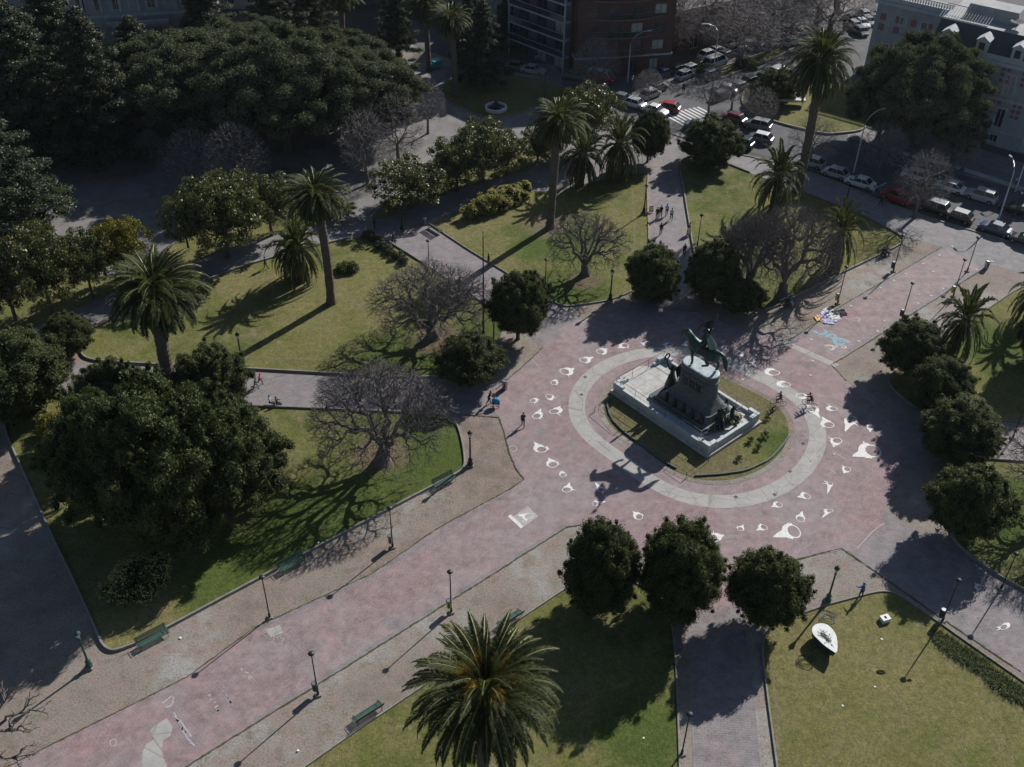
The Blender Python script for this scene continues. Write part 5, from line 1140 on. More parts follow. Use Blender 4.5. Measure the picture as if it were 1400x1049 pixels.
pp('person in a bright blue top with raised arms by the kerb near the white box', 1176, 817, 1150, 790, 'arms', 'cloth_blue', 'cloth_navy'); pp('man in black walking on the sidewalk by the red car, left of his companion', 1203, 282, 1170, 270, 'walk', 'cloth_black', 'cloth_black'); pp('woman in black walking on the sidewalk by the red car, nearer to it', 1209, 281, 1175, 268, 'walk2', 'cloth_black', 'cloth_grey')
pp('person in pale grey on the sidewalk left of the couple', 1192, 270, 1170, 262, 'walk', 'cloth_white', 'cloth_grey'); pp('person in black on the far avenue pavement', 1012, 88, 1030, 80, 'walk', 'cloth_black', 'cloth_black'); pp('person in grey by the median shrubs', 1006, 92, 1030, 80, 'walk', 'cloth_grey', 'cloth_navy')
pp('person in white at the shaded corner of the palace forecourt', 1387, 256, 1370, 250, 'stand', 'cloth_white', 'cloth_grey')
aB = ANG((1057, 422), (1232, 333))
def sitp(label, px, py, *a, ang=None, dz=0.0, **k): person(label, G(px, py) + V3(0, 0, dz), (aB - math.pi / 2) if ang is None else ang, 'sit', *a, **k)
sitp('person in black on the left half of the bench at the upper right path', 1206, 350, 'cloth_black', 'cloth_black'); sitp('person in dark grey on the right half of the bench at the upper right path', 1211, 348.5, 'cloth_grey', 'cloth_black')
sitp('person in turquoise seated beside the grey bare tree behind the monument', 1080, 417, 'cloth_turquoise', 'cloth_white'); sitp('person in black seated beside the one in turquoise', 1074, 419, 'cloth_black', 'cloth_red')
sitp('person in a pale blue shirt sitting on the kerb of the left path', 370, 553, 'cloth_paleblue', 'cloth_black', ang=RAD(-5), dz=-.2); sitp('person in black lying among bags on the kerb of the left path', 379, 554, 'cloth_black', 'cloth_black', ang=RAD(10), dz=-.25)
# stroller
t = thing('stroller', 'stroller with a bright turquoise hood pushed across the plaza corner', 'stroller', G(678, 556) + V3(0, 0, .035), RAD(0)); mb = MB(); mb.box((0, 0, .55), (.75, .45, .32), 0, 1.1, .06); mb.build('seat', 'cloth_navy', t)
mb = MB(); mb.lathe([(.44, .0), (.44, .18), (.34, .36), (.12, .44)], (.0, 0, .66), 12, 1.0, .72); mb.build('hood', 'cloth_turquoise', t, smooth=True); mb = MB(); mb.tube([(-.35, .2, .5), (-.62, .2, 1.0), (-.62, -.2, 1.0), (-.35, -.2, .5)], .018, 6); mb.build('handle', 'iron_grey', t)
mb = MB(); mb.tube([(-.35, .2, .5), (.3, .22, .12)], .015, 5); mb.tube([(-.35, -.2, .5), (.3, -.22, .12)], .015, 5); mb.tube([(.3, .2, .5), (-.3, .22, .12)], .015, 5); mb.tube([(.3, -.2, .5), (-.3, -.22, .12)], .015, 5); mb.build('frame', 'iron_grey', t)
def wheel_pts(r, n=18): return [(r * math.cos(2 * math.pi * k / n), 0, r * math.sin(2 * math.pi * k / n)) for k in range(n + 1)]
for sx in (-.3, .3):
    for sy in (-.24, .24): mb = MB(); mb.tube([(x + sx, sy, z + .12) for x, y, z in wheel_pts(.10, 12)], .025, 5); mb.build('wheel', 'tyre', t)
mb = MB(); mb.box((.15, .0, .8), (.35, .3, .12), .3, .8, .04); mb.build('blanket', 'cloth_red', t)
# bicycles
def bicycle(label, px, py, rz, dz=.045):
    t = thing('bicycle', label, 'bicycle', G(px, py) + V3(0, 0, dz), rz, 'bicycles on the paving ring')
    for x in (-.52, .52):
        mb = MB(); mb.tube([(a + x, 0, c + .34) for a, b_, c in wheel_pts(.32)], .024, 6); w = mb.build('wheel', 'tyre', t)
        mb = MB()
        for k in range(8): a = k * math.pi / 4; mb.tube([(x, 0, .34), (x + .31 * math.cos(a), 0, .34 + .31 * math.sin(a))], .004, 3)
        mb.lathe([(.03, -.04), (.03, .04)], (x, 0, .34), 6); mb.build('spokes', 'iron_grey', w)
    mb = MB(); bb = (-.08, 0, .30); seat = (-.22, 0, .82); hd = (.34, 0, .85)
    for a, b_ in ((bb, seat), (bb, hd), ((-.20, 0, .76), hd), ((-.52, 0, .34), bb), ((-.52, 0, .34), (-.20, 0, .74)), (hd, (.52, 0, .34)), (hd, (.31, 0, .98))): mb.tube([a, b_], .02, 6)
    mb.build('frame', 'iron_dark', t); mb = MB(); mb.box((-.24, 0, .86), (.26, .15, .06), 0, .8, .02); mb.build('saddle', 'tyre', t); mb = MB(); mb.tube([(.22, .28, 1.0), (.33, .1, 1.0), (.33, -.1, 1.0), (.22, -.28, 1.0)], .015, 6); mb.build('handlebar', 'iron_dark', t)
    mb = MB(); mb.tube([(-.08, .09, .30), (.04, .12, .18)], .014, 5); mb.tube([(-.08, -.09, .30), (-.20, -.12, .42)], .014, 5); mb.tube([(-.08, -.1, .30), (-.08, .1, .30)], .03, 6); mb.build('pedals', 'iron_dark', t)
    return t
a1 = ANG((1073, 553), (1057, 549)); bicycle('bicycle ridden by the person in a black coat', 1063.5, 554, a1); person('person in a black coat riding upright on a bicycle by the monument', G(1065, 555) + V3(0, 0, .06), a1, 'cycle_up', 'cloth_black', 'cloth_black', group='cyclists')
a2 = ANG((1112, 555), (1097, 549)); bicycle('bicycle ridden by the person in a dark red top', 1106, 556, a2); person('person in a dark red top bent over the handlebar of a bicycle', G(1107.5, 557) + V3(0, 0, .06), a2, 'cycle', 'cloth_maroon', 'cloth_black', group='cyclists')
# dog
dj = [(-.32, 0, .50), (0, 0, .50), (.28, 0, .52), (.42, 0, .66), (.55, 0, .74), (.70, 0, .70), (-.42, 0, .58), (-.62, 0, .70)]; de = [(0, 1), (1, 2), (2, 3), (3, 4), (4, 5), (0, 6), (6, 7)]; dr = [.10, .11, .13, .075, .075, .035, .03, .015]
for x, y, l in ((.28, .08, .06), (.28, -.08, -.08), (-.32, .08, -.08), (-.32, -.08, .08)):
    i = len(dj); dj += [(x + (.0 if x > 0 else .05), y, .34), (x + l * .5 - (.0 if x > 0 else .07), y, .17), (x + l, y, .02), (x + l + .05, y, .015)]; dr += [.055, .03, .025, .022]; de += [(2 if x > 0 else 0, i), (i, i + 1), (i + 1, i + 2), (i + 2, i + 3)]
for s in (-1, 1): i = len(dj); dj += [(.54, s * .05, .82)]; dr += [.018]; de += [(4, i)]
me = skin_mesh(dj, de, dr, 'dog'); me.materials.append(MATS['cloth_black']); t = thing('dog', 'black dog with a white chest walking on the lawn at the right', 'dog', G(1329, 524) + V3(0, 0, .08), RAD(150)); link('body', me, t)
mb = MB(); mb.lathe([(.02, -.09), (.08, 0), (.02, .09)], (.38, 0, .52), 8); mb.build('chest_patch', 'cloth_white', t)
# cloths of a street seller
rs = random.Random(9)
names = ['white', 'black', 'lilac', 'pale blue', 'white folded', 'navy', 'orange', 'grey', 'white crumpled', 'black folded', 'lilac folded', 'white striped', 'pale grey', 'black small']
cm = ['flower_white', 'cloth_black', 'cloth_lilac', 'cloth_paleblue', 'flower_white', 'cloth_navy', 'bin_orange', 'cloth_grey', 'cloth_white', 'cloth_black', 'cloth_lilac', 'flower_white', 'cloth_white', 'cloth_black']
cp = [(1129, 429), (1139, 428), (1128, 439), (1134, 441), (1136, 433), (1133, 432), (1119, 436), (1143, 431), (1140, 437), (1147, 430), (1125, 433), (1142, 435), (1132, 425), (1152, 428)]
wh = ['at the back left', 'at the back', 'at the front', 'at the front right', 'in the middle right', 'in the middle', 'at the left tip', 'at the back right', 'at the right front', 'near the right tip', 'near the left tip', 'right of the middle', 'at the back by the lamp shadow', 'at the right tip']
for k in range(14):
    bm = bmesh.new(); bmesh.ops.create_grid(bm, x_segments=7, y_segments=6, size=.5)
    for v in bm.verts: v.co.x *= 1.15; v.co.y *= .8; v.co.z = rs.uniform(.0, .09) + .06; v.co.x += rs.uniform(-.06, .06); v.co.y += rs.uniform(-.06, .06)
    me = bpy.data.meshes.new('cloth'); bm.to_mesh(me); bm.free(); me.materials.append(MATS[cm[k]]); o = link('spread_cloth', me, None, G(*cp[k]) + V3(0, 0, .004 * k), rs.uniform(0, 3)); tag(o, '%s garment %s, cloths on the upper right path' % (names[k], wh[k]), 'cloth', 'cloths laid out on the paving')

# ------------------------------------------------------------------ old boat, white box, basin
c = G(1125, 885); t = thing('boat', 'old boat hull with a white deck and dark side resting on the lawn', 'boat', c, 0)
top = [(1110, 863), (1111, 857), (1117, 853), (1128, 852.5), (1137, 859), (1143, 868), (1145, 880), (1144, 894), (1136, 889), (1126, 882), (1117, 873), (1112, 868)]
T3 = [Gz - c for Gz in (G(x, y, 1.15) for x, y in smooth_px(top, 1, True))]; cen = sum(T3, Vector()) / len(T3)
mb = MB(); n = len(T3); B3 = [cen + (p - cen) * .62 + V3(0, 0, -1.12) for p in T3]; M3 = [cen + (p - cen) * .93 + V3(0, 0, -.55) for p in T3]
mb.add(T3 + M3 + B3, [(i, (i + 1) % n, n + (i + 1) % n, n + i) for i in range(n)] + [(n + i, n + (i + 1) % n, 2 * n + (i + 1) % n, 2 * n + i) for i in range(n)] + [tuple(range(2 * n, 3 * n))]); mb.build('hull', 'boat_hull', t)
mb = MB(); mb.add([p + V3(0, 0, .02) for p in T3] + [cen + (p - cen) * 1.02 + V3(0, 0, .0) for p in T3], [tuple(range(n))] + [(i, (i + 1) % n, n + (i + 1) % n, n + i) for i in range(n)]); mb.build('deck', 'boat_deck', t)
mb = MB(); rb = random.Random(12)
lc = cen + V3(0, 0, .05)
for k in range(9):
    pts = []; p = cen + (T3[rb.randrange(n)] - cen) * rb.uniform(.2, .75)
    for j in range(5): pts.append(p + V3(0, 0, .05)); q = cen + (T3[rb.randrange(n)] - cen) * rb.uniform(.1, .8); p = p.lerp(q, .8)
    mb.tube(pts, .012, 4)
mb.build('rope', 'rope', t)
mb = MB()
for k in range(5): p = cen + (T3[(k * 4 + 1) % n] - cen) * (.3 + .1 * k); mb.lathe([(.03, 0), (.045, .03), (.03, .06), (.01, .08)], (p.x, p.y, p.z + .03), 8)
mb.build('cleat', 'iron_dark', t)
for lab, px, py, m_ in (('coil of dark rope on the lawn below the old boat', 1103, 907, 'rope'), ('loops of pale wire on the lawn above the old boat', 1134, 845, 'steel_pale')):
    mb = MB(); c0 = G(px, py); pts = []
    for k in range(70): a = k * .42; r = .55 + .25 * math.sin(k * .37) + .1 * math.sin(k * 1.7); pts.append((c0.x + r * math.cos(a) * 1.1, c0.y + r * math.sin(a) * .8 + .12 * math.sin(k * .11), .10 + .02 * math.sin(k) + .001 * k))
    mb.tube(pts, .018, 4); tag(mb.build('rope_coil', m_), lab, 'rope')
t = thing('sign_block', 'small square white block with a dark emblem lying on the lawn', 'block', G(1209, 849) + V3(0, 0, .075), RAD(20)); mb = MB(); mb.box((0, 0, .2), (.8, .62, .4), 0, 1, .02); mb.build('block', 'white_box', t)
mb = MB()
for dx, dy, w, h in ((-.07, 0, .05, .26), (.07, 0, .05, .26), (0, .10, .18, .05), (0, -.10, .18, .05), (0, 0, .05, .12)): mb.box((dx, dy, .408), (w, h, .012))
mb.build('emblem', 'cloth_black', t)
for lab, px, py, r in (('dark hole with a low mound in the lawn at the lower right', 1204, 920, .2), ('small dark hollow in the lawn below the lamp shadow', 1243, 931, .1)):
    mb = MB(); mb.lathe([(r * 1.5, 0), (r * 1.1, .07), (r * .8, .05), (r * .1, .012)], (0, 0, 0), 12, 1.3, .8); tag(mb.build('soil_mound', 'core_dark', None, G(px, py) + V3(0, 0, .076)), lab, 'mound')
for i, (px, py) in enumerate(((1205, 875), (1196, 940), (1152, 966), (1365, 768), (1257, 404), (436, 743), (247, 873), (408, 1027), (880, 1010), (1140, 622))):
    mb = MB(); rb = random.Random(i); mb.add([(.12 * rb.uniform(.6, 1.3), 0, .0), (0, .1, .02), (-.12, 0, .05), (0, -.09, .03)], [(0, 1, 2), (0, 2, 3)])
    tag(mb.build('litter_scrap', 'flower_white', None, G(px, py) + V3(0, 0, .09), i), 'scrap of white paper ' + ('on the lawn below the white sign block', 'on the lawn between the two lamp shadows', 'far down on the lower right lawn', 'on the shaded lawn at the right edge', 'on the gravel above the small palm', 'on the kerb by the bench left of the steel bin', 'on the gravel by the lower left bench', 'on the gravel left of the bench behind the big palm', 'on the lawn beside the kerb of the grey path', 'on the bricks between the largest scarves')[i], 'litter', 'scraps of white paper')
c = G(678, 150); t = thing('fountain_basin', 'round stone basin with a white rim on the shaded lawn at the top', 'fountain', c + V3(0, 0, .05))
mb = MB(); R0 = 1.75; prof = [(R0, 0), (R0, .5), (R0 - .03, .56), (R0 - .22, .56), (R0 - .25, .5), (R0 - .25, .12)]; mb.lathe(prof, n=36); mb.build('rim', 'boat_white', t, smooth=False)
mb = MB(); mb.lathe([(1.49, .1), (1.48, .22)], n=28); mb.build('water', 'car_glass', t); mb = MB(); mb.lathe([(.25, .1), (.2, .5), (.12, .6), (.3, .9), (.55, 1.0), (.1, 1.05), (.2, 1.35), (.05, 1.5)], n=12); mb.build('statue', 'bronze', t, smooth=True)
t = thing('container', 'turquoise box container between the palms at the top', 'container', G(596, 93), .7); mb = MB(); mb.box((0, 0, .75), (1.7, 1.2, 1.2), 0, 1.05, .05); mb.build('body', 'car_teal', t); mb = MB(); mb.box((0, 0, 1.43), (1.85, 1.35, .12), 0, .95, .03); mb.build('lid', 'car_teal', t)

# ------------------------------------------------------------------ the monument
MA = RAD(131.5); MC = (G(834.7, 525, 1.0) + G(910, 491, 1.0) + G(1039, 569, 1.0) + G(970, 616, 1.0)) / 4
t = thing('monument', 'equestrian monument: bronze rider with a flag on a tall granite pedestal over a marble terrace', 'monument', (MC.x, MC.y, 0), MA)
LX, LY, PH = 13.3, 7.95, .95
mb = MB(); mb.box((0, 0, .2), (LX + .5, LY + .5, .4), 0, 1, .04); mb.box((0, 0, .62), (LX, LY, .5), 0, 1, .03); mb.build('terrace', 'marble', t)
mb = MB()
for i in range(-4, 5):
    for j in range(-2, 3): mb.box((i * 1.4, j * 1.4, .885), (1.375, 1.375, .03))
mb.build('terrace_paving', 'marble', t)
def lrail(x, y): return (x, y)
hx, hy = LX / 2 - .2, LY / 2 - .2
mb = MB(); g = 1.6        # low parapets with higher corner blocks, open in the middle of the short front
for sy in (-1, 1): mb.box((0, sy * hy, 1.03), (LX - 2.4, .34, .32), 0, 1, .02)
mb.box((-hx, 0, 1.03), (.34, LY - 2.4, .32), 0, 1, .02); mb.box((hx, 2.6, 1.03), (.34, 1.2, .32), 0, 1, .02); mb.box((hx, -2.6, 1.03), (.34, 1.2, .32), 0, 1, .02); mb.build('parapet', 'granite_pale', t)
for sx in (-1, 1):
    for sy in (-1, 1):
        mb = MB(); mb.box((sx * (hx - .42), sy * hy, 1.18), (1.3, .46, .62), 0, 1, .03); mb.box((sx * hx, sy * (hy - .66), 1.18), (.46, .84, .62), 0, 1, .03); mb.build('corner_block', 'granite_pale', t)
mb = MB()
for k in range(4): mb.box((hx + .42 + k * .32, 0, .38 - k * .10), (.34, 3.2, .76 - k * .20))
mb.build('steps', 'marble', t)
# pedestal
px0 = -1.35
def rr(lx, ly, r, n=6, ox=0.0):     # rounded rectangle outline
    out = []
    for cx, cy, a0 in ((lx / 2 - r, ly / 2 - r, 0), (-lx / 2 + r, ly / 2 - r, math.pi / 2), (-lx / 2 + r, -ly / 2 + r, math.pi), (lx / 2 - r, -ly / 2 + r, 1.5 * math.pi)):
        for k in range(n + 1): a = a0 + math.pi / 2 * k / n; out.append((cx + r * math.cos(a) + ox, cy + r * math.sin(a)))
    return out
def loft(rings, name, mat, par, smooth=False):
    mb = MB(); n = len(rings[0][0]); vs = []; fs = []
    for o_, z in rings: vs += [(x, y, z) for x, y in o_]
    for i in range(len(rings) - 1):
        for k in range(n): j = (k + 1) % n; fs.append((i * n + k, i * n + j, (i + 1) * n + j, (i + 1) * n + k))
    fs += [tuple(range(n - 1, -1, -1)), tuple(range((len(rings) - 1) * n, len(rings) * n))]; mb.add(vs, fs); return mb.build(name, mat, par, smooth=smooth)
ped = loft([(rr(8.2, 5.0, .3, 6, px0 + .3), .88), (rr(8.2, 5.0, .3, 6, px0 + .3), 1.2), (rr(7.4, 4.5, .3, 6, px0 + .2), 1.23), (rr(7.4, 4.5, .3, 6, px0 + .2), 1.5), (rr(6.7, 3.9, .4, 6, px0 + .1), 1.54), (rr(6.0, 3.4, .5, 6, px0), 2.3)], 'stepped_base', 'granite', t)
loft([(rr(5.8, 3.2, .6, 6, px0), 2.3), (rr(5.1, 2.6, .9, 6, px0), 2.9), (rr(4.6, 2.2, 1.0, 6, px0), 3.5), (rr(4.3, 1.95, .95, 6, px0), 5.2), (rr(4.5, 2.1, 1.0, 6, px0), 5.3), (rr(4.5, 2.1, 1.0, 6, px0), 5.45), (rr(4.3, 1.9, .92, 6, px0), 5.5), (rr(4.3, 1.9, .92, 6, px0), 5.85), (rr(4.4, 2.0, .95, 6, px0), 5.95), (rr(4.4, 2.0, .95, 6, px0), 6.2)], 'pedestal', 'granite', t)
loft([(rr(4.3, 1.9, .9, 6, px0), 6.2), (rr(4.3, 1.9, .9, 6, px0), 6.3), (rr(4.1, 1.7, .8, 6, px0), 6.34)], 'top_slab', 'granite_cap', t)
for s_ in (-1, 1):
    for dx in (-1.35, -.45, .45, 1.35):
        mb = MB(); mb.box((px0 + dx, s_ * 1.03, 4.35), (.16, .14, 1.6), 0, 1, .02); mb.build('pilaster', 'granite', t)
    for k_ in range(5):
        mb = MB(); x_ = px0 - 2.4 + k_ * 1.2; mb.lathe([(.30, 0), (.34, .25), (.22, .6), (.12, .8), (.16, 1.0), (.04, 1.16)], (x_, s_ * (1.95 + .1 * (k_ % 2)), 1.5), 8, 1, .8); mb.build('relief_figure', 'bronze_dark', t, smooth=True)
mb = MB(); mb.box((px0, -1.02, 4.5), (2.2, .12, .8)); mb.box((px0, 1.02, 4.5), (2.2, .12, .8)); mb.build('relief_plaque', 'bronze_dark', t)
# horse and rider
hj, he, hr = [], [], []
def J(x, y, z, r, par=None):
    hj.append((x, y, z)); hr.append(r); 
    if par is not None: he.append((par, len(hj) - 1))
    return len(hj) - 1
pel = J(-.85, 0, 1.72, (.40, .42)); mid = J(-.2, 0, 1.66, (.37, .42), pel); ch = J(.45, 0, 1.72, (.38, .44), mid); nb = J(.80, 0, 2.00, (.26, .36), ch); n1 = J(1.06, 0, 2.32, (.19, .30), nb); pl = J(1.30, 0, 2.55, (.15, .19), n1)
fc = J(1.48, 0, 2.40, (.13, .16), pl); nz = J(1.60, 0, 2.10, (.095, .11), fc); mz = J(1.60, 0, 1.98, .08, nz)
for s in (-1, 1): J(1.27, s * .09, 2.74, .03, pl)
tl = J(-1.20, 0, 1.92, .12, pel); tl = J(-1.48, 0, 1.75, .13, tl); tl = J(-1.62, 0, 1.3, .15, tl); tl = J(-1.68, 0, .85, .09, tl); J(-1.82, 0, .55, .03, tl)
def leg(ps, rs_, par):
    for p_, r_ in zip(ps, rs_): par = J(*p_, r_, par)
leg([(.52, .24, 1.35), (.56, .25, .88), (.50, .25, .42), (.50, .25, .14), (.58, .25, .05)], (.17, .085, .06, .065, .085), ch)
leg([(.72, -.24, 1.42), (1.12, -.25, 1.30), (1.02, -.25, .95), (.90, -.25, .80), (.88, -.25, .70)], (.16, .085, .055, .06, .075), ch)
leg([(-.88, -.25, 1.30), (-.72, -.27, 1.10), (-1.08, -.27, .72), (-1.02, -.27, .18), (-.93, -.27, .05)], (.24, .15, .08, .065, .085), pel)
leg([(-.72, .25, 1.28), (-.40, .27, 1.05), (-.62, .27, .62), (-.30, .27, .38), (-.20, .27, .30)], (.24, .15, .08, .06, .08), pel)
hr = [tuple(v * 1.12 for v in r) if isinstance(r, tuple) else r * 1.3 for r in hr]; me = skin_mesh(hj, he, hr, 'horse', 2); me.materials.append(MATS['bronze'])
S = 1.43
hs = link('horse', me, t, (px0 + .1, 0, 6.34)); hs.scale = (S * 1.14, S, S * .93); hs.rotation_euler = (0, 0, RAD(9))
mn = MB()
for k in range(7): a = k / 6; mn.box((.84 + .40 * a, 0, 2.34 + .38 * a), (.16, .09, .26), 0, .6)
m_ = mn.build('mane', 'bronze', hs); mn = MB(); mn.box((-.25, 0, 2.10), (.75, .66, .10), 0, .85, .04); mn.box((-.25, .44, 1.75), (.6, .05, .6), 0, 1, .02); mn.box((-.25, -.44, 1.75), (.6, .05, .6), 0, 1, .02); mn.build('saddle_cloth', 'bronze_dark', hs)
rj = [(-.15, 0, 2.22), (-.14, 0, 2.48), (-.10, 0, 2.74), (-.07, 0, 2.92), (-.05, 0, 3.02), (-.02, 0, 3.14), (-.03, 0, 3.24), (-.08, .24, 2.86), (.12, .30, 2.62), (.40, .12, 2.52), (-.08, -.24, 2.88), (-.16, -.36, 3.14), (-.30, -.34, 3.38), (.12, .36, 2.12), (.10, .46, 1.62), (.14, .46, 1.42), (.26, .46, 1.36), (.12, -.36, 2.12), (.10, -.46, 1.62), (.14, -.46, 1.42), (.26, -.46, 1.36)]
rE = [(0, 1), (1, 2), (2, 3), (3, 4), (4, 5), (5, 6), (3, 7), (7, 8), (8, 9), (3, 10), (10, 11), (11, 12), (0, 13), (13, 14), (14, 15), (15, 16), (0, 17), (17, 18), (18, 19), (19, 20)]
rR = [.19, .16, .20, .11, .06, .11, .08, .085, .06, .045, .085, .06, .045, .13, .085, .06, .05, .13, .085, .06, .05]
me = skin_mesh(rj, rE, [r * 1.3 for r in rR], 'rider', 1); me.materials.append(MATS['bronze']); rd = link('rider', me, t, (px0 + .1, 0, 6.34)); rd.scale = (S * 1.08, S * 1.08, S * .95); rd.rotation_euler = (0, 0, RAD(9))
mn = MB(); mn.lathe([(.02, 3.20), (.30, 3.24), (.30, 3.27), (.13, 3.30), (.12, 3.42), (.03, 3.46)], (-.03, 0, 0), 12, 1.0, .55, RAD(90)); mn.build('hat', 'bronze', rd)
mn = MB(); mn.add([(-.25, .28, 2.85), (-.25, -.28, 2.85), (-.70, -.42, 2.15), (-.95, -.05, 2.02), (-.70, .42, 2.15)], [(0, 1, 2, 3, 4)]); mn.add([(-.20, .26, 2.80), (-.20, -.26, 2.80), (-.60, -.36, 2.15), (-.85, -.05, 1.98), (-.60, .36, 2.15)], [(4, 3, 2, 1, 0)]); mn.build('cape', 'bronze', rd)
# the flag he carries: pole up to the finial, cloth blown forward
mn = MB(); p0 = Vector((.02, -.42, 2.2)); p1 = Vector((-.45, -.34, 4.35)); mn.tube([p0, p1], .035, 6); mn.lathe([(.05, 0), (.12, .12), (.02, .42)], tuple(p1), 6); mn.build('flag_pole', 'bronze', rd)
mn = MB(); vs = []; nx, ny = 9, 6
for i in range(nx):
    for j in range(ny):
        u, v = i / (nx - 1), j / (ny - 1); q = p0.lerp(p1, .56 + .32 * v * (1 - .35 * u)); vs.append((q.x + .92 * u, q.y + .16 * math.sin(u * 7 + v * 2), q.z - .62 * u * u * (1 - .4 * v) - .15 * u))
fs = [(i * ny + j, (i + 1) * ny + j, (i + 1) * ny + j + 1, i * ny + j + 1) for i in range(nx - 1) for j in range(ny - 1)]
mn.add(vs, fs); mn.add([(x, y + .03, z) for x, y, z in vs], [tuple(reversed(f)) for f in fs]); mn.build('flag', 'bronze', rd)
# standing winged figure at the front of the pedestal
fj = [(0, 0, .95), (0, 0, 1.2), (0, 0, 1.42), (0, 0, 1.56), (0, 0, 1.68), (0, 0, 1.78), (0, .22, 1.5), (.16, .30, 1.75), (.30, .30, 2.15), (0, -.22, 1.5), (-.05, -.40, 1.25), (.10, -.62, 1.2), (.05, .12, .5), (.08, .14, .05), (-.05, -.12, .5), (-.05, -.14, .05)]
fE = [(0, 1), (1, 2), (2, 3), (3, 4), (4, 5), (3, 6), (6, 7), (7, 8), (3, 9), (9, 10), (10, 11), (0, 12), (12, 13), (0, 14), (14, 15)]
me = skin_mesh(fj, fE, [.17, .13, .16, .08, .10, .08, .07, .055, .045, .07, .055, .045, .17, .16, .17, .16], 'figure', 1); me.materials.append(MATS['bronze_dark']); f1 = link('allegory_statue', me, t, (px0 + 3.35, .2, 1.62)); f1.scale = (1.75,) * 3
mn = MB(); mn.lathe([(.40, 0), (.36, .3), (.25, .75), (.2, 1.0)], (0, 0, 0), 12); mn.build('robe', 'bronze_dark', f1, smooth=True)
mn = MB(); mn.tube([(.30 + a * .0, .30 + a, 2.35 + c_) for a, b_, c_ in [(p_[0] * .6, 0, p_[2] * .6) for p_ in wheel_pts(.32, 14)]], .05, 6); mn.build('wreath', 'bronze_dark', f1)
mn = MB()
for s in (-1, 1): mn.add([(-.1, s * .08, 1.5), (-.35, s * .35, 1.95), (-.45, s * .45, 1.2), (-.25, s * .15, .9), (-.16, s * .08, 1.5), (-.41, s * .35, 1.95), (-.51, s * .45, 1.2), (-.31, s * .15, .9)], [(0, 1, 2, 3), (7, 6, 5, 4), (0, 4, 5, 1), (1, 5, 6, 2), (2, 6, 7, 3), (3, 7, 4, 0)])
mn.build('wings', 'bronze_dark', f1)
# seated bronze group at the rear with laid flowers
for i, (dx, dy, dz, rz_, sc) in enumerate(((-3.7, .6, 1.6, 2.6, 1.7), (-4.0, -.9, 1.4, 3.6, 1.6))):
    J_ = body_joints(dict(ll=1.35, rl=1.1, lk=1.3, rk=1.2, la=.7, ra=.3, le=.7, re=.9, hip=.55)); ks = ['pelvis', 'waist', 'chest', 'neckb', 'neck', 'head', 'crown', 'lsh', 'lel', 'lwr', 'rsh', 'rel', 'rwr', 'lhip', 'lknee', 'lank', 'ltoe', 'rhip', 'rknee', 'rank', 'rtoe']
    E_ = [(0, 1), (1, 2), (2, 3), (3, 4), (4, 5), (5, 6), (3, 7), (7, 8), (8, 9), (3, 10), (10, 11), (11, 12), (0, 13), (13, 14), (14, 15), (15, 16), (0, 17), (17, 18), (18, 19), (19, 20)]
    me = skin_mesh([J_[k] for k in ks], E_, [.16, .15, .17, .1, .06, .1, .08, .08, .06, .045, .08, .06, .045, .13, .1, .07, .05, .13, .1, .07, .05], 'figure', 1); me.materials.append(MATS['bronze_dark']); o = link('seated_statue', me, t, (px0 + dx, dy, dz - .2), rz_); o.scale = (sc,) * 3
mb = MB(); rb = random.Random(5)
for k in range(34): a = rb.uniform(0, 6.28); q = rb.uniform(.1, .9); mb.tube([(px0 - 3.6 + q * math.cos(a) * .8, -.2 + q * math.sin(a) * 1.3, 1.0), (px0 - 3.7 + q * math.cos(a + .5), -.2 + q * math.sin(a + .5) * 1.5, 1.0 + rb.uniform(.5, 1.6))], [.16, .03], 5)
mb.build('bronze_trophy', 'bronze_dark', t)
def flowers(lab, lx, ly, r, mats, ringed, seed):
    w = Matrix.Rotation(MA, 4, 'Z') @ Vector((lx, ly, 0)); tt = thing('flower_wreath', lab, 'wreath', (MC.x + w.x, MC.y + w.y, .9), seed, 'flower wreaths laid at the monument')
    nr = np.random.default_rng(seed)
    for mt, n_ in mats:
        a = nr.uniform(0, 6.283, n_); q = (r * nr.uniform(.65, 1.0, n_)) if ringed else r * np.sqrt(nr.uniform(0, 1, n_)); P = np.stack([q * np.cos(a), q * np.sin(a) * .8, .12 + nr.uniform(0, .32, n_) + (0.35 * (1 - q / r) if not ringed else 0)], 1)
        V = leaf_quads(nr, P, unit(nr.normal(size=(n_, 3)) + [0, 0, 1]), .07, .8); link('flowers', np_mesh('flowers', V, np.arange(len(V)).reshape(-1, 4), mt), tt)
flowers('round wreath of pale pink flowers at the foot of the rear bronze group', -4.1, 1.75, .62, (('flower_pink', 260), ('flower_white', 90)), False, 3)
flowers('green wreath with an open centre inside the railing, the middle one', -5.3, .6, .42, (('wreath_green', 260), ('flower_white', 40)), True, 4)
flowers('yellow and green wreath inside the railing near the right corner', -5.0, -1.0, .62, (('flower_yellow', 150), ('wreath_green', 240)), False, 5)
flowers('dark green wreath next to the pink one', -4.9, 1.6, .5, (('wreath_green', 240), ('flower_pink', 20)), False, 6)
flowers('large pale yellow wreath nearest the corner block', -5.4, -1.9, .55, (('flower_yellow', 180), ('wreath_green', 120), ('flower_white', 60)), False, 7)
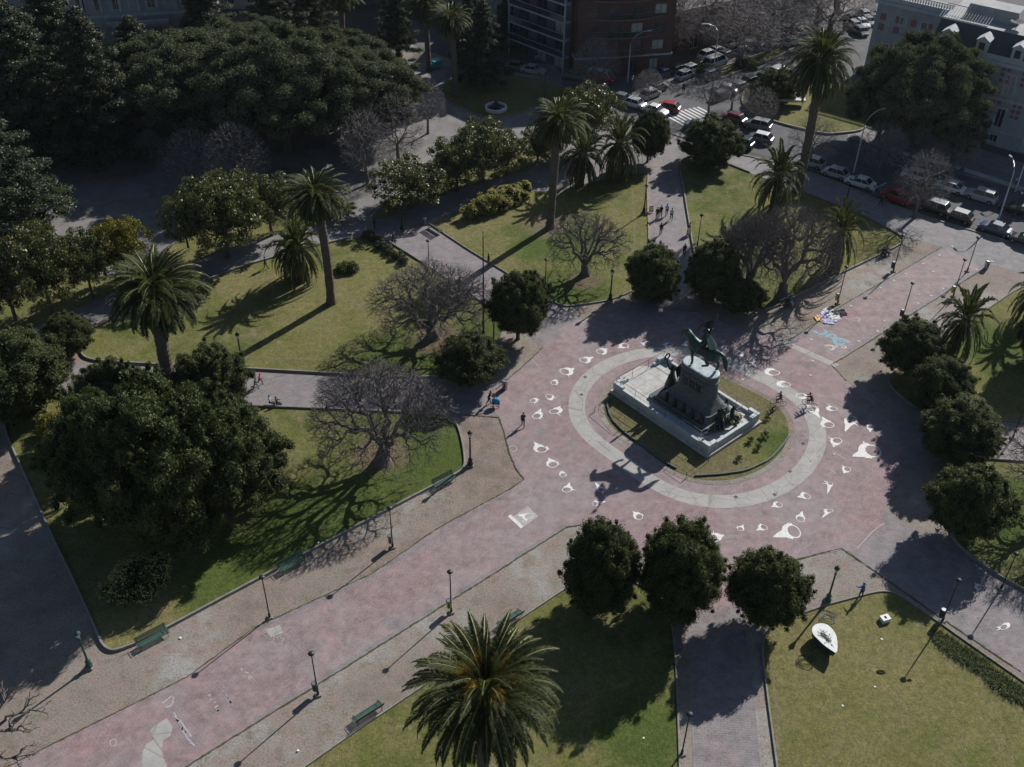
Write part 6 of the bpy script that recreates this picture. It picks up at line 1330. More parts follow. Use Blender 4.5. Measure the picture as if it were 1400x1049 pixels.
# railings round the terrace
def railing(lab, pts, h=1.1, mat='iron_grey', post=2.2, z=.9):
    W = [Matrix.Rotation(MA, 4, 'Z') @ Vector((x, y, 0)) + Vector((MC.x, MC.y, 0)) for x, y in pts]
    tt = thing('railing', lab, 'railing', (W[0].x, W[0].y, z), 0, 'thin railings round the monument'); L_ = [w - W[0] for w in W]
    mb = MB(); mb.tube([l + V3(0, 0, h) for l in L_], .025, 6); mb.build('top_rail', mat, tt); mb = MB(); mb.tube([l + V3(0, 0, h * .5) for l in L_], .014, 5); mb.build('mid_rail', mat, tt)
    for a, b_ in zip(L_[:-1], L_[1:]):
        n_ = max(1, round((b_ - a).length / post))
        for k in range(n_): q = a.lerp(b_, k / n_); mb = MB(); mb.tube([q, q + V3(0, 0, h)], .024, 6); mb.build('post', mat, tt)
    q = L_[-1]; mb = MB(); mb.tube([q, q + V3(0, 0, h)], .024, 6); mb.build('post', mat, tt)
railing('thin dark railing along the front and far side of the terrace', [(hx + .05, 3.7), (hx + .05, -3.7), (2.2, -3.75)], 1.15, 'iron_dark'); railing('thin dark railing along the near long side of the terrace', [(hx - .6, 3.75), (-.6, 3.75)], 1.15, 'iron_dark')
railing('thin railing along the far long side behind the pedestal', [(-1.0, -3.75), (-hx, -3.75)], 1.15, 'iron_grey'); railing('pale tube railing enclosing the wreaths', [(-2.6, 3.3), (-5.0, 3.3), (-5.0, -3.0)], 1.1, 'steel_pale'); 
# low edging walls on the island lawn
for nm, pts in (('left', [(833, 543), (829, 552), (834, 572), (850, 590), (880, 612), (910, 634), (925, 642)]), ('right', [(950, 652), (985, 650), (1020, 645), (1052, 630), (1070, 610), (1078, 598)])):
    P3 = [G(x, y) for x, y in smooth_px(pts, 1)]; mb = MB(); mb.tube([p + V3(0, 0, .16) for p in P3], .11, 6); o = mb.build('low_edging', 'granite'); tag(o, 'dark low edging curve on the %s part of the monument island lawn' % nm, 'edging')
for nm, pts in (('left', [(813, 563), (835, 550)]), ('left and plaza side', [(813, 563), (846, 590)]), ('lower', [(938, 654), (968, 632)]), ('lower left', [(915, 638), (938, 654)])):
    W = [G(*q) for q in pts]; mb = MB(); [mb.tube([w, w + V3(0, 0, .75)], .03, 6) for w in W]; mb.tube([w + V3(0, 0, .72) for w in W], .02, 5); tag(mb.build('low_rail', 'iron_dark'), 'thin low rail at the %s edge of the monument island' % nm, 'railing')
# ------------------------------------------------------------------ cars
def section_loft(secs, half):
    """secs: list of (x, [(y, z)...]) with the same number of points, mirrored to a closed shell"""
    pass
CARP = {}
def car_parts(kind):
    """meshes of a car heading +x, centred, wheels on z = 0"""
    if kind in CARP: return CARP[kind]
    K = dict(hatch=dict(L=3.95, W=1.70, H=1.48, hood=.95, ws=1.55, roof0=.72, roof1=-1.05, tail=-1.70, belt=.92), sedan=dict(L=4.4, W=1.74, H=1.44, hood=.92, ws=.95, roof0=.42, roof1=-.85, tail=-1.55, belt=.92),
             suv=dict(L=4.4, W=1.82, H=1.72, hood=1.10, ws=1.25, roof0=.72, roof1=-1.55, tail=-2.0, belt=1.10), van=dict(L=4.9, W=1.9, H=1.95, hood=1.15, ws=1.75, roof0=1.15, roof1=-2.2, tail=-2.36, belt=1.15))[kind]
    L, W, H, bl = K['L'] / 2, K['W'] / 2, K['H'], K['belt']; out = {}
    ws = {'hatch': 1.12, 'sedan': 1.05, 'suv': 1.15, 'van': 1.75}[kind]
    # lower body: outline stations with rounded nose, tail and wheel arches
    st = [(-L, .30, .42, .80), (-L + .08, .22, bl - .12, .92), (-L + .30, .20, bl - .02, .98), (K['tail'] + .1, .20, bl, 1.0), (0, .18, bl, 1.0), (ws, .18, bl - .01, 1.0), (ws + .35, .20, K['hood'] - .04, .98), (L - .35, .20, K['hood'] - .14, .96), (L - .08, .22, K['hood'] - .28, .88), (L, .30, .50, .74)]
    mb = MB(); vs = []; 
    for x, z0, z1, w in st:
        ww = W * w; row = [(x, -ww * .86, z0), (x, -ww, z0 + .12), (x, -ww, (z0 + z1) / 2 + .06), (x, -ww * .96, z1 - .06), (x, -ww * .88, z1), (x, 0, z1 + .025)]
        row += [(a, -b, c) for a, b, c in row[-2::-1]]; vs += row
    n = 11; fs = []
    for i in range(len(st) - 1):
        for k in range(n - 1): fs.append((i * n + k, (i + 1) * n + k, (i + 1) * n + k + 1, i * n + k + 1))
        fs.append((i * n + n - 1, (i + 1) * n + n - 1, (i + 1) * n, i * n))
    fs += [tuple(range(n)), tuple(range(len(vs) - 1, len(vs) - n - 1, -1))]; mb.add(vs, fs)
    o = mb.build('body', 'car_white', smooth=False); out['body'] = o.data; bpy.data.objects.remove(o)
    # glasshouse
    x0, x1, r0, r1 = K['tail'], ws, K['roof1'], K['roof0']; y, ry = W * .90, W * .74
    def gh(z_in, s_=1.0): return [(x0, -y * s_, bl - .01), (x1, -y * s_, bl - .01), (x1, y * s_, bl - .01), (x0, y * s_, bl - .01)], [(r0, -ry, z_in), (r1, -ry, z_in), (r1, ry, z_in), (r0, ry, z_in)]
    mb = MB(); b, t_ = gh(H - .045); mb.add(b + t_, [(0, 1, 5, 4), (1, 2, 6, 5), (2, 3, 7, 6), (3, 0, 4, 7), (4, 5, 6, 7)]); o = mb.build('windows', 'car_glass'); out['windows'] = o.data; bpy.data.objects.remove(o)
    mb = MB(); mb.box(((r0 + r1) / 2, 0, H - .025), (r1 - r0 + .1, ry * 2 + .07, .05), 0, .97, .02)
    for sy in (-1, 1):
        for bx, tx in ((x0, r0), (x1, r1), ((x0 + x1) / 2 - .1, (r0 + r1) / 2 - .1)): mb.tube([(bx, sy * y, bl), (tx, sy * (ry + .01), H - .03)], .038, 4)
    o = mb.build('roof', 'car_white'); out['roof'] = o.data; bpy.data.objects.remove(o)
    mb = MB(); R = .31 if kind in ('hatch', 'sedan') else .36
    mb.tube([(0, -.10, 0), (0, .10, 0)], R, 14); o = mb.build('wheel', 'tyre'); out['wheel'] = o.data; bpy.data.objects.remove(o)
    mb = MB(); mb.tube([(0, -.11, 0), (0, .11, 0)], R * .58, 10); o = mb.build('rim', 'rim'); out['rim'] = o.data; bpy.data.objects.remove(o)
    for nm, x, mt, z in (('headlight', L - .10, 'headlight', K['hood'] - .33), ('taillight', -L + .06, 'taillight', bl - .22)):
        mb = MB(); mb.box((0, 0, 0), (.14, .34, .15), 0, .85, .03); o = mb.build(nm, mt); out[nm] = (o.data, x, z); bpy.data.objects.remove(o)
    mb = MB(); mb.box((L - .01, 0, .40), (.06, .9, .14), 0, 1, .02); mb.box((-L + .02, 0, .45), (.06, .52, .12), 0, 1, .01); o = mb.build('bumper_trim', 'tyre'); out['trim'] = o.data; bpy.data.objects.remove(o)
    mb = MB(); [mb.box((ws - .12, s * (W + .06), bl + .06), (.12, .16, .13), 0, 1, .02) for s in (-1, 1)]; o = mb.build('mirror', 'car_white'); out['mirror'] = o.data; bpy.data.objects.remove(o)
    out['dims'] = (L, W, R); CARP[kind] = out; return out
def car(label, px, py, tx, ty, kind, paint_, roofpaint=None, group='cars parked and driving in the streets', z=.012):
    M = car_parts(kind); L, W, R = M['dims']; t = thing('parked_car' if kind != 'van' else 'parked_van', label, 'van' if kind == 'van' else 'car', G(px, py, .4) * V3(1, 1, 0) + V3(0, 0, z), ANG((px, py), (tx, ty)), group)
    def pt(n_, me, mat=None, loc=None):
        o = link(n_, me, t, loc)
        if mat: o.material_slots[0].link = 'OBJECT'; o.material_slots[0].material = MATS[mat]
        return o
    pt('body', M['body'], paint_); pt('windows', M['windows']); pt('roof', M['roof'], roofpaint or paint_); pt('bumper_trim', M['trim']); pt('mirror', M['mirror'], paint_)
    for sx in (-1, 1):
        for sy in (-1, 1):
            w = pt('wheel', M['wheel'], None, (sx * (L - .78), sy * (W - .07), R)); link('rim', M['rim'], w)
    for s in (-1, 1):
        for k in ('headlight', 'taillight'): me, x, zz = M[k]; pt(k, me, None, (x, s * (W - .30), zz))
    return t
r1 = lambda x, y: (x - 40, y - 13)
car('red sport utility car in the front parked row, by the walking couple', 1226, 271, 1186, 256, 'suv', 'car_red'); car('black box shaped off road car with a pale roof, second in the front row', 1276, 285, 1236, 272, 'suv', 'car_black', 'car_silver')
car('black hatchback with a silver roof, third in the front row', 1311, 297, 1271, 284, 'hatch', 'car_black', 'car_silver'); car('dark blue sedan in the shade, fourth in the front row', 1361, 314, 1321, 301, 'sedan', 'car_blue')
car('white station wagon left in the second row of the right street', 1251, 241, 1211, 231, 'hatch', 'car_white'); car('white sedan in the middle of the second row, right street', 1299, 257, 1259, 245, 'sedan', 'car_white'); car('white compact van in the shade, right street', 1341, 270, 1301, 258, 'suv', 'car_silver')
car('dark car in deep shade at the right edge, second row', 1389, 287, 1349, 275, 'sedan', 'car_black'); car('dark car cut by the right edge, front row', 1402, 330, 1362, 317, 'sedan', 'car_black'); car('silver hatchback left of the small white sedan behind the low palm', 1142, 238, 1102, 226, 'hatch', 'car_silver'); car('white sedan between silver hatchback and curved street light', 1176, 251, 1136, 239, 'sedan', 'car_white')
car('white car hidden behind the leaning palm trunk', 1110, 223, 1080, 214, 'hatch', 'car_silver'); car('black van at the park corner of the street junction', 1011, 197, 985, 190, 'suv', 'car_black'); car('silver grey car parked right of the black one at the junction', 1040, 190, 1010, 183, 'hatch', 'car_grey', 'car_white')
car('dark grey car with glaring roof behind the silver grey one', 1036, 173, 1006, 166, 'suv', 'car_grey', 'car_silver'); car('dark red car behind the bare young tree at the junction', 1004, 163, 980, 155, 'hatch', 'car_darkred'); car('grey sedan turning behind the dark leafy corner tree', 955, 174, 985, 180, 'sedan', 'car_grey', 'car_silver')
car('pale silver sedan driving alone on the avenue', 991, 123, 965, 118, 'sedan', 'car_silver'); car('first white car waiting before the crossing, behind the other', 868, 143, 895, 151, 'hatch', 'car_white'); car('second white car waiting at the crossing, beside the red one', 896, 152, 925, 160, 'sedan', 'car_white')
car('red hatchback at the crossing stripes', 914, 148, 886, 143, 'hatch', 'car_red'); car('turquoise and white taxi by the middle magnolia', 823, 127, 850, 133, 'sedan', 'car_teal', 'car_white'); car('dark grey car between taxi and white cars', 849, 136, 872, 142, 'hatch', 'car_grey')
car('silver car under the small reddish bare tree', 889, 130, 910, 122, 'hatch', 'car_silver'); car('black car behind the silver one under the reddish tree', 898, 122, 918, 114, 'hatch', 'car_black'); car('large red van with a white roof before the brown block', 822, 108, 850, 114, 'van', 'car_red', 'car_white')
car('grey sedan in the shade at the fountain lawn street', 729, 97, 760, 102, 'sedan', 'car_silver'); car('pale blue van in the shade before the blue balconies', 751, 82, 780, 88, 'van', 'car_silver'); car('dark car in the shade left of the grey sedan', 707, 92, 735, 96, 'sedan', 'car_grey'); car('dark car behind the red van in the shade', 785, 105, 812, 110, 'sedan', 'car_grey')
car('white car driving on the near lane of the avenue', 944, 96, 960, 90, 'hatch', 'car_white'); car('dark car parked before the brown block, first', 925, 97, 945, 90, 'hatch', 'car_black'); car('dark car parked before the brown block, second', 908, 101, 928, 95, 'sedan', 'car_blue'); car('dark car parked before the brown block, third', 890, 104, 908, 99, 'hatch', 'car_grey')
car('white car facing the sun on the avenue, left of two', 967, 76, 985, 70, 'hatch', 'car_white'); car('white car facing the sun on the avenue, right of two', 980, 71, 1000, 65, 'sedan', 'car_white'); car('white van on the avenue below the two sunlit white cars', 978, 87, 998, 80, 'van', 'car_white')
car('dark car in the far row of the avenue, first from the left', 1004, 68, 1024, 61, 'hatch', 'car_grey'); car('pale blue car in the far row of the avenue, second', 1024, 62, 1044, 55, 'sedan', 'car_silver'); car('dark car in the far row of the avenue, third', 1047, 57, 1067, 50, 'hatch', 'car_black'); car('blue grey car in the far row of the avenue, fourth', 1065, 51, 1085, 44, 'sedan', 'car_blue'); car('white car in the far row of the avenue, last', 1081, 58, 1100, 50, 'hatch', 'car_white')
car('dark blue car beside the median shrubs', 972, 104, 992, 97, 'suv', 'car_blue'); car('black car parked along the roundabout lawn, left', 1026, 112, 1050, 104, 'hatch', 'car_black'); car('black car parked along the roundabout lawn, right', 1044, 107, 1066, 98, 'sedan', 'car_black'); car('dark grey car beside the roundabout lawn kerb', 1010, 120, 1034, 110, 'hatch', 'car_grey')
for i, (x, y, kd, pc, w) in enumerate(((1168, 36, 'hatch', 'car_silver', 'first'), (1178, 33, 'sedan', 'car_white', 'second'), (1186, 30, 'hatch', 'car_silver', 'third'), (1194, 27, 'sedan', 'car_grey', 'fourth'), (1203, 24, 'hatch', 'car_white', 'fifth'), (1166, 28, 'sedan', 'car_black', 'back left'), (1182, 22, 'hatch', 'car_silver', 'back right'), (1176, 44, 'hatch', 'car_grey', 'lowest'))):
    car('car in the far car park left of the palace pavilion, %s of them' % w, x, y, x + 20, y + 14, kd, pc)
car('white van parked behind the magnolias at the left edge', 40, 372, 80, 362, 'van', 'car_white')
for i, (x, y, kd, pc, w) in enumerate(((936, 104, 'hatch', 'car_silver', 'beside the first dark one'), (955, 90, 'sedan', 'car_black', 'behind the driving white car'), (992, 77, 'hatch', 'car_grey', 'between the two rows'), (1018, 68, 'sedan', 'car_black', 'in front of the far row'), (1040, 66, 'hatch', 'car_blue', 'under the plane trees'), (1060, 60, 'sedan', 'car_silver', 'near the far bend'), (1075, 47, 'hatch', 'car_black', 'far up the avenue'), (1095, 44, 'sedan', 'car_white', 'farthest up the avenue'), (985, 132, 'hatch', 'car_grey', 'close to the young trees'), (1064, 100, 'suv', 'car_silver', 'by the far lawn kerb'))):
    car('parked %s car on the avenue %s' % (pc[4:], w), x, y, x + 20, y - 8, kd, pc)
# motorboat shown on the roundabout lawn
t = thing('boat', 'small white motorboat with a pointed bow standing on the roundabout lawn', 'boat', G(1077, 143) + V3(0, 0, .2), ANG((1077, 143), (1050, 142)))
mb = MB(); st = [(-2.6, .95, .25, 1.0), (-1.0, 1.1, .15, 1.05), (.6, 1.05, .2, 1.1), (1.9, .6, .45, 1.2), (2.9, .04, .9, 1.32)]; vs = []
for x, w, z0, z1 in st: vs += [(x, -w, z1), (x, -w * .8, (z0 + z1) / 2), (x, 0, z0), (x, w * .8, (z0 + z1) / 2), (x, w, z1)]
mb.add(vs, [(i * 5 + k, i * 5 + k + 1, i * 5 + 6 + k, i * 5 + 5 + k) for i in range(4) for k in range(4)] + [(0, 4, 3, 2, 1)] + [(i * 5, i * 5 + 5, i * 5 + 9, i * 5 + 4) for i in range(4)]); mb.build('hull', 'boat_white', t)
mb = MB(); mb.box((-.1, 0, 1.35), (1.9, 1.5, .55), 0, .72, .05); mb.build('cabin', 'boat_white', t); mb = MB(); mb.box((.25, 0, 1.42), (1.35, 1.42, .3), 0, .78, .02); mb.build('windows', 'car_glass', t); mb = MB(); mb.tube([(-.2, 0, 1.6), (-.2, 0, 5.0)], .04, 6); mb.build('mast', 'iron_grey', t)

# ------------------------------------------------------------------ buildings
def wall_mat(name, c, sc=.6):
    m, nt, b = node_mat(name); v = objvec(nt); a = noise(nt, v, sc, 6, .7); f = noise(nt, v, 7, 4, .7)
    col = mix(nt, .6, ramp(nt, a, [(.3, [x * .72 for x in c]), (.7, [min(1, x * 1.1) for x in c])]), ramp(nt, f, [(.3, (.75,) * 3), (.7, (1.1,) * 3)]), 'MULTIPLY')
    nt.links.new(col, b.inputs['Base Color']); b.inputs['Roughness'].default_value = .85; bump(nt, b, f, .2, .03)
wall_mat('wall_palace', (.40, .42, .44)); wall_mat('trim_palace', (.54, .55, .56)); wall_mat('panel_pink', (.30, .15, .17), 1.5); wall_mat('wall_brown', (.115, .062, .055), 1.2); wall_mat('balcony_edge', (.20, .13, .115), 1.2); wall_mat('slab_blue', (.42, .50, .58)); wall_mat('wall_pale', (.40, .40, .38)); wall_mat('wall_dark', (.12, .12, .13)); wall_mat('wall_brick_orange', (.22, .12, .07), 1.5)
wall_mat('roof_white', (.40, .40, .40)); wall_mat('roof_metal', (.075, .085, .085), 1.5); wall_mat('roof_grey', (.24, .24, .25)); simple('window_glass', (.03, .04, .05), .12, var=.5, scale=.7, spec=.7); simple('curtain', (.42, .41, .38), .8, var=.3, scale=3); simple('frame_white', (.55, .56, .57), .5, var=.1)
def facade(mb, o, u, W, H, ops, depth=.25):
    """wall face with real openings; o: lower left corner, u: direction to the right, seen from outside"""
    nrm = Vector((u.y, -u.x, 0)); us = sorted({0.0, W, *[a for q in ops for a in q[:2]]}); vs_ = sorted({0.0, H, *[a for q in ops for a in q[2:4]]})
    P = lambda a, z, d=0.0: tuple(o + u * a - nrm * d + Vector((0, 0, z)))
    for i in range(len(us) - 1):
        for j in range(len(vs_) - 1):
            cu, cv = (us[i] + us[i + 1]) / 2, (vs_[j] + vs_[j + 1]) / 2
            if any(q[0] < cu < q[1] and q[2] < cv < q[3] for q in ops): continue
            mb.add([P(us[i], vs_[j]), P(us[i + 1], vs_[j]), P(us[i + 1], vs_[j + 1]), P(us[i], vs_[j + 1])], [(0, 1, 2, 3)])
    for a, b, c, d in [q[:4] for q in ops]:
        mb.add([P(a, c), P(b, c), P(b, d), P(a, d), P(a, c, depth), P(b, c, depth), P(b, d, depth), P(a, d, depth)], [(0, 4, 5, 1), (1, 5, 6, 2), (2, 6, 7, 3), (3, 7, 4, 0)])
def building(name, label, o, ang, W, D, H, rows, wall='wall_pale', glass='window_glass', frame='frame_white', roof='roof_grey', side_rows=None, bands=(), bandmat=None, surround=None, extra=None, cat='building'):
    """front face runs from o along ang; the building lies behind it. rows: (z0, height, count, width, margin)"""
    t = thing(name, label, cat, (o.x, o.y, 0), ang)
    mb = MB(); u = Vector((1, 0, 0)); fr = Vector((0, 0, 0))
    def mkops(rows_, W_):
        ops = []
        for z0, h, n, w, mg in rows_:
            for k in range(n): c = mg + (W_ - 2 * mg) * (k + .5) / n; ops.append((c - w / 2, c + w / 2, z0, z0 + h))
        return ops
    fo = mkops(rows, W); so = mkops(side_rows if side_rows is not None else [(z0, h, max(1, int(n * D / W)), w, mg) for z0, h, n, w, mg in rows], D)
    facade(mb, fr, u, W, H, fo); facade(mb, Vector((W, 0, 0)), Vector((0, 1, 0)), D, H, so); facade(mb, Vector((0, D, 0)), Vector((0, -1, 0)), D, H, so)
    mb.add([(W, D, 0), (0, D, 0), (0, D, H), (W, D, H)], [(0, 1, 2, 3)])
    mb.build('wall', wall, t)
    mb = MB(); mb.box((W / 2, D / 2, H + .02), (W - .1, D - .1, .04)); mb.build('roof', roof, t)
    mb = MB(); pw = .3
    for c, s in (((W / 2, pw / 2 - .05, H + .35), (W + .1, pw, .7)), ((W / 2, D - pw / 2, H + .35), (W + .1, pw, .7)), ((pw / 2 - .05, D / 2, H + .35), (pw, D - .66, .7)), ((W - pw / 2 + .05, D / 2, H + .35), (pw, D - .66, .7))): mb.box(c, s)
    mb.build('parapet', bandmat or wall, t)
    cnt = 0
    for base, uu, ops in ((fr, u, fo), (Vector((W, 0, 0)), Vector((0, 1, 0)), so), (Vector((0, D, 0)), Vector((0, -1, 0)), so)):
        nrm = Vector((uu.y, -uu.x, 0)); a_ = math.atan2(uu.y, uu.x)
        for (a, b, c, d) in ops:
            if cnt > 88: break
            cnt += 1; ctr = base + uu * ((a + b) / 2) + Vector((0, 0, (c + d) / 2)) - nrm * .20; w, h = b - a, d - c
            mb = MB()
            for dx, dz, sx, sz in ((0, h / 2 - .05, w, .1), (0, -h / 2 + .05, w, .1), (-w / 2 + .05, 0, .1, h - .2), (w / 2 - .05, 0, .1, h - .2), (0, 0, .07, h - .2)): mb.box((dx, 0, dz), (sx, .08, sz))
            f = mb.build('window', frame, t, ctr, a_); mb = MB(); mb.box((0, .04, 0), (w - .02, .02, h - .02)); mb.build('pane', glass if random.Random(cnt * 7 + int(W * 10)).random() < .68 else 'curtain', f)
            if surround:
                mb = MB(); mb.box((0, -.23, h / 2 + .14), (w + .5, .14, .26)); mb.box((0, -.23, -h / 2 - .10), (w + .4, .16, .18)); mb.box((-w / 2 - .12, -.215, 0), (.2, .10, h - .02)); mb.box((w / 2 + .12, -.215, 0), (.2, .10, h - .02)); mb.build('surround', surround, f)
    for z, h, out in bands:
        mb = MB(); mb.box((W / 2, D / 2, z), (W + out * 2, D + out * 2, h)); 
        mb.build('cornice', bandmat or wall, t)
    if extra: extra(t, W, D, H)
    return t
# the palace at the right: pale walls with pink panels, mansard with dormers, white flat roof behind
def palace_extra(t, W, D, H):
    mb = MB()
    for z in (6.0, 10.9):
        n = 12
        for k in range(n + 1):
            c = W * k / n
            for dz in (-.95, -.1, .75):
                for dx in (-.38, .38):
                    if 0.5 < c + dx < W - .5: mb.box((c + dx, -.02, z + dz), (.52, .05, .55))
    mb.build('brick_panels', 'panel_pink', t)
    mb = MB(); mb.add([(.3, .2, H + .7), (W - .3, .2, H + .7), (W - .3, 3.0, H + 3.2), (.3, 3.0, H + 3.2)], [(0, 1, 2, 3)]); mb.add([(.3, .2, H + .7), (.3, 3.0, H + 3.2), (.3, 3.0, H + .7)], [(0, 1, 2)]); mb.add([(W - .3, .2, H + .7), (W - .3, 3.0, H + .7), (W - .3, 3.0, H + 3.2)], [(0, 1, 2)])
    for k in range(int(W / .6)): x = .5 + k * .6; mb.tube([(x, .19, H + .73), (x, 2.98, H + 3.23)], .03, 4)
    mb.build('mansard_roof', 'roof_metal', t)
    for k in range(7):
        x = W * (k + .5) / 7; mb = MB(); mb.box((x, .75, H + 1.5), (1.7, 1.9, 1.7)); mb.add([(x - 1.0, -.25, H + 2.36), (x + 1.0, -.25, H + 2.36), (x, -.25, H + 3.05), (x - 1.0, 2.4, H + 2.36), (x + 1.0, 2.4, H + 2.36), (x, 2.4, H + 3.05)], [(0, 1, 2), (5, 4, 3), (0, 2, 5, 3), (1, 4, 5, 2)])
        dm = mb.build('dormer', 'trim_palace', t); mb = MB(); mb.box((x, -.215, H + 1.55), (.85, .04, 1.15)); mb.build('pane', 'window_glass', dm)
    mb = MB(); mb.box((W / 2, 3.0 + (D - 3) / 2, H + 3.1), (W - .6, D - 3.0, .3)); mb.build('flat_roof', 'roof_white', t)
    mb = MB(); mb.box((6.5, 8.5, H + 4.1), (8, 4, 1.8), 0, .9); mb.build('roof_light', 'roof_white', t); mb = MB()
    for x, y in ((10.5, 5.2), (13.5, 8.2), (16, 5)): mb.lathe([(.05, 0), (.08, .8), (1.0, 1.1), (1.05, 1.15), (.1, .95)], (x, y, H + 3.2), 12)
    mb.build('roof_vent', 'roof_metal', t)
    mb = MB()
    for k in range(18): mb.tube([(-.2 + k * .42, 3.2, H + 3.3), (-.2 + k * .42, 6.4, H + 4.4)], .05, 4)
    mb.tube([(-.2, 3.2, H + 3.3), (7, 3.2, H + 3.3)], .06, 4); mb.tube([(-.2, 6.4, H + 4.4), (7, 6.4, H + 4.4)], .06, 4); mb.build('glass_roof_ribs', 'trim_palace', t)
pa = RAD(-36); pu = V3(math.cos(pa), math.sin(pa), 0); po = G(1345, 196) - pu * 12
building('palace', 'long pale palace with pink brick panels, dormers and a white flat roof at the right', po, pa, 36, 14, 12.6, [(.5, 1.2, 7, 1.2, .6), (2.9, 2.9, 7, 1.25, .6), (8.0, 2.9, 7, 1.25, .6)], 'wall_palace', surround='trim_palace', bands=((2.35, .22, .12), (7.2, .35, .16), (12.3, .5, .45)), bandmat='trim_palace', extra=palace_extra)
def pav_extra(t, W, D, H):
    mb = MB()
    for k in range(5):
        for z in (H - 4.3, H - 2.6): mb.box((W * (k + .5) / 5, -.02, z), (.95, .05, 1.1))
    mb.build('brick_panels', 'panel_pink', t); mb = MB()
    for k in range(30): mb.lathe([(.09, 0), (.12, .3), (.06, .6), (.1, .75)], (W * (k + .5) / 30, .1, H + .7), 6)
    mb.box((W / 2, .1, H + 1.52), (W, .3, .14)); mb.build('balustrade', 'trim_palace', t)
pv = po - pu * 7.5 + V3(.59, .81, 0) * 15
building('pavilion', 'pale corner pavilion of the palace with balustrade behind the huge dark evergreen', pv - pu * 6, pa, 13, 12, 12.5, [(3, 2.5, 3, 1.1, .8), (9.2, 1.2, 2, .9, 3)], 'wall_palace', surround='trim_palace', bands=((12.2, .5, .4),), bandmat='trim_palace', extra=pav_extra)
# palace railings
for k, (x0, y0, x1, y1, lb) in enumerate(((1235, 212, 1312, 232, 'iron railing before the palace garden, left stretch'), (1318, 234, 1400, 262, 'iron railing before the palace garden, right stretch'))):
    a, b = G(x0, y0), G(x1, y1); t = thing('fence', lb, 'fence', a, math.atan2(b.y - a.y, b.x - a.x)); Lf = (b - a).length; mb = MB(); mb.box((Lf / 2, 0, .25), (Lf, .3, .5)); mb.build('plinth', 'trim_palace', t); mb = MB()
    for q in range(int(Lf / .3)): mb.tube([(q * .3 + .1, 0, .5), (q * .3 + .1, 0, 1.7)], .015, 3)
    mb.tube([(0, 0, 1.55), (Lf, 0, 1.55)], .025, 4); mb.build('bars', 'iron_dark', t)
# brown curved-front brick block in the middle
def brown_extra(t, W, D, H):
    for z in range(4, int(H), 3):      # shallow bow shaped balconies
        mb = MB(); n = 10; pts = [(W * .16 + W * .68 * k / n, -1.15 * math.sin(math.pi * k / n) ** .7) for k in range(n + 1)]; mb.prism([(x, y) for x, y in pts] + [(pts[-1][0], .02), (pts[0][0], .02)], z - .15, z + .05); mb.build('balcony', 'balcony_edge', t)
        mb = MB(); mb.tube([(x, y + .05, z + .95) for x, y in pts], .04, 5); mb.tube([(x, y + .05, z + .5) for x, y in pts], .02, 4); [mb.tube([(x, y + .05, z), (x, y + .05, z + .95)], .02, 4) for x, y in pts]; mb.build('balcony_rail', 'iron_grey', t)
        if z < 12:
            mb = MB(); rb = random.Random(z)
            for k in range(14): x = W * rb.uniform(.3, .75); mb.lathe([(.1, 0), (.25, .2), (.1, .5)], (x, -.6, z + .05), 6)
            mb.build('pot_plants', 'leaf_bush', t)
bo = G(786, 112); bo2 = G(908, 104); ba = math.atan2(bo2.y - bo.y, bo2.x - bo.x); Wb = (bo2 - bo).length
building('brick_block', 'dark brown brick apartment block with curved balconies in the middle at the top', bo + V3(0, 1.0, 0), ba, Wb + 1, 12, 17, [(.4, 2.4, 4, 1.6, 1.2), (4.3, 1.7, 4, 2.1, .6), (7.3, 1.7, 4, 2.1, .6), (10.3, 1.7, 4, 2.1, .6), (13.3, 1.7, 4, 2.1, .6)], 'wall_brown', frame='wall_dark', bands=((3.5, .3, .14),), bandmat='slab_blue', extra=brown_extra)
def blue_extra(t, W, D, H):
    for z in range(3, int(H) + 1, 3):
        mb = MB(); mb.box((W / 2, -.7, z), (W, 1.45, .26)); mb.build('balcony_slab', 'slab_blue', t); mb = MB(); mb.box((W / 2, -1.40, z + .62), (W - .1, .04, .9)); mb.build('glass_rail', 'window_glass', t); mb = MB(); mb.box((W / 2, -1.40, z + 1.12), (W, .08, .07)); mb.build('handrail', 'slab_blue', t)
    for x in (.12, W - .12): mb = MB(); mb.box((x, -1.34, H / 2), (.24, .2, H)); mb.build('pillar', 'slab_blue', t)
o1 = G(702, 76); o2 = G(783, 108)
building('balcony_block', 'apartment block with pale blue balcony slabs left of the brown brick block', o1 + V3(0, 1.2, 0), math.atan2(o2.y - o1.y, o2.x - o1.x), (o2 - o1).length * .93, 12, 15, [(.4, 2.1, 3, 2.4, .3), (3.4, 2.2, 3, 2.4, .3), (6.4, 2.2, 3, 2.4, .3), (9.4, 2.2, 3, 2.4, .3), (12.3, 2.0, 3, 2.4, .3)], 'wall_dark', glass='window_glass', frame='iron_grey', extra=blue_extra)
building('old_house', 'pale grey old corner house with tall windows at the top, left of the blue balconies', G(655, 62) + V3(0, 2, 0), RAD(-14), 9.5, 12, 11.5, [(.6, 2.6, 4, 1.0, .5), (4.4, 2.5, 4, 1.0, .5), (8.0, 2.3, 4, 1.0, .5)], 'wall_pale', surround='frame_white', bands=((3.8, .3, .2), (7.3, .3, .35), (11.2, .4, .4)), bandmat='wall_pale')
building('dark_tower', 'tall dark house front cut by the top edge behind the blue balconies', G(650, 30) + V3(0, 22, 0), RAD(-10), 24, 12, 20, [(z, 1.8, 6, 1.4, 1) for z in (1, 4, 7, 10, 13, 16)], 'wall_dark')
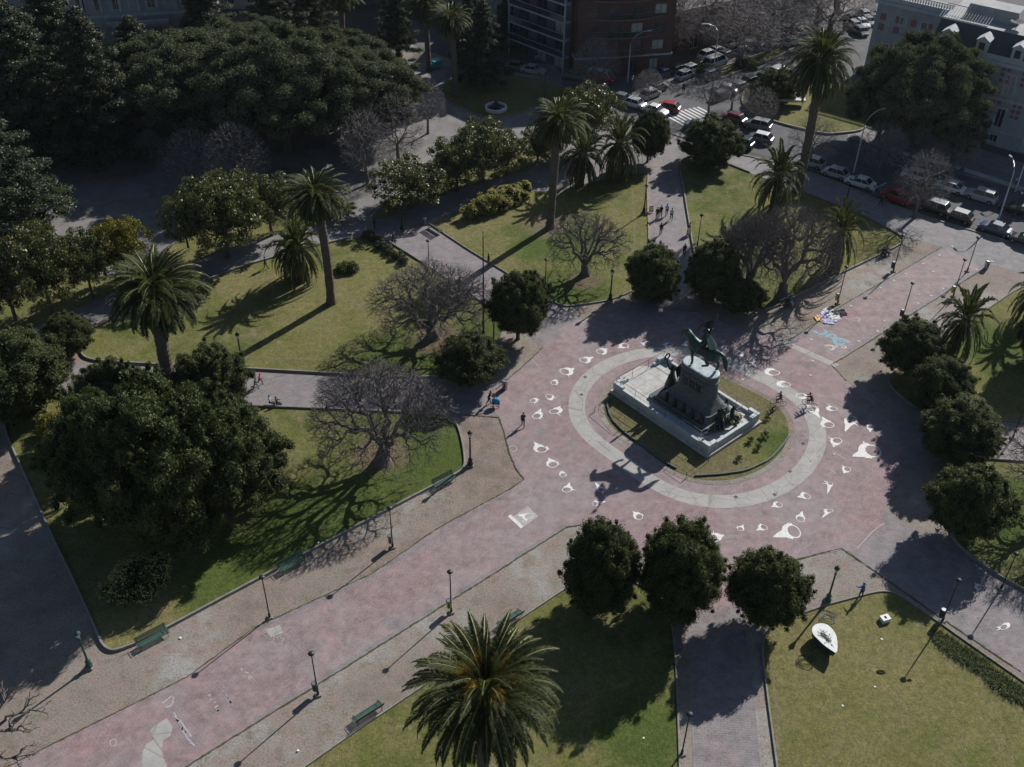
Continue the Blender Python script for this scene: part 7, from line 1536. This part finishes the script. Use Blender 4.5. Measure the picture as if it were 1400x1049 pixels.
def port_extra(t, W, D, H):
    mb = MB(); 
    for k in range(5): mb.box((W * .28 + k * 2.2, -2.6, 2.0), (.9, .9, 4.0), 0, .94)
    mb.build('portico_piers', 'wall_pale', t); mb = MB(); mb.box((W * .28 + 4.4, -1.6, 4.3), (10.6, 3.4, .6)); mb.build('portico_roof', 'roof_grey', t); mb = MB()
    for k in range(26): mb.box((W * .28 - .4 + k * .39, -3.2, 4.85), (.12, .12, .5))
    mb.box((W * .28 + 4.4, -3.2, 5.15), (10.4, .2, .12)); mb.build('balustrade', 'trim_palace', t)
    mb = MB()
    for k in range(8): mb.box((W * (k + .5) / 8 + .9, -.2, 8.2), (.4, .4, 4.6))
    mb.build('pilasters', 'trim_palace', t)
building('theatre', 'pale old building with a pillared portico in the shade at the top left', G(105, 66), RAD(13), 25, 18, 15, [(6.2, 3.6, 8, 1.4, .8), (.5, 3.0, 4, 1.5, 1)], 'wall_palace', surround='trim_palace', bands=((5.2, .4, .2), (11.2, .5, .4)), bandmat='trim_palace', extra=port_extra)
# low house with the white terrace roof
o1 = G(914, 86); o2 = G(962, 62)
def low_extra(t, W, D, H): mb = MB(); mb.box((W * .5, D * .5, H + .10), (W - 1.0, D - 1.0, .08)); mb.build('terrace', 'roof_white', t); mb = MB(); mb.box((1.2, 6, H + .9), (.7, .7, 1.6), 0, .9, .05); mb.build('chimney', 'wall_dark', t)
building('low_house', 'low orange brown house with a white terrace roof behind the bare plane trees', G(925, 74), RAD(32), 19, 10, 7.0, [(.3, 2.6, 3, 2.0, 1), (4, 1.8, 4, 1.2, .8)], 'wall_brick_orange', roof='roof_white', bandmat='roof_white', extra=low_extra)
building('low_house', 'grey house behind the low one with the white terrace roof', G(905, 20) + V3(0, 10, 0), RAD(30), 30, 16, 8.0, [(.5, 2.2, 6, 1.6, 1), (4.6, 2.0, 6, 1.4, 1)], 'wall_brown', roof='roof_grey')
for i, (px, py, dy, ang, W, H, wm, lb) in enumerate(((1010, 22, 0, 38, 34, 9, 'wall_brown', 'red brown row of houses along the far side of the avenue'), (1130, 10, 24, 30, 30, 12, 'wall_dark', 'dark grey house far up the avenue'), (1190, 5, 30, -20, 30, 12, 'wall_pale', 'grey house beyond the far car park'),
                                                (560, 60, 14, 6, 26, 12, 'wall_pale', 'pale house hidden behind the top palms'), (400, 40, 12, 8, 34, 13, 'wall_dark', 'dark house behind the conifers at the top'), (-40, 60, 12, 14, 24, 15, 'wall_pale', 'pale house behind the conifers in the upper left corner'), (280, 40, 10, 10, 20, 11, 'wall_pale', 'pinkish grey house right of the pillared portico'), (1320, 0, 30, -36, 50, 10, 'roof_grey', 'grey roofed wing behind the palace'))):
    building('city_house', lb, G(px, max(py, 0)) + V3(0, dy, 0), RAD(ang), W, 14, H, [(z, 1.8, int(W / 4), 1.3, 1) for z in range(1, int(H) - 2, 3)], wm)
# ------------------------------------------------------------------ air
m_, nt_, b_ = node_mat('air'); nt_.nodes.remove(b_)
pv_ = nt_.nodes.new('ShaderNodeVolumePrincipled'); pv_.inputs['Color'].default_value = (0.80, 0.87, 0.95, 1); pv_.inputs['Density'].default_value = 0.00005; pv_.inputs['Anisotropy'].default_value = 0.35
nt_.links.new(pv_.outputs[0], nt_.nodes['Material Output'].inputs['Volume'])
mb = MB(); mb.box((0, 230, 36.5), (900, 1000, 79)); o_ = mb.build('haze', 'air'); o_['kind'] = 'stuff'
